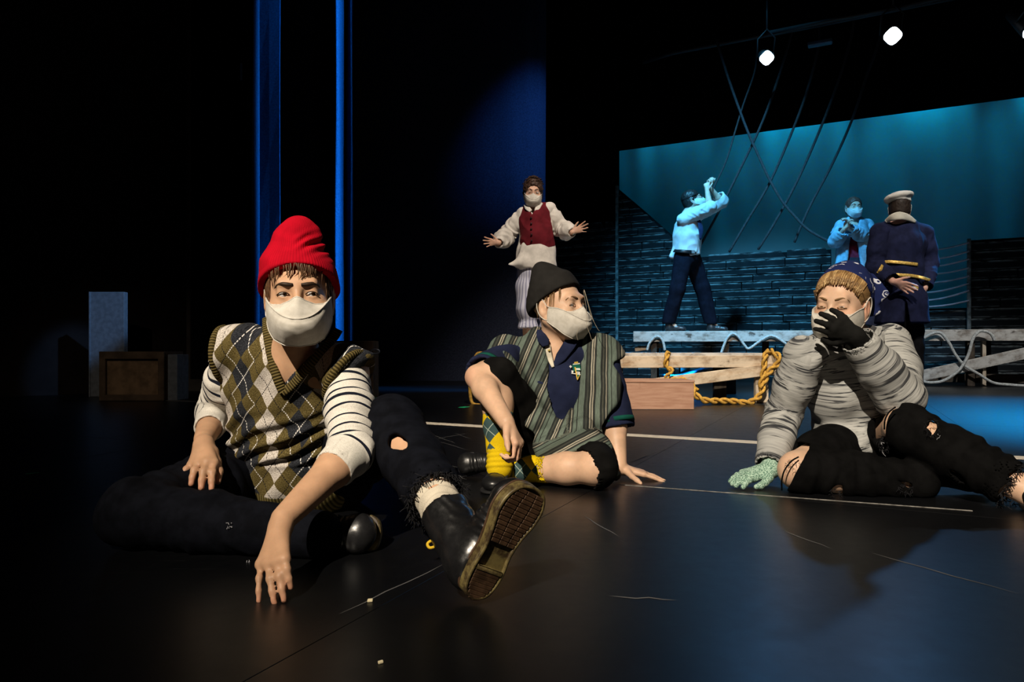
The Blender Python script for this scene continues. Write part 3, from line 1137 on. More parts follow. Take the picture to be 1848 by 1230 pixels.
# ------------------------------------------------------------------ blocks by the left wall
M_BLK = plain('grey painted ply', (.20, .21, .23), .75, .2, .15, 30)
M_CRATE = plain('dark crate ply', (.13, .085, .055), .75, .2, .3, 8)
dB = 5.95
x0, x1 = P(160, 0, dB)[0], P(223, 0, dB)[0]
zt = P(0, 526, dB)[2]
ub = thing('upright_block', 'tall narrow grey plywood block standing behind the dark crate', 'block', ((x0 + x1) / 2, dB + .2, 0))
MB().box(((x0 + x1) / 2, dB + .04, zt / 2), ((x1 - x0) / 2 - .001, 0, 0), (0, .03, 0), (0, 0, zt / 2 - .001), .004).build('body', M_BLK, ub)
MB().box((x0 + .006, dB + .012, zt / 2), (.007, 0, 0), (0, .012, 0), (0, 0, zt / 2), .002).build('edge_strip', M_BLK, ub)
dC = 5.5
x0, x1, x2 = P(180, 0, dC)[0], P(296, 0, dC)[0], P(316, 0, dC)[0]
zt = P(0, 634, dC)[2]
cr = thing('wooden_crate', 'low open dark wooden crate against the left wall', 'crate', ((x0 + x1) / 2, dC + .15, 0))
hw, xc = (x1 - x0) / 2, (x0 + x1) / 2
for z_, hh in ((zt - .03, .03), (.025, .024)):
    MB().box((xc, dC, z_), (hw, 0, 0), (0, .012, 0), (0, 0, hh), .003).build('rail', M_CRATE, cr)
for x_ in (x0 + .025, x1 - .02):
    MB().box((x_, dC - .001, zt / 2), (.024, 0, 0), (0, .012, 0), (0, 0, zt / 2 - .001), .003).build('stile', M_CRATE, cr)
MB().box((xc, dC + .03, zt / 2), (hw - .01, 0, 0), (0, .006, 0), (0, 0, zt / 2 - .02), .002).build('back_panel', plain('brown ply', (.26, .16, .09), .7, .2, .3, 12), cr)
MB().box((xc, dC + .17, zt - .006), (hw, 0, 0), (0, .15, 0), (0, 0, .006), .002).build('top', M_CRATE, cr)
for s_ in (-1, 1):
    MB().box((xc + s_ * (hw - .005), dC + .17, zt / 2), (.006, 0, 0), (0, .15, 0), (0, 0, zt / 2 - .008), .002).build('side', M_CRATE, cr)
tag(MB().box(((x1 + x2) / 2 + .012, dC + .12, zt * .47), ((x2 - x1) / 2 - .006, 0, 0), (0, .1, 0), (0, 0, zt * .47), .004).build('grey_block', M_BLK), 'short grey block standing against the right side of the dark crate', 'block')
tag(MB().tube(spline([G(178, 716), G(186, 715), G(193, 719), G(202, 722)], 6) + UP * .006, .006, 6).build('floor_cable', plain('grey cable', (.2, .2, .2), .6), None, True), 'short grey cable end on the floor in front of the dark crate', 'cable')
# small prop box with a ring behind the front performer's shoulder
d_ = 5.9
c = P(664, 640, d_)
o = thing('prop_box', 'small brown box with a ring handle behind the striped sleeve', 'box', (c[0], d_, 0))
zt = P(0, 615, d_)[2]
MB().box((c[0] - .09, d_, zt / 2), (.16, 0, 0), (0, .12, 0), (0, 0, zt / 2), .005).build('body', M_CRATE, o)
MB().tube([P(677 + 8 * math.cos(a), 634 + 4 * math.sin(a), d_ - .14) for a in np.linspace(0, 2 * math.pi, 20)], .006, 6, False).build('ring', plain('steel ring', (.4, .42, .5), .35, .5, metal=.8), o, True)

# ------------------------------------------------------------------ people: shared builders
def skin_mat(name, c, flush=(.62, .22, .15)):
    t = NT(name)
    v = t.obj()
    n1, n2 = t.noise(v, 22, 4), t.noise(v, 300, 2)
    rd = t.xyz(t.attr('flush'))[0]
    col = t.mix(t.step(n1, .3, .7), tuple(x * .88 for x in c), tuple(min(1, x * 1.08) for x in c))
    col = t.mix(t.f('MULTIPLY', rd, .55), col, flush)
    t.bump(n2, .15, .001)
    return t.done(col, .5, .35, Subsurface_Weight=.12, Subsurface_Radius=(.012, .004, .002), Subsurface_Scale=.5)


def cloth(name, c, var=.2, bsc=420, bump=.3, rough=.9, sc=14):
    return plain(name, c, rough, .12 if max(c) > .02 else .05, var, sc, bump, bsc)


def eye_mat(name, iris):
    t = NT(name)
    x, y, z = t.xyz(t.attr('gaze'))
    r = t.f('SQRT', t.f('ADD', t.f('MULTIPLY', x, x), t.f('MULTIPLY', z, z)))
    r = t.f('ADD', r, t.f('MULTIPLY', t.f('LESS_THAN', y, 0.0), 2.0))
    col = t.mix(t.step(r, .40, .50), iris, (.72, .68, .66))
    col = t.mix(t.step(r, .17, .24), (.004, .004, .005), col)
    return t.done(col, .08, .6)


M_EYE = eye_mat('brown eye', (.07, .035, .015))
M_EYEB = eye_mat('grey eye', (.10, .13, .14))


def head_sdf(f, fr, lid=.0045, ears=True, neck=None, nr=.046):
    """adds a head in the local frame: x right, y forward, z up, origin between the eyes' level and ear axis"""
    S, R, p = fr.S, fr.R, fr.p
    e = lambda c, r, k=.02, op='u': f.ell(p(*c), np.array(r) * S, R, k * S, op)
    e((0, -.018, .028), (.073, .094, .082))
    e((0, .022, -.035), (.060, .066, .078), .03)
    e((0, .050, -.092), (.030, .030, .026), .03)
    for s in (-1, 1):
        f.cone(p(s * .056, -.005, -.05), p(s * .028, .055, -.092), .02 * S, .019 * S, .03 * S)      # jaw
        e((s * .038, .058, -.032), (.024, .022, .026), .025)                                        # cheek
    f.cone(p(-.032, .076, .020), p(.032, .076, .020), .013 * S, .013 * S, .02 * S)                   # brow ridge
    for s in (-1, 1):
        e((s * .031, .099, -.003), (.019, .016, .0125), .012, 's')                                   # socket
        f.ell(p(s * .031, .0735, -.003), np.ones(3) * .0152 * S, R, .005 * S)                        # lids over the eyeball
        e((s * .031, .0895, -.0045), (.0135, .010, lid), .0025, 's')                                 # opening
    f.cone(p(0, .084, .008), p(0, .107, -.036), .0075 * S, .0105 * S, .012 * S)                      # nose
    for s in (-1, 1):
        e((s * .011, .095, -.039), (.009, .011, .008), .008)
    f.cone(p(-.018, .088, -.066), p(.018, .088, -.066), .008 * S, .008 * S, .01 * S)
    f.cone(p(-.015, .086, -.077), p(.015, .086, -.077), .008 * S, .008 * S, .008 * S)
    if ears:
        for s in (-1, 1):
            e((s * .076, -.012, -.012), (.008, .018, .031), .006)
            e((s * .083, -.006, -.010), (.006, .009, .018), .004, 's')
    if neck is not None:
        f.cone(p(0, -.022, -.06), neck, nr * S, (nr + .006) * S, .03 * S)


def eyes(fr, gaze, mat, parent, drop=0.0):
    g = nrm(fr.v(*gaze))
    gf = Frame((0, 0, 0), g, fr.R[:, 2])
    n, m = 16, 24
    for s in (-1, 1):
        c = fr.p(s * .031, .0735, -.003)
        V, A = [], []
        for i in range(n + 1):
            for j in range(m):
                a, b = math.pi * i / n, 2 * math.pi * j / m
                q = np.array([math.sin(a) * math.cos(b), math.cos(a), math.sin(a) * math.sin(b)])
                V.append(c + gf.R @ q * .0128 * fr.S)
                A.append(q)
        Fc = [[i * m + j, i * m + (j + 1) % m, (i + 1) * m + (j + 1) % m, (i + 1) * m + j] for i in range(n) for j in range(m)]
        mesh('eye', V, Fc, mat, parent, True, {'gaze': A})


def brows(fr, mat, parent, th=.0042, dz=0.0, arch=.004, inner=.012, lash=None, flat=0.0):
    for s in (-1, 1):
        pts = [fr.p(s * x, y, z + dz) for x, y, z in ((inner, .0915, .0165 + flat), (.022, .0905, .0205 + arch * .5), (.034, .0865, .0215 + arch), (.044, .0775, .0185 + arch * .6), (.050, .069, .0135))]
        m = MB()
        q = spline(pts, 5)
        r = np.interp(np.linspace(0, 1, len(q)), [0, .25, .6, 1], [.7, 1, .8, .2]) * th * fr.S
        m.tube(q, r, 7)
        m.build('eyebrow', mat, parent, True)
        if lash is not None:
            pts = [fr.p(s * x, y, z) for x, y, z in ((.0175, .0858, -.0045), (.024, .0890, -.0045 + lash), (.031, .0900, -.0045 + lash * 1.25), (.038, .0880, -.0045 + lash), (.0455, .0815, -.0055))]
            MB().tube(spline(pts, 4), .0013 * fr.S, 5).build('eyelashes', mat, parent, True)


def mask(fr, mat, parent, loops=True, dx=0.0, pin=None, strings=None, pinmat=None, wide=1.0):
    """folded cotton face mask: an upper panel over the nose with a curved seam, a fuller lower panel under the chin"""
    nu = 41
    U = np.linspace(-1, 1, nu)
    au = np.abs(U)
    rows = []
    top_z = np.interp(au, [0, .06, .16, .34, .55, .8, 1], [-.0105, -.0125, -.020, -.0275, -.0265, -.016, -.006])
    top_y = np.interp(au, [0, .06, .16, .34, .55, .8, 1], [.108, .1065, .100, .088, .074, .042, .006])
    fold_z = -.058 + .050 * np.sin(au * math.pi / 2) ** 2.3
    bot_z = np.interp(au, [0, .3, .55, .8, 1], [-.117, -.113, -.100, -.074, -.052])
    bot_y = np.interp(au, [0, .3, .55, .8, 1], [.082, .080, .066, .038, .004])
    xx = np.sin(U * math.pi / 2 * .98) * .0745 * wide

    def row(y, z, w_=1.0):
        rows.append(np.stack([xx * w_, y, z], 1))
    fold_y = .006 + .120 * np.cos(U * math.pi / 2 * .98) ** .85
    for t in np.linspace(0, 1, 7):
        b = math.sin(math.pi * t) * .006 * (1 - au)
        row(top_y + (fold_y - top_y) * t + b, top_z + (fold_z - top_z) * t)
    row(fold_y + .0015, fold_z - .0022)
    row(fold_y + .0012 * (1 - au), fold_z - .0042)
    row(fold_y + .0006 * (1 - au ** 2), fold_z - .0062)
    for t in np.linspace(.12, 1, 11):
        y0 = fold_y + .0002 * (1 - au ** 2)
        b = math.sin(math.pi * t ** .8) * .017 * (1 - au ** 2)
        row(y0 + (bot_y - y0) * t + b, fold_z - .006 + (bot_z - fold_z) * t, 1 + .02 * math.sin(math.pi * t))
    V = np.array(rows)
    nr = len(rows)
    crease = .0011 * vnoise(V * [90, 90, 240] + 5) + .0011 * vnoise(V * 60)
    V[..., 1] += crease
    inner = V.copy()
    inner[..., 0] *= .975
    inner[..., 1] -= .0035
    W3 = [fr.p(*q) for q in V.reshape(-1, 3)] + [fr.p(*q) for q in inner.reshape(-1, 3)]
    N = nr * nu
    Fc = []
    for i in range(nr - 1):
        for j in range(nu - 1):
            a = i * nu + j
            Fc += [[a, a + 1, a + nu + 1, a + nu], [N + a, N + a + nu, N + a + nu + 1, N + a + 1]]
    for j in range(nu - 1):
        for a, fl in ((j, 0), ((nr - 1) * nu + j, 1)):
            q = [a, N + a, N + a + 1, a + 1]
            Fc.append(q if fl == 0 else q[::-1])
    for i in range(nr - 1):
        for a, fl in ((i * nu, 1), (i * nu + nu - 1, 0)):
            q = [a, N + a, N + a + nu, a + nu]
            Fc.append(q if fl == 0 else q[::-1])
    o = mesh('face_mask', W3, Fc, mat, parent, True, {'mask': np.vstack([V.reshape(-1, 3), inner.reshape(-1, 3)])})
    # stitched hems: thin rolled edges along the top and the fold
    for r_, rad in ((0, .0016), (7, .0010), (nr - 1, .0016)):
        MB().tube([fr.p(*q) for q in V[r_]], rad * fr.S, 5).build('hem', mat, o, True)
    if loops:
        for s in (0, -1):
            sg = np.sign(xx[s])
            pts = [V[2][s], (sg * .080, -.008, .018), (sg * .083, -.022, .022), (sg * .083, -.032, .000), (sg * .080, -.026, -.030), (sg * .078, -.008, -.048), V[-2][s]]
            MB().tube(spline([fr.p(*q) for q in pts], 5), .0018 * fr.S, 5).build('ear_loop', mat, o, True)
    if pin:
        c = fr.p(*pin)
        MB().tube([c - fr.v(0, 1, 0) * .003, c + fr.v(0, 1, 0) * .002, c + fr.v(0, 1, 0) * .004], [.0035 * fr.S, .0035 * fr.S, .002 * fr.S], 8).build('brass_snap', pinmat, o, True)
    return o


M_MASK = (lambda t: (lambda v: (t.bump(t.noise(v, 700, 2), .25, .001), t.done(t.mix(t.step(t.noise(v, 60, 3), .3, .7), (.54, .51, .45), (.64, .61, .55)), .9, .1))[1])(t.obj()))(NT('cream cotton mask'))
M_SNAP = plain('brass snap', (.75, .5, .12), .35, .5, metal=.7)


def strand(m, pts, r, n=5):
    q = spline(pts, 5)
    m.tube(q, np.interp(np.linspace(0, 1, len(q)), [0, .5, 1], [1, .9, .15]) * r, n)


def finger(f, k, tip, r=(.0085, .0062), bend=(0, 0, 0), kk=.004):
    k, tip, bend = np.asarray(k), np.asarray(tip), np.asarray(bend)
    q = [k, k + (tip - k) * .45 + bend, k + (tip - k) * .76 + bend * .8, tip]
    rs = [r[0], r[0] * .97, r[0] * .4 + r[1] * .6, r[1]]
    f.limb(q, rs, kk)
    f.ell(q[1], [r[0] * 1.1] * 3, None, .004)
    return q


def hand(f, wr, ks, tips, thumb, rw=.024, r=(.0085, .0062), bend=(0, 0, 0), pad=.0135, bends=None):
    """wrist, four knuckles, four fingertips, thumb polyline (root, joint, joint, tip)"""
    for i, k in enumerate(ks):
        f.cone(wr, k, pad * 1.25, pad * .78, .012)
    for a, b in zip(ks[:-1], ks[1:]):
        f.cone(a, b, pad * .72, pad * .72, .006)
    for i, (k, t) in enumerate(zip(ks, tips)):
        s = (1, 1.04, 1, .86)[i]
        finger(f, k, t, (r[0] * s, r[1] * s), bends[i] if bends else bend)
    th = [np.asarray(q) for q in thumb]
    f.limb([np.asarray(wr) * .45 + th[0] * .55, th[0], th[1], th[2], th[3]] if len(th) == 4 else th, [pad, r[0] * 1.5, r[0] * 1.2, r[0] * 1.12, r[1] * 1.1], .006)


def hand_auto(f, wr, d, t, n, S=1.0, curl=(20, 25, 15), spread=8, r=(.0082, .0062), thumb=(.75, .55, .1), tcurl=15):
    """wr wrist, d finger direction, t thumb side, n back of the hand"""
    d, n = nrm(d), nrm(n)
    t = nrm(np.asarray(t) - d * np.dot(t, d))
    n = nrm(np.cross(d, t)) * np.sign(np.dot(np.cross(d, t), n))
    wr = np.asarray(wr, float)
    ks = [wr + S * (d * a + t * b) for a, b in ((.086, .029), (.090, .009), (.084, -.011), (.074, -.028))]
    L = ((.042, .025, .021), (.046, .028, .022), (.042, .026, .021), (.032, .020, .019))
    for k in ks:
        f.cone(wr, k, .017 * S, .0105 * S, .012 * S)
    for a, b in zip(ks[:-1], ks[1:]):
        f.cone(a, b, .0098 * S, .0098 * S, .006 * S)
    for i, (k, l) in enumerate(zip(ks, L)):
        sp = math.radians((1, .25, -.5, -1.5)[i] * spread)
        a0 = nrm(d * math.cos(sp) + t * math.sin(sp))
        pts, ang = [k], 0.0
        for j in range(3):
            ang += math.radians(curl[j])
            pts.append(pts[-1] + S * l[j] * (a0 * math.cos(ang) - n * math.sin(ang)))
        s = S * (1, 1.04, 1, .86)[i]
        f.limb(pts, [r[0] * s, r[0] * .95 * s, r[1] * 1.1 * s, r[1] * s], .003 * S)
    td = nrm(t * thumb[0] + d * thumb[1] - n * thumb[2])
    p0 = wr + S * (d * .022 + t * .022)
    p1 = p0 + S * td * .040
    td2 = nrm(td + d * math.radians(tcurl) * 1.5)
    p2 = p1 + S * td2 * .030
    p3 = p2 + S * td2 * .022
    f.limb([p0, p1, p2, p3], [.015 * S, .0105 * S, .0095 * S, .0072 * S], .006 * S)


def shoe(fr, L, W, hts, parent, m_up, m_sole, shaft=None, sole_t=.012, treads=False, name='shoe', h=.003, sr=.04, m_tread=None):
    """fr: origin under the heel, x across, y to the toe, z up. hts: upper heights at heel, instep, toe"""
    prof_y = np.array([-.0, .04, .12, .25, .42, .58, .72, .84, .93, .98, 1.0]) * L
    prof_w = np.array([.0, .48, .68, .74, .66, .78, .97, .97, .78, .5, .0]) * W / 2
    shift = np.array([0, 0, 0, 0, .02, .03, .02, 0, -.02, -.03, -.03]) * W
    rt = [(w_ + s, y) for y, w_, s in zip(prof_y, prof_w, shift)]
    lf = [(-w_ + s, y) for y, w_, s in zip(prof_y, prof_w, shift)][1:-1][::-1]
    ol = spline(np.array([(x, y, 0) for x, y in rt + lf] + [(rt[0][0], rt[0][1], 0)]), 3)[:-1]
    n = len(ol)
    cx = ol[:, :2].mean(0)
    V = []
    for z, s in ((0, .95), (.0025, 1.0), (sole_t - .002, 1.0), (sole_t, .97)):
        V += [fr.p(*(cx + (q[:2] - cx) * s), z) for q in ol]
    Fc = [[i * n + j, i * n + (j + 1) % n, (i + 1) * n + (j + 1) % n, (i + 1) * n + j] for i in range(3) for j in range(n)]
    Fc += [list(range(n))[::-1], [3 * n + j for j in range(n)]]
    root = bpy.data.objects.new(name, None)
    link(root, parent)
    o = fr.p(0, L * .4, 0)
    root.location = Vector(o) - parent_world(parent)
    mesh('sole', V, Fc, m_sole, root)
    if treads:
        m = MB()
        for y in np.concatenate([np.linspace(.035, .23, 7), np.linspace(.50, .93, 13)]) * L:
            w_ = np.interp(y, prof_y, prof_w) - .006
            sh = np.interp(y, prof_y, shift)
            for a, b in ((-1, -.42), (-.36, .30), (.36, 1)):
                if y < .3 * L:
                    a, b = (-1, 1) if a == -1 else (0, 0)
                if b - a > .1 and w_ > .012:
                    m = MB().box(fr.p(sh + w_ * (a + b) / 2, y, -.0025), fr.v(w_ * (b - a) / 2, 0, 0), fr.v(0, .0033, 0), fr.v(0, 0, .0035), .0008)
                    m.build('tread_bar', m_tread, root)
        m = MB()
        q = [fr.p(*(cx + (w3[:2] - cx) * .965), -.003) for w3 in ol]
        m.tube(q + [q[0]], .0035, 6, False)
        w_ = np.interp(.27 * L, prof_y, prof_w) - .004
        m.box(fr.p(0, .265 * L, -.003), fr.v(w_, 0, 0), fr.v(0, .004, 0), fr.v(0, 0, .0045), .001)
        m.build('welt', m_sole, root, True)
        m = MB()
        q = [fr.p(*(cx + (w3[:2] - cx) * .985), sole_t + .0015) for w3 in ol]
        m.tube(q + [q[0]], .0022, 6, False)
        m.build('stitching', m_tread, root, True)
    f = Fld(h)
    zt = sole_t
    ha, hb, hc = hts
    wy = W * .5
    f.seg(fr.p(0, L * .80, zt + hc * .46), fr.p(0, L * .55, zt + hb * .40), (wy * .86, hc * .54), (wy * .70, hb * .46), fr.v(1, 0, 0), .02)
    f.seg(fr.p(0, L * .55, zt + hb * .40), fr.p(0, L * .2, zt + ha * .36), (wy * .70, hb * .46), (wy * .62, ha * .50), fr.v(1, 0, 0), .02)
    f.ell(fr.p(-.03 * W, L * .84, zt + hc * .40), [wy * .84, L * .15, hc * .56], fr.R, .012)
    f.ell(fr.p(0, L * .16, zt + ha * .40), [wy * .62, L * .145, ha * .55], fr.R, .015)
    if shaft is not None:
        a, b = fr.p(0, L * .22, zt + ha * .5), np.asarray(shaft)
        f.cone(a, b, sr * 1.0, sr, .025)
        bn = nrm(b - a)
        f._a('s', lambda X, Y, Z: np.maximum(-((X - b[0]) * bn[0] + (Y - b[1]) * bn[1] + (Z - b[2]) * bn[2]), np.sqrt((X - b[0]) ** 2 + (Y - b[1]) ** 2 + (Z - b[2]) ** 2) - sr * 1.7), b - sr * 2, b + sr * 2, .003)
        f.cone(b - nrm(b - a) * .012, b + nrm(b - a) * .05, sr * .86, sr * .86, .003, 's')
    f.half(fr.p(0, 0, zt - .003), -fr.R[:, 2], .002)

    def dp(V_, N_):
        q = fr.inv(V_) * fr.S
        cr = np.exp(-((q[:, 1] / L - .6) / .12) ** 2)
        return .0016 * cr * np.sin(q[:, 1] * 480 + 3 * vnoise(V_ * 40)) + .0008 * vnoise(V_ * 70)
    f.mesh('upper', m_up, root, 1, dp)
    return root


def leather(name, c=(.006, .006, .0065), rough=.2):
    t = NT(name)
    v = t.obj()
    n = t.noise(v, 150, 3)
    t.bump(n, .12, .0015)
    return t.done(t.mix(t.step(t.noise(v, 14, 4), .4, .75), c, tuple(x * 2.2 for x in c)), t.f('ADD', rough, t.f('MULTIPLY', n, .2)), .5)


M_LEATHER = leather('black polished leather')
M_SOLE = (lambda t: (lambda v: t.done(t.mix(t.step(t.noise(v, 35, 4, .7), .35, .65), (.035, .022, .010), (.16, .125, .045)), .45, .4))(t.obj()))(NT('brown translucent rubber sole'))
M_TREAD = plain('dark brown rubber tread', (.055, .030, .016), .4, .45, .4, 60)
M_DSOLE = plain('black rubber sole', (.015, .015, .016), .6, .3)


def beanie(fr, parts, plane, mat, parent, name, cuff=None, cuff_off=.006, h=.003, attr_c=None, disp=None, sl=.9):
    """parts(f, off) adds the outer volumes; plane = (point, normal out of the bottom), cuff = height of the turned-up band"""
    def build(off, nm, lo_, hi_, par, hollow):
        f = Fld(h)
        parts(f, off)
        p, n = plane
        n = nrm(n)
        f.half(fr.p(*p) - fr.v(*n) * lo_ * fr.S, fr.v(*n), .004)
        if hi_ is not None:
            f.half(fr.p(*p) - fr.v(*n) * hi_ * fr.S, -fr.v(*n), .006)
        f.ell(fr.p(0, -.018, .028), np.array([.0755, .0965, .083]) * fr.S, fr.R, .002, 's')
        f.ell(fr.p(0, -.01, -.01), np.array([.0755, .095, .07]) * fr.S, fr.R, .002, 's')
        return f.mesh(nm, mat, par, 1, disp, {'rib': lambda V: (lambda q: np.stack([np.arctan2(q[:, 0], q[:, 1] + .018), q[:, 2], q[:, 1]], 1))(fr.inv(V))})
    o = build(0.0, name, 0.0, None, parent, True)
    if cuff:
        build(cuff_off, 'cuff', -.001, cuff, o, True)
    return o


def knit_mat(name, c, rib=90, amt=.35, var=.12):
    t = NT(name)
    a, z, y = t.xyz(t.attr('rib'))
    w_ = t.f('SINE', t.f('MULTIPLY', a, rib))
    n_ = t.noise(t.obj(), 500, 2)
    t.bump(t.f('ADD', t.f('MULTIPLY', w_, amt), n_), .5, .0012)
    big = t.noise(t.obj(), 25, 3)
    dk = t.mix(t.step(big, .3, .7), tuple(x * (1 - var) for x in c), tuple(x * (1 + var) for x in c))
    return t.done(t.mix(t.f('MULTIPLY', t.step(w_, .2, -.9), amt * .7), dk, tuple(x * .45 for x in c)), .95, .08)


def snap(V, pix, off=.0, rad=5.0, N=None):
    """3-D path on the side of a surface that faces the house, under a list of pixels"""
    V = np.asarray(V)
    X, Y = CX + V[:, 0] / V[:, 1] * F, HY - (V[:, 2] - CH) / V[:, 1] * F
    out = []
    for x, y in pix:
        r = rad
        while True:
            k = (np.abs(X - x) < r) & (np.abs(Y - y) < r)
            if k.sum() >= 3 or r > 60:
                break
            r *= 1.5
        d = np.percentile(V[k, 1], 6) if k.any() else np.nan
        out.append(P(x, y, d - off))
    return np.array(out)


def wv(o):
    v = np.empty(len(o.data.vertices) * 3, np.float32)
    o.data.vertices.foreach_get('co', v)
    return v.reshape(-1, 3) + np.array(parent_world(o))


def ribbon(path, width, th, mat, parent, name, face=(0, -1, .1), k=5, lift=0.0):
    """a flat padded band along a path"""
    p = spline(path, k)
    T = np.gradient(p, axis=0)
    T /= np.linalg.norm(T, axis=1)[:, None] + 1e-9
    fc = np.asarray(face, float)
    S_ = np.cross(T, fc)
    S_ /= np.linalg.norm(S_, axis=1)[:, None] + 1e-9
    Nn = np.cross(S_, T)
    Nn *= np.sign(Nn @ fc)[:, None]
    wd = np.full(len(p), width / 2) if np.isscalar(width) else np.interp(np.linspace(0, 1, len(p)), np.linspace(0, 1, len(width)), width) / 2
    n = 10
    V, at = [], []
    arc = np.concatenate([[0], np.cumsum(np.linalg.norm(np.diff(p, axis=0), axis=1))])
    for i in range(len(p)):
        for j in range(n):
            a = 2 * math.pi * j / n
            cx, sx = math.cos(a), math.sin(a)
            V.append(p[i] + S_[i] * wd[i] * np.sign(cx) * abs(cx) ** .6 + Nn[i] * (th / 2 * np.sign(sx) * abs(sx) ** .8 + lift))
            at.append([arc[i], cx, sx])
    m = len(p)
    Fc = [[i * n + j, i * n + (j + 1) % n, (i + 1) * n + (j + 1) % n, (i + 1) * n + j] for i in range(m - 1) for j in range(n)]
    Fc += [list(range(n)), [(m - 1) * n + j for j in range(n)]]
    return mesh(name, V, Fc, mat, parent, True, {'rib': at})


def rag(c, n, rad, mat, parent, name, axis, L=.012, r=.0007, seed=0, drop=None):
    """frayed threads around a hole or hem: centre, ring frame axis"""
    rr = random.Random(seed)
    ax = nrm(axis)
    u = nrm(np.cross(ax, [.3, .2, .9]))
    v = np.cross(ax, u)
    m = MB()
    for _ in range(n):
        a = rr.uniform(0, 2 * math.pi)
        q = c + (u * math.cos(a) * rad[0] + v * math.sin(a) * rad[1]) * rr.uniform(.85, 1.08)
        d = (u * math.cos(a) + v * math.sin(a)) * rr.uniform(-.8, .5) + np.array([rr.uniform(-.6, .6), rr.uniform(-.3, .3), rr.uniform(-1, .3)]) + ax * rr.uniform(0, .5)
        d = nrm(d) * L * rr.uniform(.4, 1.3)
        m.tube([q, q + d * .5 + np.array([rr.uniform(-.002, .002), 0, 0]), q + d + UP * -.001], r, 4)
    o = m.build(name, mat, parent, True)
    o['kind'] = 'stuff'
    return o


M_THREAD = plain('pale frayed thread', (.42, .42, .45), .9)
M_THREADD = plain('dark frayed thread', (.010, .010, .012), .9)

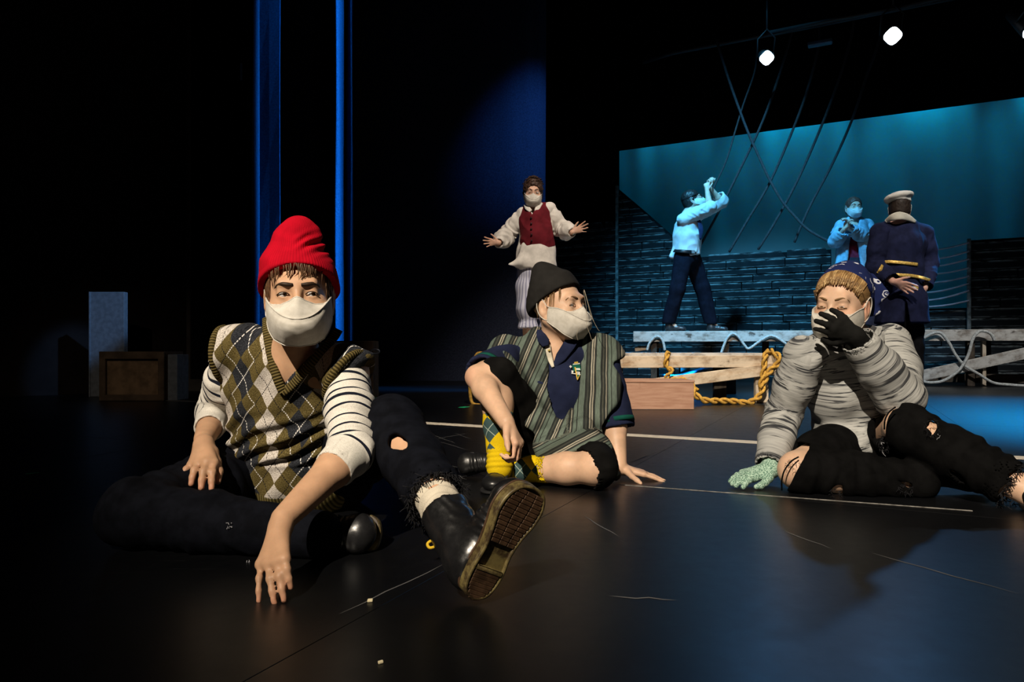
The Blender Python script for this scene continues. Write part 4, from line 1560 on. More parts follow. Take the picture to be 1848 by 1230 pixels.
# ------------------------------------------------------------------ person A: red beanie, argyle vest, seated at the front
def person_front():
    A = thing('person', 'person in a red beanie, olive argyle vest and striped sleeves sitting cross-legged at the front', 'person', G(545, 930) * [1, 1, 0])
    SK = skin_mat('warm skin', (.56, .33, .20))
    hf = Frame(P(540, 530, 1.52), (.25, -.96, -.04), (-.045, .03, 1), .93)
    neck = P(524, 655, 1.615)
    shR, shL = P(436, 632, 1.64), P(628, 672, 1.57)
    elR, wrR = P(390, 745, 1.80), P(368, 792, 1.61)
    elL, wrL = P(634, 815, 1.40), P(512, 935, 1.215)
    hipR, hipL = P(485, 850, 1.82), P(600, 850, 1.80)
    knR, anR = P(243, 925, 1.43), P(560, 965, 1.37)
    knL, anL = P(706, 768, 1.50), P(812, 938, 1.185)
    xs, xh = nrm(shR - shL), nrm(hipR - hipL)
    secs = [(P(541, 840, 1.84), .145, .10, xh), (P(536, 792, 1.80), .122, .092, xh), (P(527, 712, 1.70), .132, .10, xs), (P(524, 662, 1.635), .10, .07, xs)]
    # boots first: the sole's frame is read off the photograph
    hb = P(850, 1081, 1.09)
    tt = nrm(P(957, 885, 1.105) - hb)
    wd = nrm([.725, .56, -.40])
    wd = nrm(wd - tt * wd.dot(tt))
    bf = Frame(hb, tt, nrm(np.cross(wd, tt)))
    if bf.R[1, 2] < 0:
        bf = Frame(hb, tt, -nrm(np.cross(wd, tt)))

    # body
    f = Fld(.003)
    f.loft(secs, .04)
    f.limb([secs[-1][0], neck], [.06, .052], .03)
    for s in (shR, shL):
        f.cone(secs[-1][0], s, .05, .045, .03)
    for s, e, w_ in ((shR, elR, wrR), (shL, elL, wrL)):
        f.limb([s, e], [.043, .035], .02)
        f.limb([e, e * .72 + w_ * .28, w_], [.034, .035, .0225], .015)
    for h_, k_, a_ in ((hipR, knR, anR), (hipL, knL, anL)):
        f.limb([h_, k_], [.072, .05], .03)
        f.limb([k_, k_ * .7 + a_ * .3, a_], [.048, .046, .033], .02)
    head_sdf(f, hf, .0048, True, neck + (hf.p(0, -.02, -.06) - neck) * .1, .046)
    # hand on the floor
    ks = [P(514, 1008, 1.135), P(500, 1013, 1.138), P(484, 1017, 1.143), P(471, 1018, 1.152)]
    tp = [P(525, 1060, 1.122), P(513, 1083, 1.108), P(495, 1088, 1.105), P(467, 1085, 1.112)]
    hand(f, P(506, 952, 1.20), ks, tp, [P(500, 985, 1.21), P(505, 1010, 1.20), P(506, 1035, 1.18), P(504, 1056, 1.165)], r=(.0064, .0052), bend=(0, -.004, .006), pad=.0125)
    # hand on the thigh
    ks = [P(386, 836, 1.53), P(373, 834, 1.525), P(359, 836, 1.53), P(346, 840, 1.54)]
    tp = [P(382, 882, 1.485), P(363, 880, 1.48), P(345, 873, 1.49), P(328, 863, 1.515)]
    hand(f, P(368, 802, 1.585), ks, tp, [P(384, 815, 1.575), P(391, 833, 1.555), P(395, 850, 1.535), P(393, 869, 1.515)], r=(.0082, .0066), bend=(0, -.004, .006), pad=.0145)

    tips = tp + [P(519, 1064, 1.122), P(513, 1085, 1.108), P(495, 1090, 1.105), P(467, 1087, 1.112), P(393, 870, 1.515)]

    def flush(V):
        w_ = np.zeros(len(V))
        for t_ in tips:
            w_ = np.maximum(w_, np.exp(-(np.linalg.norm(V - t_, axis=1) / .017) ** 2) * .8)
        return np.stack([w_, w_, w_], 1)
    f.mesh('body', SK, A, 2, None, {'flush': flush})
    DK = plain('dark brown hair', (.030, .016, .008), .6, .3, .35, 90)
    eyes(hf, (-.45, 1, -.02), M_EYE, A)
    brows(hf, DK, A, .0050, -.003, .0010, .009, lash=.0042, flat=.0035)
    mask(hf, M_MASK, A, pin=(.050, .083, -.052), pinmat=M_SNAP)

    # hair: fringe under the beanie and strands by the ears
    rr = random.Random(3)
    MH = plain('brown hair', (.11, .055, .025), .5, .4, .4, 120)
    m = MB()
    for i in range(46):
        x = rr.uniform(-.062, .060)
        yf = .094 * math.sqrt(max(0, 1 - (x / .073) ** 2)) - .012
        ln = rr.uniform(.028, .054) * (1 if abs(x) < .045 else 1.2)
        if -.002 < x < .02 and rr.random() < .45:
            ln *= .55
        a = hf.p(x, yf + .003, .070)
        strand(m, [a, hf.p(x * 1.01 + rr.uniform(-.004, .004), yf + .008, .070 - ln * .5), hf.p(x * 1.02 + rr.uniform(-.008, .008), yf + .008 - abs(x) * .05, .070 - ln)], rr.uniform(.0009, .0017) * hf.S, 4)
    for s in (-1, 1):
        for i in range(22):
            y = rr.uniform(-.01, .038)
            x = s * (.073 * math.sqrt(max(.05, 1 - ((y + .018) / .094) ** 2)) + .002)
            strand(m, [hf.p(x, y, .055), hf.p(x * 1.03, y + .004, .02), hf.p(x * 1.03 + rr.uniform(-.004, .004), y + rr.uniform(-.004, .008), rr.uniform(-.045, -.01))], rr.uniform(.001, .002) * hf.S, 4)
    m.build('hair', MH, A, True)

    # beanie
    RED = knit_mat('red knit', (.45, .003, .015), 90)

    def parts(f, off):
        S = hf.S
        f.ell(hf.p(0, -.016, .034), (np.array([.086, .108, .086]) + off) * S, hf.R, .02)
        f.ell(hf.p(0, -.014, -.005), (np.array([.088, .106, .07]) + off) * S, hf.R, .02)
        if off == 0:
            f.cone(hf.p(.004, -.01, .080), hf.p(.002, -.005, .125), .074 * S, .048 * S, .04)
            f.cone(hf.p(.002, -.005, .125), hf.p(-.010, 0, .150), .044 * S, .030 * S, .03)
            f.cone(hf.p(-.010, 0, .150), hf.p(-.034, .004, .142), .028 * S, .019 * S, .015)
            f.cone(hf.p(-.034, .004, .142), hf.p(-.044, .004, .114), .018 * S, .015 * S, .01)

    def dp(V, N):
        q = hf.inv(V)
        k = np.exp(-((q[:, 2] - .115) / .022) ** 2) * np.clip(-q[:, 0] / .03 + .4, 0, 1)
        return .0045 * k * np.sin(q[:, 2] * 260 + q[:, 0] * 150 + 1.5 * vnoise(V * 25)) + .0018 * vnoise(V * 24)
    beanie(hf, parts, ((0, .06, .052), (0, .47, -.88)), RED, A, 'beanie', cuff=.050, disp=dp)

    # vest
    t = NT('olive argyle knit')
    u, v, ar = t.xyz(t.attr('knit'))
    wob = t.f('MULTIPLY', t.f('SUBTRACT', t.noise(t.obj(), 14, 2), .5), .012)
    u2 = t.f('ADD', u, wob)
    p_ = t.f('ADD', t.f('MULTIPLY', u2, 1 / .066), t.f('MULTIPLY', v, 1 / .092))
    q_ = t.f('SUBTRACT', t.f('MULTIPLY', u2, 1 / .066), t.f('MULTIPLY', v, 1 / .092))
    ci = t.f('ADD', t.f('FLOOR', p_), t.f('FLOOR', q_))
    md = t.f('FLOORED_MODULO', ci, 4.0)
    white = t.f('COMPARE', md, 0.0, .1)
    black = t.f('COMPARE', md, 2.0, .1)
    knit = t.noise(t.scale(t.attr('knit'), (340, 460, 60)), 1.0, 1)
    spk = t.step(knit, .3, .7)
    ol = t.mix(spk, (.062, .046, .014), (.145, .112, .042))
    wh = t.mix(spk, (.36, .32, .28), (.68, .63, .57))
    bk = t.mix(spk, (.012, .013, .016), (.035, .038, .046))
    col = t.mix(white, ol, wh)
    col = t.mix(black, col, bk)
    fr_ = lambda s_: t.f('ABSOLUTE', t.f('SUBTRACT', t.f('FRACT', s_), .5))
    dash = lambda s_: t.f('GREATER_THAN', t.f('FRACT', t.f('MULTIPLY', s_, 11)), .35)
    ln = t.f('MAXIMUM', t.f('MULTIPLY', t.f('LESS_THAN', fr_(p_), .020), dash(q_)), t.f('MULTIPLY', t.f('LESS_THAN', fr_(q_), .020), dash(p_)))
    cc = t.f('COSINE', t.f('MULTIPLY', t.f('ADD', p_, q_), math.pi / 2))
    lw = t.f('GREATER_THAN', t.f('COSINE', t.f('MULTIPLY', t.f('SUBTRACT', t.f('ADD', p_, q_), 1.0), math.pi / 2)), 0.0)
    lcol = t.mix(lw, (.75, .72, .68), (.012, .012, .015))
    col = t.mix(ln, col, lcol)
    rib = t.step(v, -.172, -.178)
    rw = t.f('SINE', t.f('MULTIPLY', u, 900))
    rc = t.mix(t.step(rw, -.8, .6), (.05, .04, .012), (.17, .135, .05))
    col = t.mix(rib, col, rc)
    t.bump(t.f('ADD', knit, t.f('MULTIPLY', t.f('MULTIPLY', rw, rib), .8)), .5, .0015)
    M_ARG = t.done(col, .95, .08)
    t = NT('olive rib knit')
    a_, b_, c_ = t.xyz(t.attr('rib'))
    rw = t.f('SINE', t.f('MULTIPLY', a_, 950))
    t.bump(rw, .6, .002)
    M_RIB = t.done(t.mix(t.step(rw, -.8, .6), (.035, .026, .008), (.145, .11, .04)), .95, .08)

    vs = [(P(535, 852, 1.77), .165, .135, xh), (P(530, 815, 1.77), .172, .135, xh), (P(526, 770, 1.745), .164, .128, xh), (P(523, 705, 1.70), .165, .122, xs), (P(524, 660, 1.64), .125, .085, xs)]
    inner = [(487, 560), (492, 600), (500, 640), (507, 672), (513, 696), (530, 674), (552, 646), (580, 612), (594, 590), (594, 540), (487, 540)]
    def vest(f, off=0):
        f.loft([(c, a + off, b + off, x) for c, a, b, x in vs], .04)
        oR, oL = shR + (shR - shL) * .19, shL - (shR - shL) * .10
        for s, o_ in ((shR, oR), (shL, oL)):
            f.cone(neck + UP * .012 + np.array([0, .03, 0]), s + UP * .006, .05 + off, .056 + off, .03)
            f.cone(s + UP * .004, o_ - UP * .028, .061 + off, .062 + off, .02)
        f.half(oR + UP * -.02, (-1, .1, -.05), .004)
        aL, cL = nrm([.78, -.25, -.52]), P(638, 682, 1.53)
        f._a('s', lambda X, Y, Z: np.maximum(-((X - cL[0]) * aL[0] + (Y - cL[1]) * aL[1] + (Z - cL[2]) * aL[2]), np.sqrt((X - cL[0]) ** 2 + (Y - cL[1]) ** 2 + (Z - cL[2]) ** 2) - .12), cL - .13, cL + .13, .004)

    def vd(V, N):
        uu = (V - vs[3][0]) @ xs
        vv = (V - vs[3][0]) @ UP
        low = np.clip((-.03 - vv) / .08, 0, 1) * np.clip((vv + .185) / .02, 0, 1)
        fold = np.sin(vv * 150 + 60 * uu * (1 + .3 * np.sin(uu * 20)) + 3.0 * vnoise(V * 11))
        return .008 * low * np.clip(fold, -.8, 1) + .0035 * vnoise(V * 16) + .003 * np.sin(uu * 70 + vv * 50 + 3 * vnoise(V * 9)) * np.clip(1 - low, 0, 1)
    cen = P(513, 712, 1.70)
    kat = lambda V: np.stack([(V - cen) @ -xs + ((V - cen) @ UP) * .10, (V - cen) @ nrm(P(524, 660, 1.64) - P(536, 815, 1.78)), np.zeros(len(V))], 1)
    f = Fld(.004)
    vest(f)
    f.pprism(inner, 1.2, 1.62, .004)
    f.cone(neck, hf.p(0, -.02, -.06), .058, .058, .006, 's')
    vo = f.mesh('vest', M_ARG, A, 1, vd, {'knit': kat})
    VV = wv(vo)
    ed = [(481, 574), (482, 600), (489, 640), (498, 676), (507, 699)]
    ribbon(snap(VV, ed + [(512, 707)], .005, 7), .021, .010, M_RIB, vo, 'neckband')
    ribbon(snap(VV, [(611, 594), (603, 608), (586, 628), (566, 650), (546, 674), (528, 694), (510, 708)], .005, 7), .021, .010, M_RIB, vo, 'neckband')
    for s, o_, ax in ((shR, shR + (shR - shL) * .19 - UP * .02, nrm([-1, .1, -.05])), (shL, shL + nrm(elL - shL) * .028 + UP * .006, nrm([.78, -.25, -.52]))):
        u_ = nrm(np.cross(ax, UP))
        w_ = np.cross(u_, ax)
        n_ = 120
        pts, at = [], []
        m = MB()
        ang = np.linspace(0, 2 * math.pi, n_ + 1)
        ring = [o_ - ax * .008 + (u_ * math.cos(q) * .062 + w_ * math.sin(q) * .064) for q in ang]
        m.tube(ring, .0085, 8, False)
        at = [[q * .062, 0, 0] for q in ang for _ in range(8)]
        m.build('armhole_rib', M_RIB, vo, True, {'rib': at})

    # striped shirt: two sleeves and the bit at the neck
    t = NT('white shirt with thin black stripes')
    s_, d_, e_ = t.xyz(t.attr('sleeve'))
    st = t.f('LESS_THAN', t.f('FRACT', t.f('DIVIDE', t.f('ADD', s_, t.f('MULTIPLY', t.noise(t.obj(), 20, 1), .006)), .0245)), .23)
    st = t.f('MULTIPLY', st, t.f('LESS_THAN', d_, .5))
    kn = t.noise(t.obj(), 420, 2)
    rb = t.f('MULTIPLY', t.f('SINE', t.f('MULTIPLY', e_, 120)), t.f('GREATER_THAN', d_, .5))
    t.bump(t.f('ADD', kn, t.f('MULTIPLY', rb, .5)), .4, .001)
    wcol = t.mix(t.step(kn, .3, .7), (.60, .57, .51), (.74, .71, .65))
    M_STR = t.done(t.mix(st, wcol, (.010, .012, .022)), .9, .1)

    def sleeve(s, e, w_, tc, r0, r1, r2, amp):
        end = e + (w_ - e) * tc
        pts = [s, e, end]
        tot = np.linalg.norm(e - s) + np.linalg.norm(end - e)
        f = Fld(.0035)
        f.limb([s, s * .5 + e * .5, e], [r0 - .002, (r0 + r1) / 2 + .004, r1], .015)
        f.limb([e, end], [r1, r2], .02)
        ax = nrm(end - e)
        f.half(end, ax, .003)
        f.cone(end - ax * .03, end + ax * .05, r2 - .006, r2 - .004, .003, 's')
        ux = nrm(np.cross(ax, [.2, .3, .9]))
        uy = np.cross(ax, ux)

        def at(V):
            q, _ = lim(V, pts)
            return np.stack([q, (q > tot - .048) * 1.0, np.arctan2((V - e) @ ux, (V - e) @ uy)], 1)
        wr_ = wrinkle(pts, amp, .034, 1.0, 13, .002)

        def dd(V, N):
            q, _ = lim(V, pts)
            return wr_(V, N) * np.clip((tot - .035 - q) / .03, .1, 1)
        f.mesh('sleeve', M_STR, A, 1, dd, {'sleeve': at})
    sleeve(shR, elR, wrR, .62, .056, .047, .035, .004)
    sleeve(shL, elL, wrL, .30, .049, .045, .042, .006)
    f = Fld(.004)
    f.ell(P(521, 694, 1.620), [.05, .035, .06], None, .01)
    f.half(P(517, 660, 1.6), (0, -.1, 1), .002)
    f.mesh('shirt_front', plain('white cotton', (.70, .67, .62), .9, .1), A, 1)

    # jeans
    M_JEAN = cloth('black blue denim', (.0042, .0048, .0075), .35, 900, .35, .85, 30)
    f = Fld(.0042)
    f.seg(P(485, 850, 1.83), P(600, 850, 1.82), (.11, .115), (.11, .115), UP, .03)
    hem = knL + (anL - knL) * .80
    f.limb([hipR, hipR * .5 + knR * .5, knR], [.09, .084, .068], .03)
    f.limb([knR, knR * .55 + anR * .45, anR + nrm(anR - knR) * .02], [.066, .06, .05], .025)
    f.limb([hipL, hipL * .5 + knL * .5, knL], [.088, .08, .066], .03)
    f.limb([knL, knL * .5 + hem * .5, hem], [.064, .06, .054], .025)
    ax = nrm(anL - knL)
    f._a('i', (lambda c_, n_: lambda X, Y, Z: np.minimum((X - c_[0]) * n_[0] + (Y - c_[1]) * n_[1] + (Z - c_[2]) * n_[2] + .004 * np.sin(X * 300) * np.sin(Z * 260), .30 - np.sqrt((X - c_[0]) ** 2 + (Y - c_[1]) ** 2 + (Z - c_[2]) ** 2) * 3))(hem, ax), [0] * 3, [0] * 3, .003)
    f.cone(hem - ax * .05, hem + ax * .06, .047, .049, .003, 's')
    hole = P(718, 797, 1.425)
    for dx, dy, r_ in ((-4, -4, .011), (3, 3, .012), (8, 6, .009), (-6, 3, .009)):
        f.cone(P(718 + dx * 1.2, 797 + dy, 1.30), P(718 + dx * 1.2, 797 + dy, 1.452), r_, r_ * 1.1, .004, 's')
    f.half((0, 0, .002), (0, 0, -1), .004)
    wl = wrinkle([hipL, knL, hem], .0045, .05, 1.1, 9, .002)
    wr2 = wrinkle([hipR, knR, anR], .006, .06, 1.2, 8, .002)
    mid = (hipL + hipR) / 2
    jd = lambda V, N: np.where(V[:, 0] > mid[0], wl(V, N), wr2(V, N))
    jo = f.mesh('jeans', M_JEAN, A, 1, jd)
    rag(hole + np.array([0, -.004, 0]), 70, (.020, .016), M_THREADD, jo, 'frayed_threads', (0, -1, .2), .010, .0006, 2)
    rag(hem, 320, (.052, .052), M_THREADD, jo, 'frayed_threads', ax, .017, .0006, 5)
    rag(P(415, 947, 1.335), 9, (.005, .005), M_THREAD, jo, 'frayed_threads', (0, -1, .2), .005, .0006, 8)
    rag(P(447, 1015, 1.32), 6, (.005, .006), M_THREAD, jo, 'frayed_threads', (0, -1, .2), .008, .0006, 9)

    # sock and boots
    f = Fld(.003)
    a, b = hem - ax * .02, anL + ax * .01
    f.limb([a, a * .5 + b * .5, b], [.038, .036, .030], .01)
    M_SOCK = cloth('oatmeal sock', (.52, .47, .38), .2, 500, .5)
    f.mesh('sock', M_SOCK, A, 1, wrinkle([a, b], .004, .022, 1.2, 22, .0015))
    top = anL + (hem - anL) * .42
    shoe(bf, .205, .086, (.062, .062, .042), A, M_LEATHER, M_SOLE, shaft=top, sole_t=.016, treads=True, name='boot', sr=.0435, m_tread=M_TREAD)
    MB().tube(spline([P(784, 972, 1.19), P(772, 980, 1.185), P(776, 988, 1.18), P(790, 984, 1.18)], 5), .0028, 6).build('pull_tab', plain('yellow tab', (.65, .42, .02), .8), A, True)
    # the folded leg's boot lies on its side
    bf2 = Frame(P(512, 964, 1.44), (1, -.12, .02), (.0, -.94, .34), 1.0)
    shoe(bf2, .215, .09, (.062, .066, .05), A, M_LEATHER, M_SOLE, shaft=anR + (knR - anR) * .12, sole_t=.017, treads=False, name='boot', sr=.044)
    return A


person_front()

# ------------------------------------------------------------------ person B: black beanie, striped robe over a navy polo shirt, yellow argyle socks
def argyle_sock_mat():
    t = NT('yellow and teal argyle sock')
    s_, a, q = t.xyz(t.attr('sock'))
    p_ = t.f('ADD', t.f('DIVIDE', a, .084), t.f('DIVIDE', s_, .078))
    r_ = t.f('SUBTRACT', t.f('DIVIDE', a, .084), t.f('DIVIDE', s_, .078))
    ci = t.f('FLOORED_MODULO', t.f('ADD', t.f('FLOOR', p_), t.f('FLOOR', r_)), 2.0)
    teal = t.f('MULTIPLY', t.f('COMPARE', ci, 0.0, .1), q)
    fr_ = lambda x: t.f('LESS_THAN', t.f('ABSOLUTE', t.f('SUBTRACT', t.f('FRACT', x), .5)), .02)
    ln = t.f('MAXIMUM', fr_(p_), fr_(r_))
    kn = t.noise(t.obj(), 600, 2)
    ye = t.mix(t.step(kn, .3, .7), (.60, .40, .004), (.78, .56, .01))
    te = t.mix(ln, (.045, .085, .085), (.35, .42, .36))
    t.bump(kn, .25, .001)
    return t.done(t.mix(teal, ye, te), .9, .1)


M_ASOCK = argyle_sock_mat()


def robe_mat():
    t = NT('sage striped robe cloth')
    u, v, w_ = t.xyz(t.attr('stripe'))
    wob = t.f('MULTIPLY', t.f('SUBTRACT', t.noise(t.obj(), 8, 2), .5), .010)
    x = t.f('FRACT', t.f('DIVIDE', t.f('ADD', u, wob), .098))
    k = t.n('ShaderNodeValToRGB')
    k.color_ramp.interpolation = 'CONSTANT'
    cols = [(0, (.135, .175, .145)), (.16, (.030, .034, .032)), (.22, (.060, .066, .056)), (.27, (.026, .030, .028)), (.33, (.42, .39, .31)), (.37, (.05, .055, .048)), (.40, (.36, .33, .26)), (.44, (.030, .034, .032)),
            (.50, (.15, .19, .155)), (.64, (.028, .032, .030)), (.70, (.085, .088, .070)), (.74, (.028, .032, .030)), (.80, (.30, .28, .22)), (.83, (.04, .045, .04)), (.88, (.13, .17, .14)), (.97, (.03, .034, .03))]
    el = k.color_ramp.elements
    el[0].position, el[0].color = 0, (*cols[0][1], 1)
    el[1].position, el[1].color = cols[1][0], (*cols[1][1], 1)
    for p_, c in cols[2:]:
        e = el.new(p_)
        e.color = (*c, 1)
    t.put(k.inputs[0], x)
    kn = t.noise(t.scale(t.attr('stripe'), (500, 60, 60)), 1.0, 2)
    t.bump(t.noise(t.obj(), 500, 2), .2, .001)
    dk = t.n('ShaderNodeMix')
    dk.data_type, dk.blend_type = 'RGBA', 'MULTIPLY'
    t.put(dk.inputs[0], t.f('MULTIPLY', t.step(kn, .35, .6), .35))
    t.put(dk.inputs[6], k.outputs[0])
    t.put(dk.inputs[7], (.35, .35, .35))
    return t.done(dk.outputs[2], .85, .12)


def person_middle():
    B = thing('person', 'person in a black beanie, striped robe and yellow argyle socks sitting in the middle', 'person', G(1000, 868) * [1, 1, 0])
    SK = skin_mat('fair skin', (.66, .42, .28))
    hf = Frame(P(1008, 551, 2.30), (.745, -.665, .02), (-.10, .06, 1), .95)
    neck = P(1003, 624, 2.33)
    shR, shL = P(922, 642, 2.34), P(1086, 640, 2.32)
    elR, wrR = P(862, 680, 2.10), P(914, 762, 1.93)
    elL, wrL = P(1107, 745, 2.27), P(1118, 843, 2.17)
    hipR, hipL = P(962, 803, 2.34), P(1045, 803, 2.33)
    knR, anR = P(897, 676, 2.12), P(901, 843, 2.05)
    knL, anL = P(1076, 844, 2.00), P(916, 846, 2.12)
    xs, xh = nrm(shR - shL), nrm(hipR - hipL)
    secs = [(P(1004, 800, 2.36), .135, .10, xh), (P(1004, 750, 2.37), .12, .09, xh), (P(1004, 690, 2.36), .128, .095, xs), (P(1003, 645, 2.34), .10, .068, xs)]
    f = Fld(.0032)
    f.loft(secs, .04)
    f.limb([secs[-1][0], neck], [.058, .05], .03)
    for s in (shR, shL):
        f.cone(secs[-1][0], s, .05, .043, .03)
    for s, e, w_ in ((shR, elR, wrR), (shL, elL, wrL)):
        f.limb([s, e], [.041, .036], .02)
        f.limb([e, e * .72 + w_ * .28, w_], [.036, .037, .0235], .015)
    for h_, k_, a_ in ((hipR, knR, anR), (hipL, knL, anL)):
        f.limb([h_, k_], [.07, .05], .03)
        f.limb([k_, k_ * .68 + a_ * .32, a_], [.046, .046, .033], .02)
    head_sdf(f, hf, .0056, True, neck + (hf.p(0, -.02, -.06) - neck) * .1, .044)
    # right hand hangs in front of the shin, fingers curled
    hand_auto(f, wrR, P(936, 800, 1.90) - wrR, P(926, 800, 1.86) - P(936, 790, 1.93), (.6, -.75, .3), .86, (42, 72, 40), 4, (.0082, .0066), (.5, .8, .25))
    # left hand flat on the floor, fingers spread away to the right
    hand_auto(f, P(1120, 846, 2.175), (1, -.10, -.17), (-.1, -1, 0), (0, 0, 1), .84, (6, 8, 2), 10, (.0082, .0062), (.9, .5, .28), 8)
    f.mesh('body', SK, B, 2, None, {'flush': lambda V: np.zeros((len(V), 3)) + (np.exp(-(np.linalg.norm(V - elR - np.array([-.02, -.02, 0]), axis=1) / .03) ** 2) * .5 + np.exp(-(np.linalg.norm(V - P(930, 815, 1.88), axis=1) / .03) ** 2) * .4)[:, None]})
    HR = plain('dark blond hair', (.28, .17, .075), .5, .4, .35, 110)
    eyes(hf, (-.55, 1, .05), M_EYEB, B)
    brows(hf, plain('brown brow hair', (.16, .085, .04), .7, .3), B, .0036, 0, .002, .011, lash=.0038, flat=.002)
    mo = mask(hf, M_MASK, B, pin=(.012, .121, -.072), pinmat=M_SNAP)
    rr = random.Random(11)
    m = MB()
    for i in range(26):
        y = rr.uniform(-.04, .05)
        x = .0745 * math.sqrt(max(.05, 1 - ((y + .018) / .095) ** 2)) + .001
        strand(m, [hf.p(x, y, .06), hf.p(x + .002, y + .002, .03), hf.p(x + .001, y - .006, rr.uniform(-.055, 0))], rr.uniform(.001, .0018), 4)
    for i in range(0):
        x = rr.uniform(.03, .06)
        yf = .094 * math.sqrt(max(0, 1 - (x / .073) ** 2)) - .012
        strand(m, [hf.p(x, yf + .003, .072), hf.p(x + rr.uniform(-.006, .012), yf + .005, .058), hf.p(x + rr.uniform(0, .018), yf + .003, rr.uniform(.052, .058))], .0012, 4)
    m.build('hair', HR, B, True)
    m = MB()
    for q in ([(1049, 522), (1056, 548), (1062, 570), (1073, 592), (1077, 597)], [(1048, 524), (1053, 555), (1054, 585), (1060, 604), (1063, 614)], [(1040, 590), (1036, 604), (1038, 614)], [(1050, 524), (1058, 552), (1066, 578), (1072, 590)]):
        m.tube(spline([P(x + 5, y, 2.17 + .003 * i) for i, (x, y) in enumerate(q)], 6), .0006, 4)
    m.build('loose_strands', plain('pale hair strand', (.45, .38, .28), .5, .4), B, True)

    # beanie, tall and pointed backwards
    KB = knit_mat('black knit', (.020, .019, .018), 100, .25)

    def parts(f, off):
        S = hf.S
        f.ell(hf.p(0, -.018, .032), (np.array([.0845, .107, .085]) + off) * S, hf.R, .02)
        f.ell(hf.p(0, -.022, -.005), (np.array([.085, .103, .07]) + off) * S, hf.R, .02)
        f.cone(hf.p(0, -.025, .07), hf.p(.008, -.055, .112), .076 * S, .046 * S, .04)
        f.cone(hf.p(.008, -.055, .112), hf.p(.014, -.070, .134), .042 * S, .016 * S, .03)

    dpB = lambda V, N: .0022 * vnoise(V * 22) + .0012 * vnoise(V * 60)
    beanie(hf, parts, ((0, .06, .062), (0, .52, -.85)), KB, B, 'beanie', cuff=None, disp=dpB)

    # shorts
    SH = cloth('black cotton twill', (.0065, .0062, .006), .3, 700, .3)
    f = Fld(.004)
    f.seg(P(972, 803, 2.35), P(1038, 803, 2.34), (.10, .105), (.10, .105), UP, .03)
    kR = knR + (hipR - knR) * .02
    f.limb([hipR, hipR * .5 + knR * .5, kR], [.088, .078, .062], .03)
    kL = knL + (hipL - knL) * .02
    f.limb([hipL, hipL * .5 + knL * .5, kL], [.088, .08, .064], .03)
    axL, axR = nrm(P(1030, 846, 2.02) - P(1076, 844, 2.02)), nrm(anR - knR)
    f._a('s', lambda X, Y, Z: np.maximum(-((X - P(1052, 0, 2.0)[0]) * -1 + .010 * np.sin(Z * 110 + Y * 30) + .005 * np.sin(Z * 330)), (Y - 2.12)), P(930, 890, 2.12) - [0, .4, 0], P(1056, 780, 2.0) + [0, .15, .05], .003)
    f.cone(P(1052, 846, 2.0) + [.02, 0, 0], P(1000, 846, 2.02), .056, .058, .003, 's')
    f.half((0, 0, .002), (0, 0, -1), .004)
    so = f.mesh('shorts', SH, B, 1, crumple(.004, 14), keep=None)
    # socks
    def sock(k_, a_, t0, nm, ph, up):
        a = k_ + (a_ - k_) * t0
        mid = k_ * .45 + a_ * .55
        pts = [a, mid, a_, a_ + (a_ - k_) * .03] if t0 < .5 else [a, a_, a_ + (a_ - k_) * .03]
        rs = [.0485, .0435, .035, .029] if t0 < .5 else [.044, .037, .030]
        f = Fld(.003)
        f.limb(pts, rs, .02)
        ax = nrm(a - a_)
        f.half(a, ax, .003)
        f.cone(a - ax * .015, a + ax * .05, rs[0] - .003, rs[0] + .002, .002, 's')
        tot = np.linalg.norm(a_ - a)
        ux = nrm(np.cross(ax, up))
        uy = np.cross(ax, ux)

        def at(V):
            s_, d_ = lim(V, pts)
            an = np.arctan2((V - a) @ ux, (V - a) @ uy) * .042 + ph
            return np.stack([s_, an, ((s_ > .022) & (s_ < tot * .72)) * 1.0], 1)
        f.mesh(nm, M_ASOCK, B, 1, lambda V, N: .0016 * vnoise(V * 40) + .0012 * np.sin(lim(V, pts)[0] * 420) * (lim(V, pts)[0] > tot * .75), {'sock': at})
    sock(knR, anR, .34, 'sock', .012, (0, 1, .2))
    sock(knL, anL, .52, 'sock', .03, (0, 1, .2))
    # shoes
    sf = Frame(G(908, 867) + UP * .001, (G(886, 893) - G(908, 867)) * [1, 1, 0], UP)
    LB = leather('black creased leather', (.009, .009, .0095), .25)
    shoe(sf, .215, .078, (.055, .062, .04), B, LB, M_DSOLE, shaft=anR + UP * .014, sole_t=.008, sr=.0385)
    o_ = P(928, 850, 2.15)
    o_[2] = .040
    sf2 = Frame(o_ + np.array([0, .06, 0]), (-1, .12, -.02), (0, -.93, .36))
    shoe(sf2, .185, .076, (.055, .058, .042), B, LB, M_DSOLE, shaft=anL + (anL - knL) * .08, sole_t=.008, sr=.036)

    # polo shirt
    NAVY = cloth('navy pique cotton', (.014, .019, .050), .2, 700, .4)
    GREEN = cloth('green sleeve band', (.006, .075, .055), .2, 700, .4)
    f = Fld(.004)
    f.loft([(c, a + .020, b + .022, x) for c, a, b, x in secs], .04)
    for s in (shR, shL):
        f.cone(secs[-1][0] + UP * .006, s, .058, .054, .03)
    hR, hL = shR + (elR - shR) * .86, shL + (P(1112, 775, 2.25) - shL) * .98
    f.limb([shR, hR], [.055, .059], .02)
    f.limb([shL, hL], [.055, .062], .02)
    for h_, s in ((hR, shR), (hL, shL)):
        ax = nrm(h_ - s)
        q = h_
        f.cone(q - ax * .02, q + ax * .06, .050, .056, .003, 's')
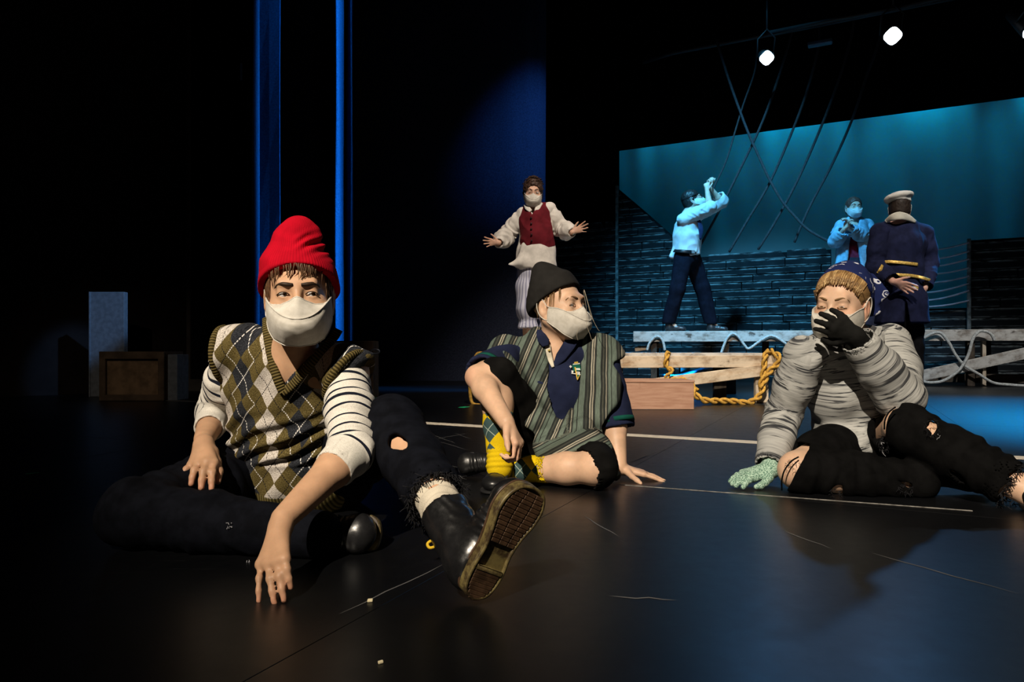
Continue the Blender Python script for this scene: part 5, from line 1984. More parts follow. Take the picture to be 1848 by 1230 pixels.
    f._a('s', (lambda q, n_: lambda X, Y, Z: np.maximum(-((X - q[0]) * n_[0] + (Y - q[1]) * n_[1] + (Z - q[2]) * n_[2]), np.sqrt((X - q[0]) ** 2 + (Y - q[1]) ** 2 + (Z - q[2]) ** 2) - .10))(hR, nrm(hR - shR)), hR - .1, hR + .1, .003)
    f._a('s', (lambda q, n_: lambda X, Y, Z: np.maximum(-((X - q[0]) * n_[0] + (Y - q[1]) * n_[1] + (Z - q[2]) * n_[2]), np.sqrt((X - q[0]) ** 2 + (Y - q[1]) ** 2 + (Z - q[2]) ** 2) - .10))(hL, nrm(hL - shL)), hL - .1, hL + .1, .003)
    f.pprism([(981, 590), (985, 625), (990, 655), (997, 664), (1008, 648), (1022, 626), (1028, 606), (1028, 580), (981, 580)], 1.9, 2.325, .004)
    f.cone(neck - UP * .005, hf.p(0, -.02, -.07), .052, .055, .006, 's')
    po = f.mesh('polo_shirt', NAVY, B, 1, crumple(.0045, 12))
    VP = wv(po)
    for h_, s, r_ in ((hR, shR, .0605), (hL, shL, .0635)):
        ax = nrm(h_ - s)
        u_ = nrm(np.cross(ax, [.1, 1, .2]))
        v_ = np.cross(ax, u_)
        V, Fc = [], []
        for k, off in enumerate((-.030, -.030, -.016, -.016)):
            rr_ = r_ + (.002 if k in (1, 2) else -.004)
            V += [h_ + ax * off + (u_ * math.cos(a) + v_ * math.sin(a)) * (rr_ + .0015 * math.sin(3 * a)) for a in np.linspace(0, 2 * math.pi, 40, endpoint=False)]
        for k in range(3):
            Fc += [[k * 40 + i, k * 40 + (i + 1) % 40, (k + 1) * 40 + (i + 1) % 40, (k + 1) * 40 + i] for i in range(40)]
        mesh('sleeve_band', GREEN, None) if False else mesh('sleeve_band', V, Fc, GREEN, po, True)
    # collar wings and the pale placket of the shirt under it
    CR = cloth('cream cotton', (.62, .57, .46), .1, 500, .3)
    pl = ribbon(snap(VP, [(987, 622), (989, 634), (993, 648), (998, 662)], .002, 6) - [0, .004, 0], [.024, .022, .018, .010], .006, CR, po, 'placket')
    for x, y in ((986, 619), (991, 632), (996, 646)):
        q = snap(VP, [(x, y)], .014, 6)[0]
        MB().tube([q + [0, .002, 0], q + [0, -.002, 0]], .0042, 8).build('button', M_SNAP, pl, True)
    ribbon(np.array([P(974, 596, 2.31), P(977, 604, 2.28), P(981, 614, 2.255), P(985, 624, 2.245)]), [.020, .034, .040, .022], .006, NAVY, po, 'collar', (.2, -1, .2))
    ribbon(np.array([P(1040, 600, 2.30), P(1034, 610, 2.27), P(1026, 624, 2.25), P(1012, 644, 2.245), P(1000, 661, 2.25)]), [.03, .044, .042, .036, .012], .006, NAVY, po, 'collar', (-.2, -1, .2))
    # embroidered emblem on the chest
    em = MB()
    e0 = snap(VP, [(1036, 672)], .004, 8)[0]
    sx = e0[1] / F

    def patch(mb, pts, dz=.0):
        n_ = len(pts)
        V = [e0 + np.array([(x - 1035) * sx * .95, -dz, (672 - y) * sx]) for x, y in pts] + [e0 + np.array([(x - 1035) * sx * .95, .004, (672 - y) * sx]) for x, y in pts]
        mb.add(V, [list(range(n_))[::-1]] + [[i, (i + 1) % n_, n_ + (i + 1) % n_, n_ + i] for i in range(n_)])
    WH, GR, YE = cloth('white thread', (.7, .7, .66)), cloth('green thread', (.01, .12, .08)), cloth('gold thread', (.62, .42, .08))
    a = MB()
    patch(a, [(1031, 657), (1046, 656), (1048, 668), (1034, 670)])
    patch(a, [(1040, 676), (1046, 676), (1043, 680)])
    a.build('emblem_green', GR, po)['kind'] = 'stuff'
    a = MB()
    for q in ([(1026, 661), (1028, 658.5), (1031, 661), (1028.5, 664)], [(1033, 656), (1046, 654.5), (1046, 656.5), (1033, 658)], [(1038, 664), (1046, 664), (1047, 667.5), (1039, 667)],
              [(1030, 668), (1034, 668.5), (1033.5, 672), (1030.5, 673)], [(1030, 672.4), (1047, 674.6), (1047, 676), (1030, 674)], [(1040, 670), (1042, 670), (1041.5, 674), (1040, 674)], [(1043, 670), (1046, 670.5), (1046, 674.5), (1043, 674)]):
        patch(a, q, .001)
    a.build('emblem_white', WH, po)['kind'] = 'stuff'
    a = MB()
    for q in ([(1035, 653), (1042, 652), (1043, 655), (1036, 656)], [(1035.5, 662), (1038, 662), (1042, 683), (1040.5, 685)], [(1045, 676), (1046.2, 676), (1042, 685), (1040.6, 685)]):
        patch(a, q, .0018)
    a.build('emblem_gold', YE, po)['kind'] = 'stuff'

    # striped robe
    ROBE = robe_mat()
    f = Fld(.0042)
    f.loft([(secs[0][0] + [0, -.01, -.0], .175, .150, xh), (secs[1][0] + [0, -.01, 0], .160, .138, xh), (secs[2][0], .158, .128, xs), (secs[3][0], .122, .092, xs)], .05)
    for s, q in ((shR, P(902, 672, 2.24)), (shL, P(1108, 700, 2.30))):
        f.cone(neck + UP * .012 + [0, .03, 0], s + UP * .004, .058, .062, .03)
        f.cone(s, q, .066, .072, .03)
    f.cone(P(1085, 690, 2.27), P(1092, 760, 2.24), .07, .065, .03)
    f.cone(P(925, 690, 2.24), P(962, 770, 2.22), .05, .06, .03)
    # folds over the lap and across the left thigh
    f.seg(P(950, 780, 2.20), P(1040, 800, 2.15), (.070, .05), (.08, .055), UP, .02)
    f.seg(P(985, 822, 2.08), P(1060, 800, 2.10), (.05, .035), (.07, .05), UP, .02)
    f.seg(P(1045, 805, 2.10), P(1098, 830, 2.12), (.075, .05), (.07, .05), UP, .02)
    # the open front, the hems and the arm openings
    f.pprism([(979, 560), (980, 640), (990, 690), (1000, 735), (1013, 757), (1030, 735), (1044, 712), (1045, 660), (1043, 640), (1050, 612), (1046, 560)], 1.6, 2.36, .004)
    f.pprism([(800, 960), (800, 600), (882, 636), (900, 668), (918, 676), (922, 690), (936, 722), (950, 762), (962, 790), (968, 812), (966, 832), (985, 838), (1018, 826), (1036, 812), (1062, 808), (1088, 822), (1108, 860), (1118, 960)], 1.5, 2.60, .006)
    f.pprism([(1175, 600), (1108, 655), (1116, 690), (1113, 722), (1100, 745), (1090, 772), (1098, 800), (1112, 850), (1175, 900)], 1.5, 2.6, .006)
    f.cone(neck + UP * .0, hf.p(0, -.02, -.03), .060, .064, .006, 's')
    cB = P(1004, 700, 2.36)

    def st(V):
        px, py = CX + V[:, 0] / V[:, 1] * F, HY - (V[:, 2] - CH) / V[:, 1] * F
        sc = 2.25 / F
        right = (px - 1050) * sc + (py - 640) * sc * .06 - (px - 1050) * sc * np.clip(py - 640, -60, 200) * .0012
        left = (px - 985) * sc * .95 + (py - 640) * sc * .42
        lap = (py - 815) * sc * .95 + (px - 1000) * sc * .50 + .03
        wr_ = 1 / (1 + np.exp(-(px - 1022) / 4))
        u_ = left * (1 - wr_) + right * wr_
        edge = np.interp(px, [960, 1000, 1040, 1075, 1120], [800, 792, 778, 772, 790])
        wl = 1 / (1 + np.exp(-(py - edge) / 3))
        return np.stack([np.where(py > edge, lap, np.where(px > 1024, right, left)), py * sc, V[:, 1]], 1)

    def rd(V, N):
        px, py = CX + V[:, 0] / V[:, 1] * F, HY - (V[:, 2] - CH) / V[:, 1] * F
        low = np.clip((py - 735) / 40, 0, 1)
        a = .012 * np.sin((px - 1050) / 9.5 + 1.5 * vnoise(V * 7) + (py - 640) * .012) * np.clip((py - 600) / 60, 0, 1) * (1 - low) * (px > 1030)
        b = .010 * np.sin((px * .5 + py * .8) / 8.5 + 2.0 * vnoise(V * 9)) * low
        c = .011 * np.sin((px * .75 - py * .45) / 10 + 1.6 * vnoise(V * 8)) * (px < 1010) * (1 - low)
        return a + b + c + .003 * vnoise(V * 18)
    f.mesh('striped_robe', ROBE, B, 1, rd, {'stripe': st})
    return B


person_middle()

# ------------------------------------------------------------------ person C: navy bandana, grey slub sweater, one black and one green glove
def slub_mat():
    t = NT('grey slub knit with dark streaks')
    s_, a, r_ = t.xyz(t.attr('slub'))
    v1 = t.vec(t.f('MULTIPLY', a, 14), t.f('MULTIPLY', s_, 115), t.f('MULTIPLY', r_, 3))
    n1 = t.noise(v1, 1.0, 3, .55)
    v2 = t.vec(t.f('MULTIPLY', a, 26), t.f('MULTIPLY', s_, 230), r_)
    n2 = t.noise(v2, 1.0, 3, .6)
    n3 = t.noise(t.vec(t.f('MULTIPLY', a, 6), t.f('MULTIPLY', s_, 30), r_), 1.0, 2)
    st = t.f('MULTIPLY', t.step(n1, .535, .60), t.step(n2, .30, .50))
    col = t.mix(t.step(n2, .3, .7), (.33, .335, .325), (.50, .50, .48))
    col = t.mix(st, col, (.035, .037, .042))
    col = t.mix(t.f('MULTIPLY', t.step(n3, .5, .7), .25), col, (.16, .16, .165))
    t.bump(n2, .35, .0015)
    return t.done(col, .92, .1)


def bandana_mat():
    t = NT('navy paisley bandana')
    v = t.attr('pat')
    k = t.n('ShaderNodeTexVoronoi')
    k.inputs['Scale'].default_value = 26
    k.inputs['Randomness'].default_value = .75
    n_ = t.noise(v, 30, 2)
    w_ = t.n('ShaderNodeVectorMath')
    w_.operation = 'ADD'
    t.put(w_.inputs[0], v)
    t.put(w_.inputs[1], t.scale(t.vec(n_, t.noise(t.scale(v, (1, 1, -1)), 30, 2), n_), (.022, .022, .022)))
    t.put(k.inputs['Vector'], w_.outputs[0])
    d = k.outputs['Distance']
    ring = t.f('MULTIPLY', t.f('GREATER_THAN', d, .27), t.f('LESS_THAN', d, .36))
    core = t.f('MULTIPLY', t.f('LESS_THAN', d, .17), t.f('GREATER_THAN', t.noise(v, 240, 2), .5))
    msk = t.step(t.noise(v, 17, 1), .49, .52)
    return t.done(t.mix(t.f('MULTIPLY', t.f('MAXIMUM', ring, core), msk), (.012, .020, .085), (.62, .64, .72)), .85, .12)


def glove_mat():
    t = NT('mint speckled glove knit')
    v = t.obj()
    n_ = t.noise(v, 330, 2, .6)
    t.bump(t.noise(v, 420, 2), .6, .002)
    return t.done(t.mix(t.step(n_, .45, .56), (.48, .66, .54), (.09, .20, .145)), .95, .08)


def person_right():
    C_ = thing('person', 'person in a navy bandana and streaked grey sweater covering the mouth with a black glove', 'person', G(1550, 872) * [1, 1, 0])
    SK = skin_mat('fair warm skin', (.68, .44, .30))
    hf = Frame(P(1518, 549, 2.12), (-.70, -.705, -.10), (.02, -.09, 1), .95)
    neck = P(1545, 615, 2.17)
    shR, shL = P(1453, 642, 2.11), P(1606, 620, 2.20)
    elR, wrR = P(1414, 745, 2.20), P(1388, 843, 2.075)
    elL, wrL = P(1624, 716, 2.02), P(1543, 606, 1.955)
    hipR, hipL = P(1525, 806, 2.20), P(1606, 806, 2.22)
    knR, anR = P(1440, 848, 1.98), P(1655, 868, 1.93)
    knL, anL = P(1632, 770, 1.97), P(1872, 896, 1.735)
    xs, xh = nrm(shR - shL), nrm(hipR - hipL)
    secs = [(P(1562, 806, 2.26), .14, .10, xh), (P(1556, 755, 2.25), .122, .092, xh), (P(1543, 690, 2.20), .128, .098, xs), (P(1537, 640, 2.17), .10, .068, xs)]
    f = Fld(.0032)
    f.loft(secs, .04)
    f.limb([secs[-1][0], neck], [.058, .05], .03)
    for s in (shR, shL):
        f.cone(secs[-1][0], s, .05, .043, .03)
    for s, e, w_ in ((shR, elR, wrR), (shL, elL, wrL)):
        f.limb([s, e], [.041, .036], .02)
        f.limb([e, e * .72 + w_ * .28, w_], [.036, .036, .0235], .015)
    for h_, k_, a_ in ((hipR, knR, anR), (hipL, knL, anL)):
        f.limb([h_, k_], [.072, .053], .03)
        f.limb([k_, k_ * .68 + a_ * .32, a_], [.051, .05, .034], .02)
    ft = P(1905, 925, 1.64)
    f.cone(anL, anL + [.02, -.015, -.01], .032, .028, .02)
    f.cone(anL + [.02, -.015, -.01], np.array([ft[0], ft[1], .03]), .026, .016, .02)
    head_sdf(f, hf, .0022, True, neck + (hf.p(0, -.02, -.06) - neck) * .1, .044)

    def flush(V):
        q = hf.inv(V)
        c = np.exp(-((np.abs(q[:, 0]) - .04) ** 2 + (q[:, 2] + .025) ** 2) / .02 ** 2) * (q[:, 1] > .03) * .5
        e = np.exp(-(np.linalg.norm(q - [-.08, -.012, -.012], axis=1) / .03) ** 2) * .9
        w_ = np.maximum(c, e) * (np.abs(q).max(1) < .2)
        return np.stack([w_] * 3, 1)

    def gloves(f, grow_=0.0):
        r = (.0088 + grow_, .0072 + grow_)
        # right glove, flat on the floor
        ks = [P(1360, 862, 2.035), P(1351, 858, 2.045), P(1344, 857, 2.06), P(1341, 854, 2.075)]
        tp = [P(1341, 879, 1.995), P(1328, 876, 2.005), P(1321, 873, 2.02), P(1317, 868, 2.04)]
        hand(f, wrR + [0, -.01, -.004], ks, tp, [P(1387, 862, 2.03), P(1381, 870, 2.015), P(1373, 876, 2.005), P(1365, 878, 2.0)], r=r, bend=(0, 0, .006), pad=.0165 + grow_)

    def glove_l(f, grow_=0.0):
        r = (.0088 + grow_, .0074 + grow_)
        ks = [P(1522, 575, 1.955), P(1512, 584, 1.945), P(1505, 593, 1.945), P(1502, 603, 1.955)]
        tp = [P(1501, 559, 1.985), P(1482, 566, 1.975), P(1473, 579, 1.975), P(1471, 593, 1.985)]
        hand(f, wrL, ks, tp, [P(1524, 612, 1.96), P(1508, 617, 1.965), P(1497, 617, 1.97), P(1486, 612, 1.98)], r=r, bend=(0, -.012, 0), pad=.0165 + grow_)
    gloves(f, -.002)
    glove_l(f, -.002)
    f.mesh('body', SK, C_, 2, None, {'flush': flush})
    f = Fld(.0028)
    gloves(f)
    f.cone(wrR + [0, -.01, -.004], wrR + (elR - wrR) * .18, .026, .029, .01)
    f.mesh('glove', glove_mat(), C_, 1, lambda V, N: .0006 * vnoise(V * 180))['label'] = 'mint green speckled glove'
    f = Fld(.0028)
    glove_l(f)
    f.cone(wrL, wrL + (elL - wrL) * .2, .026, .03, .01)
    BLK = cloth('black knit glove', (.012, .012, .0115), .25, 700, .6)
    f.mesh('glove', BLK, C_, 1, lambda V, N: .0005 * vnoise(V * 180))['label'] = 'black knit glove'
    eyes(hf, (-.05, 1, -.35), M_EYE, C_)
    BR = plain('light brown brow hair', (.20, .115, .05), .7, .3)
    brows(hf, BR, C_, .0034, 0, .003, .012, lash=-.0012, flat=.002)
    mask(hf, M_MASK, C_)
    # loose ends of the ear loop
    m = MB()
    for dx in (0, 5):
        m.tube(spline([P(1565 + dx * .3, 545, 2.10), P(1568 + dx * .5, 556, 2.09), P(1564 + dx, 570, 2.09)], 5), .0016, 5)
    m.build('ear_loop_ends', M_MASK, C_, True)

    # hair swept back under the bandana
    BL = plain('blond hair', (.25, .145, .058), .5, .4, .2, 30)
    f = Fld(.003)
    S = hf.S
    f.ell(hf.p(0, -.016, .036), np.array([.0795, .098, .083]) * S, hf.R, .01)
    f.ell(hf.p(0, -.03, -.015), np.array([.079, .085, .06]) * S, hf.R, .02)
    f.half(hf.p(0, .062, .064), hf.v(0, .84, -.54), .01)
    f.ell(hf.p(0, .10, .00), np.array([.062, .075, .068]) * S, hf.R, .012, 's')
    f.half(hf.p(0, 0, -.055), hf.v(0, 0, -1), .008)
    for s in (-1, 1):
        f.ell(hf.p(s * .082, .0, -.02), np.array([.02, .03, .036]) * S, hf.R, .006, 's')
    def hd(V, N):
        q = hf.inv(V)
        a = np.arctan2(q[:, 2] - .03, q[:, 0])
        return (.0003 * np.sin(a * 15 + 6 * vnoise(q * 16) + q[:, 1] * 40) + .0010 * np.sin(a * 75 + 4 * vnoise(q * 30)) + .0004 * vnoise(V * 28))
    ho = f.mesh('hair', BL, C_, 1, hd)
    rr = random.Random(21)
    m = MB()
    tones = [plain('blond hair, ' + n_, c_, .42, .45, .25, 60) for n_, c_ in (('dark', (.19, .105, .04)), ('mid', (.33, .195, .08)), ('light', (.52, .35, .16)))]
    mbs = [MB(), MB(), MB()]
    ec, er = np.array([0, -.016, .036]), np.array([.0795, .098, .083])
    for i in range(330):
        a = rr.uniform(-1.35, 1.35)
        x = .066 * math.sin(a)
        z0 = .032 + .048 * math.cos(a)
        y0 = .094 * math.sqrt(max(.05, 1 - (x / .074) ** 2 - ((z0 - .028) / .083) ** 2)) - .018
        l0, w1 = rr.uniform(-.04, .01), rr.uniform(-.003, .003)
        pts = []
        for t in np.linspace(l0 * 4, 1, 6):
            q = np.array([x * (1 + .16 * t) + w1 * math.sin(4 * t), y0 - .12 * t, z0 + .045 * math.sin(t * 2.2)])
            u = (q - ec) / er
            u /= np.linalg.norm(u)
            pts.append(hf.p(*(ec + er * u * (1.022 + .03 * math.sin(t * 3.1) * rr.uniform(.6, 1)))))
        strand(mbs[rr.choice((0, 0, 1, 1, 2))], pts, rr.uniform(.0010, .0017), 5)
    for m_, t_ in zip(mbs, tones):
        m_.build('hair_strands', t_, ho, True)['kind'] = 'stuff'
    for i in range(30):
        x = rr.choice((-1, 1)) * rr.uniform(.068, .076)
        y = rr.uniform(.0, .035)
        strand(m, [hf.p(x, y, .045), hf.p(x * 1.03, y - .02, .02), hf.p(x * 1.03, y - .045, -.005)], rr.uniform(.0012, .002), 4)
    m.build('hair_strands', BL, ho, True)['kind'] = 'stuff'

    # bandana and its tails
    f = Fld(.003)
    f.ell(hf.p(0, -.024, .040), np.array([.0865, .102, .0905]) * S, hf.R, .01)
    f.cone(hf.p(0, -.06, .085), hf.p(-.03, -.110, .065), .055 * S, .030 * S, .03)
    f.seg(hf.p(-.035, -.100, .070), hf.p(-.085, -.115, .012), (.042 * S, .010), (.036 * S, .008), hf.v(.5, .2, .8), .012)
    f.seg(hf.p(-.040, -.105, .045), hf.p(-.065, -.115, -.035), (.034 * S, .009), (.022 * S, .007), hf.v(.6, .3, .3), .010)
    f.half(hf.p(0, .034, .112), hf.v(0, .80, -.60), .003)
    f.ell(hf.p(0, -.018, .030), np.array([.0785, .098, .0815]) * S, hf.R, .002, 's')
    f.mesh('bandana', bandana_mat(), C_, 1, crumple(.0022, 20), {'pat': lambda V: hf.inv(V)})

    # sweater
    SL = slub_mat()
    torso = [(secs[0][0] + [0, 0, .0], .168, .125, xh), (secs[1][0], .150, .122, xh), (secs[2][0], .152, .124, xs), (secs[3][0], .118, .086, xs)]
    f = Fld(.004)
    f.loft(torso, .04)
    f.ell(P(1530, 800, 2.15), [.105, .08, .055], None, .04)
    for s in (shR, shL):
        f.cone(neck + UP * -.01 + [0, .03, 0], s + UP * .004, .055, .060, .03)
    f.cone(neck, hf.p(0, -.02, -.06), .053, .056, .008, 's')
    f.cone(neck + hf.v(0, .03, 0) + UP * .02, neck + hf.v(0, .06, 0) + UP * .045, .045, .05, .008, 's')
    f._a('s', lambda X, Y, Z: np.maximum(Z - (.41 - (822 - 631) / F * 2.16) - .012 * np.sin(X * 26 + 1) , Y - 2.3), [.7, 1.9, .0], [1.4, 2.3, .12], .004)
    f.half((0, 0, .012), (0, 0, -1), .004)
    cS = P(1545, 640, 2.17)
    up_ = nrm(P(1540, 640, 2.17) - P(1558, 800, 2.24))

    def tor_at(V):
        q = (V - cS)
        ang = np.arctan2(q @ xs, -(q @ np.cross(xs, up_)) + .001) * .15
        return np.stack([q @ up_ + .03 * (q @ xs), q @ xs, np.full(len(V), .3)], 1)

    def tor_d(V, N):
        q = V - cS
        a, b = q @ up_, q @ xs
        low = np.clip((-.20 - a) / .08, 0, 1)
        
        f1 = np.sin((a * .6 + b * .75) * 80 + 3.5 * vnoise(V * 7)) * np.clip(.5 + vnoise(V * 6 + 9), 0, 1)
        f2 = np.sin(a * 150 + b * 40 + 3.5 * vnoise(V * 8)) * np.clip(.5 + vnoise(V * 7 + 4), 0, 1)
        return .0055 * f1 * (1 - .5 * low) + .007 * low * f2 + .0035 * vnoise(V * 15)
    sw = f.mesh('sweater', SL, C_, 1, tor_d, {'slub': tor_at})

    def sleeve(s, e, w_, r0, r1, r2, ext, amp, lam, seed, bunch):
        end = w_ + nrm(w_ - e) * ext
        pts = [s, e, end]
        tot = np.linalg.norm(e - s) + np.linalg.norm(end - e)
        f = Fld(.0036)
        s0 = s + nrm(e - s) * .012
        f.limb([s0, s * .5 + e * .5, e, e * .5 + end * .5, end], [r0, (r0 + r1) / 2 + .003, r1, (r1 + r2) / 2 + .003, r2], .02)
        ax = nrm(end - e)
        f._a('s', lambda X, Y, Z: np.maximum(-((X - end[0]) * ax[0] + (Y - end[1]) * ax[1] + (Z - end[2]) * ax[2]), np.sqrt((X - end[0]) ** 2 + (Y - end[1]) ** 2 + (Z - end[2]) ** 2) - .09), end - .1, end + .1, .003)
        f.cone(end - ax * .02, end + ax * .06, r2 - .005, r2 + .002, .003, 's')
        ux = nrm(np.cross(nrm(e - s), [.2, .9, .3]))
        uy = np.cross(nrm(e - s), ux)

        def at(V):
            q, _ = lim(V, pts)
            return np.stack([q, np.arctan2((V - s) @ ux, (V - s) @ uy) * .05, np.full(len(V), seed)], 1)
        wk = wrinkle(pts, amp, lam, 2.0, 10, .002)
        cr = crumple(.003, 12)

        def dd(V, N):
            q, _ = lim(V, pts)
            return (wk(V, N) * np.clip(.45 + 1.1 * vnoise(V * 9 + seed * 20), 0, 1.2) + cr(V, N)) * np.interp(q / tot, [0, .35, .6, 1], bunch)
        f.mesh('sleeve', SL, sw, 1, dd, {'slub': at})
    sleeve(shR, elR, wrR, .060, .054, .042, -.005, .0052, .04, .55, [.3, .6, 1, 1.2])
    sleeve(shL, elL, wrL, .064, .066, .046, -.012, .0034, .055, .8, [.4, 1, 1.1, .9])
    VS = wv(sw)
    ribbon(np.array([P(1578, 590, 2.16), P(1570, 600, 2.115), P(1558, 612, 2.085), P(1545, 622, 2.065), P(1525, 630, 2.06), P(1500, 628, 2.065), P(1480, 617, 2.09)]), .016, .006, cloth('charcoal rib collar', (.06, .06, .062), .2, 500, .5), sw, 'collar', (-.4, -1, .3))

    # ripped black jeans
    BJ = cloth('washed black denim', (.004, .0039, .004), .35, 900, .4, .88, 24)
    f = Fld(.004)
    f.seg(P(1530, 806, 2.24), P(1600, 806, 2.24), (.10, .115), (.10, .115), UP, .03)
    f.limb([hipR, hipR * .5 + knR * .5, knR], [.092, .082, .066], .03)
    f.limb([knR, knR * .5 + anR * .5, anR], [.066, .066, .055], .025)
    f.limb([hipL, hipL * .5 + knL * .5, knL], [.09, .082, .068], .03)
    hemL = knL + (anL - knL) * .83
    f.limb([knL, knL * .5 + hemL * .5, hemL], [.067, .066, .062], .025)
    axl = nrm(anL - knL)
    f._a('s', lambda X, Y, Z: np.maximum(-((X - hemL[0]) * axl[0] + (Y - hemL[1]) * axl[1] + (Z - hemL[2]) * axl[2] + .006 * np.sin(Z * 160 + Y * 90)), np.sqrt((X - hemL[0]) ** 2 + (Y - hemL[1]) ** 2 + (Z - hemL[2]) ** 2) - .12), hemL - .12, hemL + .12, .003)
    f.cone(hemL - axl * .05, hemL + axl * .08, .055, .058, .003, 's')
    # right knee pushed out through its tear
    f.pprism([(1380, 790), (1464, 800), (1456, 818), (1447, 832), (1436, 852), (1427, 872), (1418, 886), (1380, 900)], 1.6, 2.10, .003)
    # left knee tear at the side, and the small tears
    f.pprism([(1578, 715), (1626, 728), (1622, 737), (1612, 738), (1604, 752), (1600, 770), (1597, 790), (1578, 795)], 1.6, 2.2, .003)
    for pl in ([(1668, 771), (1677, 760), (1676, 754), (1690, 760), (1692, 772), (1686, 782), (1678, 792), (1674, 790), (1682, 781)],
               [(1494, 894), (1500, 882), (1512, 875), (1521, 876), (1521, 890), (1516, 898), (1500, 899)],
               [(1614, 864), (1632, 868), (1646, 874), (1645, 880), (1632, 877)],
               [(1712, 850), (1722, 846), (1738, 862), (1744, 872), (1730, 866)]):
        f.pprism(pl, 1.5, 1.97, .002)
    f.half((0, 0, .002), (0, 0, -1), .004)
    wl, wr2 = wrinkle([hipL, knL, hemL], .005, .055, 1.2, 9, .002), wrinkle([hipR, knR, anR], .005, .055, 1.2, 9, .002)
    dl = lambda V: np.minimum(lim(V, [hipL, knL, hemL])[1], 9)
    dr = lambda V: np.minimum(lim(V, [hipR, knR, anR])[1], 9)
    jo = f.mesh('ripped_jeans', BJ, C_, 1, lambda V, N: np.where(dl(V) < dr(V), wl(V, N), wr2(V, N)))
    MB().tube(spline([P(1441, 824, 1.925), P(1428, 832, 1.915), P(1416, 848, 1.912), P(1411, 866, 1.918), P(1411, 884, 1.935)], 6), .0022, 6).build('torn_band', BJ, jo, True)
    MB().tube(spline([P(1616, 734, 1.905), P(1604, 744, 1.90), P(1597, 758, 1.90), P(1596, 774, 1.915)], 6), .0022, 6).build('torn_band', BJ, jo, True)
    for c, n_, rad, L, sd, mt in ((P(1436, 840, 1.92), 30, (.03, .012), .009, 1, M_THREADD), (P(1682, 772, 1.86), 50, (.02, .022), .009, 2, M_THREADD), (P(1508, 890, 1.90), 36, (.016, .012), .009, 3, M_THREADD), (P(1594, 800, 1.96), 50, (.014, .02), .014, 4, M_THREADD),
                                  (P(1634, 882, 1.88), 40, (.02, .012), .010, 5, M_THREADD), (P(1590, 806, 1.95), 6, (.010, .014), .012, 6, M_THREAD), (P(1693, 786, 1.85), 4, (.006, .006), .008, 7, M_THREAD)):
        rag(c, n_, rad, mt, jo, 'frayed_threads', (0, -1, .1), L, .0006, sd)
    rag(hemL, 170, (.064, .064), M_THREADD, jo, 'frayed_threads', axl, .017, .0009, 12)
    rag(hemL + UP * -.05, 40, (.03, .04), M_THREADD, jo, 'frayed_threads', axl, .022, .0009, 13)
    # shoes
    LB = cloth('black canvas', (.007, .007, .0075), .2, 500, .3)
    o_ = P(1640, 884, 1.97)
    o_[2] = .045
    sf = Frame(o_, (1, -.02, .0), (.0, -.90, .42))
    shoe(sf, .215, .088, (.06, .062, .046), C_, LB, M_DSOLE, shaft=anR, sole_t=.012, sr=.038)
    o_ = anL + [.00, .03, 0]
    o_[2] = .006
    fd = (ft - anL) * [1, 1, 0]
    sf = Frame(o_, fd, UP)
    shoe(sf, .225, .088, (.055, .06, .044), C_, LB, M_DSOLE, None, sole_t=.012)
    return C_


person_right()

# ------------------------------------------------------------------ the four standing performers
def std_body(T, SK, J, hf, h=.005, lid=.003, k=1.0, hands=()):
    """one continuous body from a dictionary of joints"""
    xs, xh = nrm(J['shR'] - J['shL']), nrm(J['hipR'] - J['hipL'])
    pel = (J['hipR'] + J['hipL']) / 2 + UP * .04
    nk = J['neck']
    mid = pel * .55 + nk * .45
    up = pel * .22 + nk * .78
    secs = [(pel, .145 * k, .105 * k, xh), (mid, .122 * k, .092 * k, nrm(xs + xh)), (up, .145 * k, .105 * k, xs), (nk - UP * .03, .10 * k, .075 * k, xs)]
    f = Fld(h)
    f.loft(secs, .04)
    for s in 'RL':
        S_, E_, W_ = J['sh' + s], J['el' + s], J['wr' + s]
        f.cone(secs[-1][0], S_, .055 * k, .05 * k, .03)
        f.limb([S_, E_], [.046 * k, .038 * k], .02)
        f.limb([E_, E_ * .7 + W_ * .3, W_], [.037 * k, .037 * k, .025 * k], .015)
        H_, K_, A_ = J['hip' + s], J['kn' + s], J['an' + s]
        f.limb([H_, K_], [.08 * k, .055 * k], .03)
        f.limb([K_, K_ * .7 + A_ * .3, A_], [.053 * k, .052 * k, .036 * k], .02)
        f.cone(A_, A_ + J.get('ft' + s, np.array([0, -.1, -.05])), .036 * k, .026 * k, .02)
    head_sdf(f, hf, lid, True, nk, .05 * k)
    for fn in hands:
        fn(f)
    f.mesh('body', SK, T, 1, None, {'flush': lambda V: np.zeros((len(V), 3))})
    return secs


def hair_cap(T, hf, mat, over=.006, low=-.05, front=.060, fz=.050, amp=.003, frq=60, bun=None, h=.005):
    S = hf.S
    f = Fld(h)
    f.ell(hf.p(0, -.018, .032), (np.array([.0745, .096, .083]) + over) * S, hf.R, .01)
    f.ell(hf.p(0, -.035, -.02), (np.array([.074, .078, .07]) + over) * S, hf.R, .02)
    f.ell(hf.p(0, front + .042, -.012), np.array([.066, .08, .075]) * S, hf.R, .01, 's')
    f.half(hf.p(0, 0, low), hf.v(0, .25, -1), .01)
    if bun is not None:
        f.ell(hf.p(*bun[0]), np.array(bun[1]) * S, hf.R, .02)
    f.mesh('hair', mat, T, 1, lambda V, N: amp * (vnoise(V * frq) + .7 * vnoise(V * frq * 2.1)))


def garment(T, name, mat, h, build, disp=None, attrs=None):
    f = Fld(h)
    build(f)
    return f.mesh(name, mat, T, 1, disp, attrs)


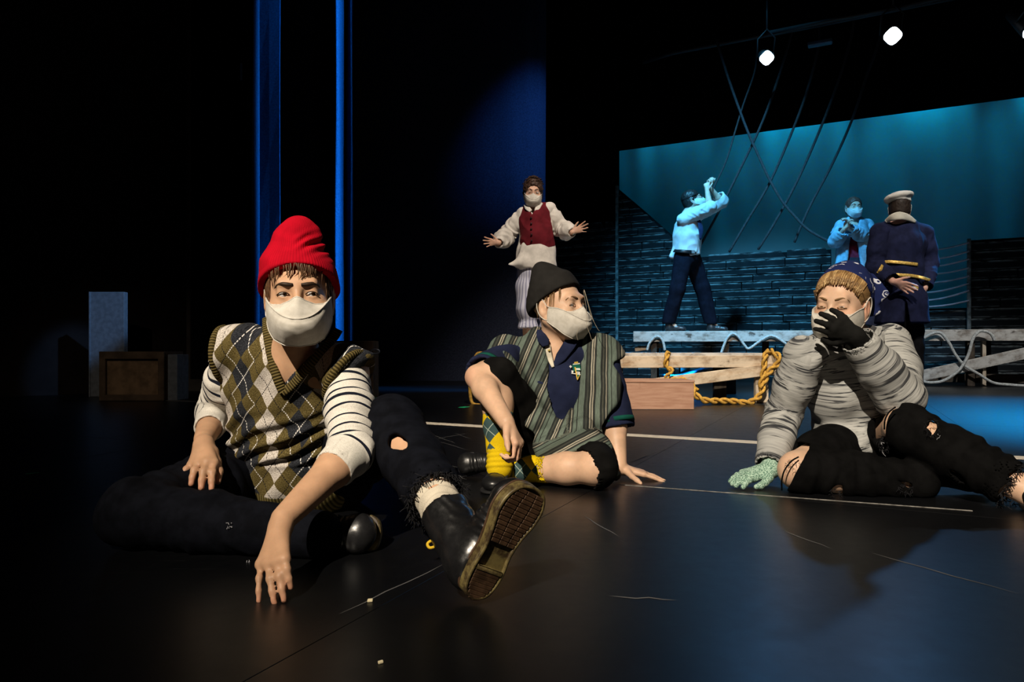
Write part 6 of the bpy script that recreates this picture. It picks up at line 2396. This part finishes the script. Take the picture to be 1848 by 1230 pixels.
def std_sleeve(T, name, mat, s, e, w_, r, ext=0.0, amp=.006, lam=.07, h=.005, tc=1.0, attrs=None, parent=None):
    end = e + (w_ - e) * tc + nrm(w_ - e) * ext
    f = Fld(h)
    f.limb([s, s * .5 + e * .5, e, e * .5 + end * .5, end], r, .03)
    ax = nrm(end - e)
    f._a('s', lambda X, Y, Z: np.maximum(-((X - end[0]) * ax[0] + (Y - end[1]) * ax[1] + (Z - end[2]) * ax[2]), np.sqrt((X - end[0]) ** 2 + (Y - end[1]) ** 2 + (Z - end[2]) ** 2) - .14), end - .15, end + .15, .004)
    f.cone(end - ax * .025, end + ax * .08, r[-1] - .008, r[-1] + .004, .004, 's')
    wk, cr = wrinkle([s, e, end], amp, lam, 2.0, 8, .003), crumple(amp * .7, 9)
    return f.mesh(name, mat, parent or T, 1, lambda V, N: wk(V, N) * np.clip(.5 + vnoise(V * 7), 0, 1.2) + cr(V, N), attrs)


def pts(d, **kw):
    return {k: P(v[0], v[1], v[2] if len(v) > 2 else d) for k, v in kw.items()}


def person_vest():
    d = 6.15
    T = thing('person', 'person in a burgundy vest and striped bloomers standing with open hands on the low platform', 'person', (P(968, 0, d)[0], d, LPz))
    SK = skin_mat('pale skin', (.62, .38, .27))
    J = pts(d, neck=(966, 381, 6.17), shR=(945, 387, 6.17), shL=(991, 378, 6.17), elR=(915, 425, 6.2), wrR=(900, 438, 6.0), elL=(1012, 412, 6.2), wrL=(1033, 419, 6.0),
            hipR=(956, 480, 6.2), hipL=(982, 480, 6.2), knR=(953, 560, 6.1), knL=(988, 560, 6.1), anR=(951, 621, 6.17), anL=(990, 621, 6.17))
    J['ftR'] = J['ftL'] = np.array([0, -.1, -.035])
    hf = Frame(P(962, 347, 6.1), (.0, -1, -.20), (.04, 0, 1), 1.04)
    hands = [lambda f: hand_auto(f, J['wrR'], (-1, -.25, .05), (-.1, -.3, 1), (.3, .8, -.5), .86, (15, 18, 10), 14, (.0095, .0078), (.7, .6, .0)),
             lambda f: hand_auto(f, J['wrL'], (1, -.25, .42), (-.3, -.2, 1), (.3, .9, -.4), .86, (12, 15, 10), 14, (.0095, .0078), (.6, .7, .0))]
    secs = std_body(T, SK, J, hf, .0055, .003, .98, hands)
    DK = plain('dark brown curls', (.045, .022, .014), .6, .35, .4, 60)
    hair_cap(T, hf, DK, .010, -.06, .060, .05, .008, 38, ((0, -.07, .105), (.05, .05, .042)))
    rr = random.Random(31)
    m = MB()
    for i in range(60):
        a, b = rr.uniform(0, 2 * math.pi), rr.uniform(.1, 1.25)
        q = np.array([.082 * math.cos(a) * math.sin(b), -.018 + .100 * math.sin(a) * math.sin(b), .035 + .088 * math.cos(b)])
        if q[1] > .045 and q[2] < .075:
            continue
        k = rr.uniform(.010, .020)
        m.tube([hf.p(*(q + k * np.array([math.cos(t), math.sin(t * 1.3), .5 * math.sin(t) + .15 * t]))) for t in np.linspace(0, 5, 12)], .0035, 4)
    m.build('curls', DK, T, True)['kind'] = 'stuff'
    eyes(hf, (0, 1, -.3), M_EYE, T)
    brows(hf, DK, T, .0035, 0, .003, .012, lash=-.001)
    mask(hf, M_MASK, T)
    WS = cloth('cream shirt cotton', (.60, .57, .52), .12, 260, .3)
    garment(T, 'shirt', WS, .0055, lambda f: (
        f.loft([(P(968, 478, d), .185, .16, (1, 0, 0)), (P(968, 455, d), .165, .14, (1, 0, 0)), (P(968, 425, d), .145, .12, (1, 0, 0)), (secs[2][0], .165, .125, secs[2][3]), (secs[3][0], .12, .09, secs[3][3])], .04),
        f.cone(secs[3][0], J['shR'], .065, .065, .03), f.cone(secs[3][0], J['shL'], .065, .065, .03),
        f.cone(P(945, 470, 6.05), P(921, 478, 6.0), .05, .025, .04),
        f.pprism([(880, 520), (880, 474), (920, 479), (940, 484), (958, 482), (966, 488), (985, 478), (1006, 482), (1006, 520)], 5.5, 6.6, .006),
        f.pprism([(952, 362), (955, 376), (962, 386), (970, 376), (974, 362)], 5.5, 6.14, .004),
        f.cone(J['neck'], hf.p(0, -.02, -.06), .056, .06, .006, 's')), crumple(.012, 6, (1, 1, .45)))
    std_sleeve(T, 'sleeve', WS, J['shR'], J['elR'], J['wrR'], [.064, .070, .072, .074, .042], .0, .014, .09)
    std_sleeve(T, 'sleeve', WS, J['shL'], J['elL'], J['wrL'], [.064, .070, .072, .074, .042], .0, .014, .09)
    for x0, y0, x1, y1 in ((948, 369, 958, 381), (977, 366, 967, 381)):
        ribbon(np.array([P(x0, y0, 6.10), P((x0 + x1) / 2 - 1, (y0 + y1) / 2, 6.04), P(x1, y1, 6.02)]), [.03, .045, .03], .01, WS, T, 'collar')
    MV = cloth('burgundy wool', (.115, .010, .016), .2, 300, .4)
    v = garment(T, 'vest', MV, .005, lambda f: (
        f.loft([(P(970, 452, d), .172, .145, (1, 0, 0)), (P(969, 428, d), .166, .146, (1, 0, 0)), (secs[2][0], .180, .150, secs[2][3]), (secs[3][0], .135, .115, secs[3][3])], .04),
        f.cone(secs[3][0] + UP * .01, J['shR'] + [.03, 0, .01], .066, .055, .03), f.cone(secs[3][0] + UP * .01, J['shL'] + [-.03, 0, .01], .066, .055, .03),
        f.pprism([(925, 350), (939, 372), (937, 386), (937, 405), (940, 425), (938, 440), (915, 450), (900, 350)], 5.5, 6.6, .005),
        f.pprism([(1015, 350), (989, 358), (991, 372), (994, 400), (998, 425), (1002, 445), (1020, 450)], 5.5, 6.6, .005),
        f.pprism([(920, 500), (935, 446), (940, 452), (949, 454), (957, 447), (960, 441), (966, 449), (973, 455), (984, 449), (1002, 443), (1015, 500)], 5.5, 6.25, .004),
        f.pprism([(949, 355), (952, 372), (960, 389), (968, 375), (977, 355)], 5.5, 6.16, .004),
        f.half(P(968, 455, d), (0, 0, -1), .004)), crumple(.006, 8))
    for y in (393, 403, 413, 423, 434):
        q = snap(wv(v), [(958.5 + (y - 393) * .02, y)], .004, 3)[0]
        MB().tube([q + [0, .004, 0], q + [0, -.004, 0]], .009, 8).build('button', plain('dark button', (.03, .01, .012), .4), v, True)
    # bloomers
    t = NT('lavender striped cotton')
    a, b, c = t.xyz(t.attr('str'))
    x = t.f('FRACT', t.f('MULTIPLY', a, 15.0))
    l1 = t.f('LESS_THAN', t.f('ABSOLUTE', t.f('SUBTRACT', x, .5)), .16)
    l2 = t.f('LESS_THAN', t.f('ABSOLUTE', t.f('SUBTRACT', x, .5)), .05)
    col = t.mix(l1, (.55, .56, .66), (.17, .18, .30))
    M_BL = t.done(t.mix(l2, col, (.38, .38, .48)), .9, .1)

    def bl(f):
        f.loft([(P(969, 470, d), .16, .13, (1, 0, 0)), (P(969, 492, d), .165, .135, (1, 0, 0))], .03)
        for h_, k_, x in (('hipR', 'knR', 950), ('hipL', 'knL', 988)):
            f.limb([J[h_], J[h_] * .5 + J[k_] * .5, J[k_] + UP * .0, P(x + 2, 575, 6.1)], [.115, .118, .105, .070], .03)
            f.limb([P(x + 2, 576, 6.1), P(x + 3, 590, 6.1)], [.068, .09], .01)
            f.limb([P(x + 3, 602, 6.1), P(x + 3, 615, 6.1)], [.055, .055], .002, 's')
        f.half(P(969, 592, d), (0, 0, -1), .004)
    std = lambda V: np.stack([np.where(V[:, 0] < P(969, 0, 6.1)[0], np.arctan2(V[:, 0] - P(952, 0, 6.1)[0], 6.1 - V[:, 1]), np.arctan2(V[:, 0] - P(989, 0, 6.1)[0], 6.1 - V[:, 1])) * .16, V[:, 2], V[:, 1]], 1)
    garment(T, 'bloomers', M_BL, .0055, bl, lambda V, N: .006 * vnoise(V * np.array([16, 16, 6])) + .006 * np.sin(std(V)[:, 0] * 200) * (V[:, 2] < P(0, 577, 6.1)[2]), {'str': std})
    LB = leather('dark brown shoe leather', (.03, .018, .012), .4)
    for x in (951, 990):
        q = P(x, 622, 6.24)
        q[2] = LPz + .001
        shoe(Frame(q, ((x - 970) * .004, -1, 0), UP), .25, .09, (.06, .065, .045), T, LB, M_DSOLE, sole_t=.012, h=.005)
    return T


def person_fists():
    d = 8.75
    T = thing('person', 'person in a white shirt and dark trousers raising both fists on the high platform', 'person', (P(1245, 0, d)[0], d, HPz))
    SK = skin_mat('pale skin tone', (.62, .42, .33))
    J = pts(d, neck=(1243, 384, 8.76), shR=(1233, 396, 8.60), shL=(1254, 391, 8.92), elR=(1281, 374, 8.52), wrR=(1276, 343, 8.66), elL=(1301, 364, 8.86), wrL=(1281, 338, 8.76),
            hipR=(1234, 462, 8.68), hipL=(1247, 461, 8.84), knR=(1222, 522, 8.62), knL=(1268, 520, 8.86), anR=(1207, 582, 8.70), anL=(1282, 583, 8.86))
    J['ftR'] = np.array([.08, -.02, -.05])
    J['ftL'] = np.array([.08, -.02, -.05])
    hf = Frame(P(1250, 360, 8.74), (.90, -.20, .34), (-.36, 0, .93), 1.14)
    hands = [lambda f: hand_auto(f, J['wrR'], (.02, .25, 1), (.9, -.3, 0), (-.3, -.9, .2), 1.08, (70, 80, 40), 2, (.0105, .009), (.5, .7, .3)),
             lambda f: hand_auto(f, J['wrL'], (-.1, -.1, 1), (.9, .3, 0), (.3, .9, .2), 1.08, (70, 80, 40), 2, (.0105, .009), (.5, .7, .3))]
    secs = std_body(T, SK, J, hf, .006, .004, 1.08, hands)
    DK = plain('short black hair', (.012, .010, .010), .5, .35, .3, 60)
    hair_cap(T, hf, DK, .008, -.055, .052, .05, .003, 60)
    eyes(hf, (0, 1, .1), M_EYE, T)
    brows(hf, DK, T, .004, 0, .002, .012)
    mo = mask(hf, plain('pale blue mask', (.62, .64, .66), .85), T)
    MB().tube([hf.p(.0, .118, -.035), hf.p(.0, .131, -.05), hf.p(0, .127, -.075)], [.004, .012, .010], 8).build('green_filter', plain('lime green plastic', (.22, .75, .06), .5), mo, True)
    BL = plain('black glasses frame', (.008, .008, .01), .3, .5)
    m = MB()
    for s in (-1, 1):
        m.tube([hf.p(s * .031 + .022 * math.cos(a), .104, -.001 + .017 * math.sin(a)) for a in np.linspace(0, 2 * math.pi, 14)], .003, 5, False)
        m.tube([hf.p(s * .052, .102, .004), hf.p(s * .077, .04, .006), hf.p(s * .08, -.02, .0)], .003, 5)
    m.build('glasses', BL, T, True)
    MB().tube([hf.p(.083 * math.cos(a), -.015 + .102 * math.sin(a), .035) for a in np.linspace(0, 2 * math.pi, 30)], .009, 6, False).build('headband', BL, T, True)
    WS = cloth('white shirt poplin', (.62, .64, .66), .1, 240, .3)
    xs = secs[2][3]
    garment(T, 'shirt', WS, .006, lambda f: (
        f.loft([(P(1239, 458, d), .185, .165, secs[0][3]), (P(1240, 430, d), .190, .17, xs), (P(1242, 408, d), .185, .16, xs), (P(1244, 392, d), .13, .10, xs)], .05),
        f.cone(P(1243, 392, d), J['shR'], .07, .075, .03), f.cone(P(1243, 392, d), J['shL'], .07, .075, .03),
        f.cone(P(1220, 452, d), P(1213, 462, d), .05, .03, .03),
        f.cone(J['neck'], hf.p(0, -.02, -.06), .066, .07, .006, 's'),
        f.half(P(1240, 464, d), (.25, 0, -1), .006)), crumple(.014, 5))
    std_sleeve(T, 'sleeve', WS, J['shR'], J['elR'], J['wrR'], [.078, .080, .074, .072, .074], .0, .010, .09, .006, .12)
    std_sleeve(T, 'sleeve', WS, J['shL'], J['elL'], J['wrL'], [.078, .085, .088, .085, .085], .0, .010, .09, .006, .35)
    ribbon(np.array([P(1254, 388, 8.60), P(1262, 400, 8.56), P(1265, 415, 8.55), P(1264, 432, 8.55)]), [.03, .06, .08, .03], .012, cloth('dark blue tie', (.02, .03, .08), .2, 300), T, 'tie', (.5, -1, 0))
    TR = cloth('dark navy trousers', (.005, .006, .012), .25, 300, .3)
    garment(T, 'trousers', TR, .006, lambda f: (
        f.loft([(P(1240, 452, d), .155, .13, secs[0][3]), (P(1240, 468, d), .165, .14, secs[0][3])], .03),
        f.limb([J['hipR'], J['knR'], J['anR'] + UP * .02], [.115, .092, .085], .04), f.limb([J['hipL'], J['knL'], J['anL'] + UP * .02], [.115, .092, .085], .04),
        f.half(P(1240, 584, d), (0, 0, -1), .004)), crumple(.010, 6, (1, 1, .5)))
    ribbon(np.array([P(1216, 452, 8.66), P(1228, 453, 8.56), P(1243, 454, 8.54), P(1256, 454, 8.60)]), .045, .012, plain('black belt leather', (.008, .008, .009), .4, .4), T, 'belt')
    m = MB()
    for a, b in ((1250, 1256), ):
        m.box(P(1251, 454, 8.55), [.02, 0, 0], [0, .006, 0], [0, 0, .02], .003)
    m.build('buckle', plain('steel buckle', (.6, .62, .65), .3, .5, metal=.8), T)
    LB = leather('black dress shoe leather', (.015, .015, .017), .3)
    for k_, yw, dx in (('anR', .1, -.05), ('anL', -.1, -.05)):
        q = J[k_] + [dx, 0, 0]
        q[2] = HPz + .001
        shoe(Frame(q, (1, -.22 + yw, 0), UP), .27, .10, (.075, .08, .055), T, LB, M_DSOLE, sole_t=.014, h=.006, shaft=J[k_] + UP * .02, sr=.05)
    return T


def person_shawl():
    d = 8.42
    T = thing('person', 'person in a pale blue coat with clasped hands on the high platform beside the officer', 'person', (P(1541, 0, d)[0], d, HPz))
    SK = skin_mat('pale skin tint', (.60, .42, .34))
    J = pts(d, neck=(1542, 399, 8.44), shR=(1520, 408, 8.44), shL=(1565, 406, 8.44), elR=(1508, 435, 8.36), wrR=(1523, 414, 8.18), elL=(1572, 434, 8.36), wrL=(1532, 412, 8.16),
            hipR=(1530, 482, 8.46), hipL=(1553, 482, 8.46), knR=(1529, 538, 8.42), knL=(1554, 538, 8.42), anR=(1528, 587, 8.46), anL=(1555, 587, 8.46))
    J['ftR'] = J['ftL'] = np.array([0, -.1, -.03])
    hf = Frame(P(1541, 374, 8.40), (-.12, -1, -.06), (0, 0, 1), 1.10)
    hands = [lambda f: hand_auto(f, J['wrR'], (.25, -.25, 1), (.2, -.9, 0), (-.9, -.1, .3), 1.0, (35, 45, 25), 3, (.010, .0085), (.5, .8, .2)),
             lambda f: hand_auto(f, J['wrL'], (-.25, -.25, 1), (-.2, -.9, 0), (.9, -.1, .3), 1.0, (35, 45, 25), 3, (.010, .0085), (.5, .8, .2))]
    secs = std_body(T, SK, J, hf, .006, .004, 1.0, hands)
    DK = plain('auburn hair', (.10, .045, .035), .5, .35, .3, 60)
    hair_cap(T, hf, DK, .006, -.06, .056, .05, .003, 60, ((-.02, -.105, .03), (.04, .04, .045)))
    strandm = MB()
    for k in range(10):
        strand(strandm, [hf.p(-.072, .0, .04 - k * .004), hf.p(-.082, -.01, -.03), hf.p(-.080, -.02 + k * .003, -.10)], .006, 5)
    strandm.build('side_lock', DK, T, True)
    eyes(hf, (0, 1, -.05), M_EYE, T)
    brows(hf, DK, T, .004, 0, .003, .012)
    mask(hf, plain('white cotton mask', (.66, .68, .70), .85), T)
    BC = cloth('pale blue linen', (.22, .40, .55), .25, 200, .4)
    garment(T, 'coat', BC, .006, lambda f: (
        f.loft([(P(1541, 500, d), .25, .18, (1, 0, 0)), (P(1541, 455, d), .20, .16, (1, 0, 0)), (P(1541, 422, d), .185, .15, (1, 0, 0)), (P(1542, 405, d), .13, .10, (1, 0, 0))], .05),
        f.cone(P(1542, 404, d), J['shR'], .07, .075, .03), f.cone(P(1542, 404, d), J['shL'], .07, .075, .03),
        f.pprism([(1536, 380), (1532, 400), (1537, 418), (1532, 440), (1528, 470), (1524, 520), (1560, 520), (1554, 470), (1548, 440), (1545, 418), (1552, 400), (1550, 380)], 7.6, 8.42, .006),
        f.cone(J['neck'], hf.p(0, -.02, -.06), .062, .066, .006, 's'),
        f.half(P(1541, 522, d), (0, 0, -1), .006)), crumple(.016, 5, (1, 1, .4)))
    std_sleeve(T, 'sleeve', BC, J['shR'], J['elR'], J['wrR'], [.078, .082, .082, .078, .062], -.02, .012, .08, .006)
    std_sleeve(T, 'sleeve', BC, J['shL'], J['elL'], J['wrL'], [.078, .082, .082, .078, .062], -.02, .012, .08, .006)
    RD = cloth('dark red bodice', (.16, .015, .035), .25, 200, .3)
    garment(T, 'bodice', RD, .006, lambda f: (f.loft([(P(1541, 475, d), .155, .125, (1, 0, 0)), (P(1541, 440, d), .145, .115, (1, 0, 0)), (P(1541, 420, d), .15, .11, (1, 0, 0))], .04), f.half(P(1541, 430, d), (0, 0, 1), .004)))
    garment(T, 'skirt', cloth('dark skirt wool', (.03, .025, .04), .25, 200, .3), .007, lambda f: (f.loft([(P(1541, 468, d), .16, .13, (1, 0, 0)), (P(1541, 500, d), .20, .17, (1, 0, 0)), (P(1541, 580, d), .26, .22, (1, 0, 0))], .04), f.half(P(1541, 589, d), (0, 0, -1), .004), f.half(P(1541, 466, d), (0, 0, 1), .004)), crumple(.016, 5, (1, 1, .2)))
    LB = leather('brown shoe leather', (.03, .02, .015), .4)
    for k_ in ('anR', 'anL'):
        q = J[k_] + [0, .06, 0]
        q[2] = HPz + .001
        shoe(Frame(q, (0, -1, 0), UP), .24, .09, (.06, .065, .045), T, LB, M_DSOLE, sole_t=.012, h=.006)
    return T


def person_officer():
    d = 5.83
    T = thing('person', 'person in a navy officer coat with gold bands and white cap, back to the house', 'person', (P(1628, 0, d)[0], d, 0))
    SK = skin_mat('ruddy skin', (.62, .36, .28))
    J = pts(d, neck=(1622, 400, 5.80), shR=(1667, 421, 5.84), shL=(1588, 419, 5.80), elR=(1677, 474, 5.86), wrR=(1668, 520, 5.72), elL=(1580, 482, 5.82), wrL=(1612, 508, 5.60),
            hipR=(1643, 545, 5.86), hipL=(1611, 545, 5.86), knR=(1648, 622, 5.86), knL=(1618, 622, 5.84), anR=(1650, 703, 5.86), anL=(1616, 703, 5.86))
    J['ftR'] = np.array([.03, .12, -.05])
    J['ftL'] = np.array([-.02, .12, -.05])
    hf = Frame(P(1623, 377, 5.80), (.42, .90, -.02), (.0, 0, 1), 1.04)
    hands = [lambda f: hand_auto(f, J['wrL'], (.93, -.05, -.36), (.2, -.5, .9), (0, .9, .3), 1.05, (10, 18, 10), 8, (.0105, .0085), (.6, .7, -.2)),
             lambda f: hand_auto(f, J['wrR'], (-.2, .2, -1), (.3, .9, 0), (1, 0, 0), 1.0, (25, 30, 20), 4, (.0100, .0085))]
    secs = std_body(T, SK, J, hf, .0055, .004, 1.05, hands)
    DK = plain('cropped dark hair', (.022, .014, .010), .6, .3, .3, 60)
    hair_cap(T, hf, DK, .004, -.055, .056, .05, .002, 80)
    eyes(hf, (0, 1, 0), M_EYE, T)
    mask(hf, M_MASK, T)
    CAP = cloth('white cap cotton', (.60, .59, .54), .1, 260, .3)
    garment(T, 'cap', CAP, .005, lambda f: (
        f.ell(hf.p(-.006, -.018, .092), np.array([.112, .124, .044]), hf.R @ np.array([[.985, 0, -.17], [0, 1, 0], [.17, 0, .985]]), .01),
        f.ell(hf.p(0, -.018, .045), np.array([.086, .106, .055]), hf.R, .02),
        f.half(hf.p(0, 0, .045), hf.v(0, -.1, -1), .004),
        f.ell(hf.p(0, -.018, .020), np.array([.077, .098, .075]), hf.R, .003, 's')), crumple(.004, 14))
    NC = cloth('navy wool coat', (.010, .013, .040), .3, 260, .4)
    CRM = cloth('cream collar', (.52, .50, .42), .15, 260, .3)
    c = garment(T, 'coat', NC, .0055, lambda f: (
        f.loft([(P(1628, 588, d), .22, .19, (1, .05, 0)), (P(1626, 545, d), .20, .17, (1, .05, 0)), (P(1624, 492, d), .178, .14, (1, .05, 0)), (P(1625, 440, d), .205, .145, (1, .05, 0)), (P(1623, 410, d), .14, .10, (1, .05, 0)), (P(1622, 398, d), .085, .075, (1, .05, 0))], .05),
        f.cone(P(1622, 410, d), J['shR'], .075, .072, .03), f.cone(P(1622, 410, d), J['shL'], .075, .072, .03),
        f.pprism([(1634, 545), (1637, 545), (1646, 600), (1630, 600)], 5.3, 5.85, .006),
        f.half(P(1628, 583, d), (0, 0, -1), .006)), crumple(.009, 6, (1, 1, .5)))
    std_sleeve(T, 'sleeve', NC, J['shR'], J['elR'], J['wrR'], [.078, .078, .072, .068, .062], -.02, .006, .08, .0055)
    std_sleeve(T, 'sleeve', NC, J['shL'], J['elL'], J['wrL'], [.078, .078, .074, .070, .064], -.015, .006, .08, .0055)
    GOLD = (lambda t: (lambda v: t.done(t.mix(t.step(t.noise(v, 90, 3), .35, .65), (.50, .30, .05), (.80, .56, .16)), .45, .5, .35))(t.obj()))(NT('gold braid'))
    VC = wv(c)
    ribbon(snap(VC, [(1590, 473), (1604, 472), (1620, 473), (1640, 475), (1656, 477)], .006, 4), .028, .010, GOLD, T, 'gold_band')
    ribbon(np.vstack([snap(VC, [(1612, 495), (1626, 496), (1642, 497), (1656, 499)], .008, 4), [P(1668, 502, 5.66), P(1680, 506, 5.70)]]), .028, .010, GOLD, T, 'gold_band')
    ribbon(snap(VC, [(1636, 518), (1646, 519), (1657, 520)], .008, 4), .028, .010, GOLD, T, 'gold_band')
    ribbon(np.array([P(1585, 492, 5.68), P(1589, 486, 5.66), P(1593, 479, 5.68)]), .030, .012, GOLD, T, 'cuff_braid')
    ribbon(np.array([P(1599, 399, 5.76), P(1611, 392, 5.70), P(1624, 389, 5.68), P(1638, 392, 5.70), P(1652, 400, 5.74)]), [.03, .06, .07, .06, .03], .016, CRM, T, 'collar')
    garment(T, 'trousers', cloth('black wool trousers', (.006, .006, .007), .25, 260, .3), .006, lambda f: (
        f.loft([(P(1627, 520, d), .16, .13, (1, 0, 0)), (P(1627, 550, d), .165, .135, (1, 0, 0))], .03),
        f.limb([J['hipR'], J['knR'], J['anR']], [.105, .08, .068], .03), f.limb([J['hipL'], J['knL'], J['anL']], [.105, .08, .068], .03),
        f.half((0, 0, .05), (0, 0, -1), .004)), crumple(.008, 6))
    LB = leather('black boot leather', (.012, .012, .013), .35)
    for k_, x in (('anR', .2), ('anL', -.1)):
        q = J[k_] + [0, -.07, 0]
        q[2] = .001
        shoe(Frame(q, (x, 1, 0), UP), .28, .10, (.075, .08, .055), T, LB, M_DSOLE, sole_t=.014, h=.006, shaft=J[k_] + UP * .03, sr=.05)
    return T


person_vest()
person_fists()
person_shawl()
person_officer()
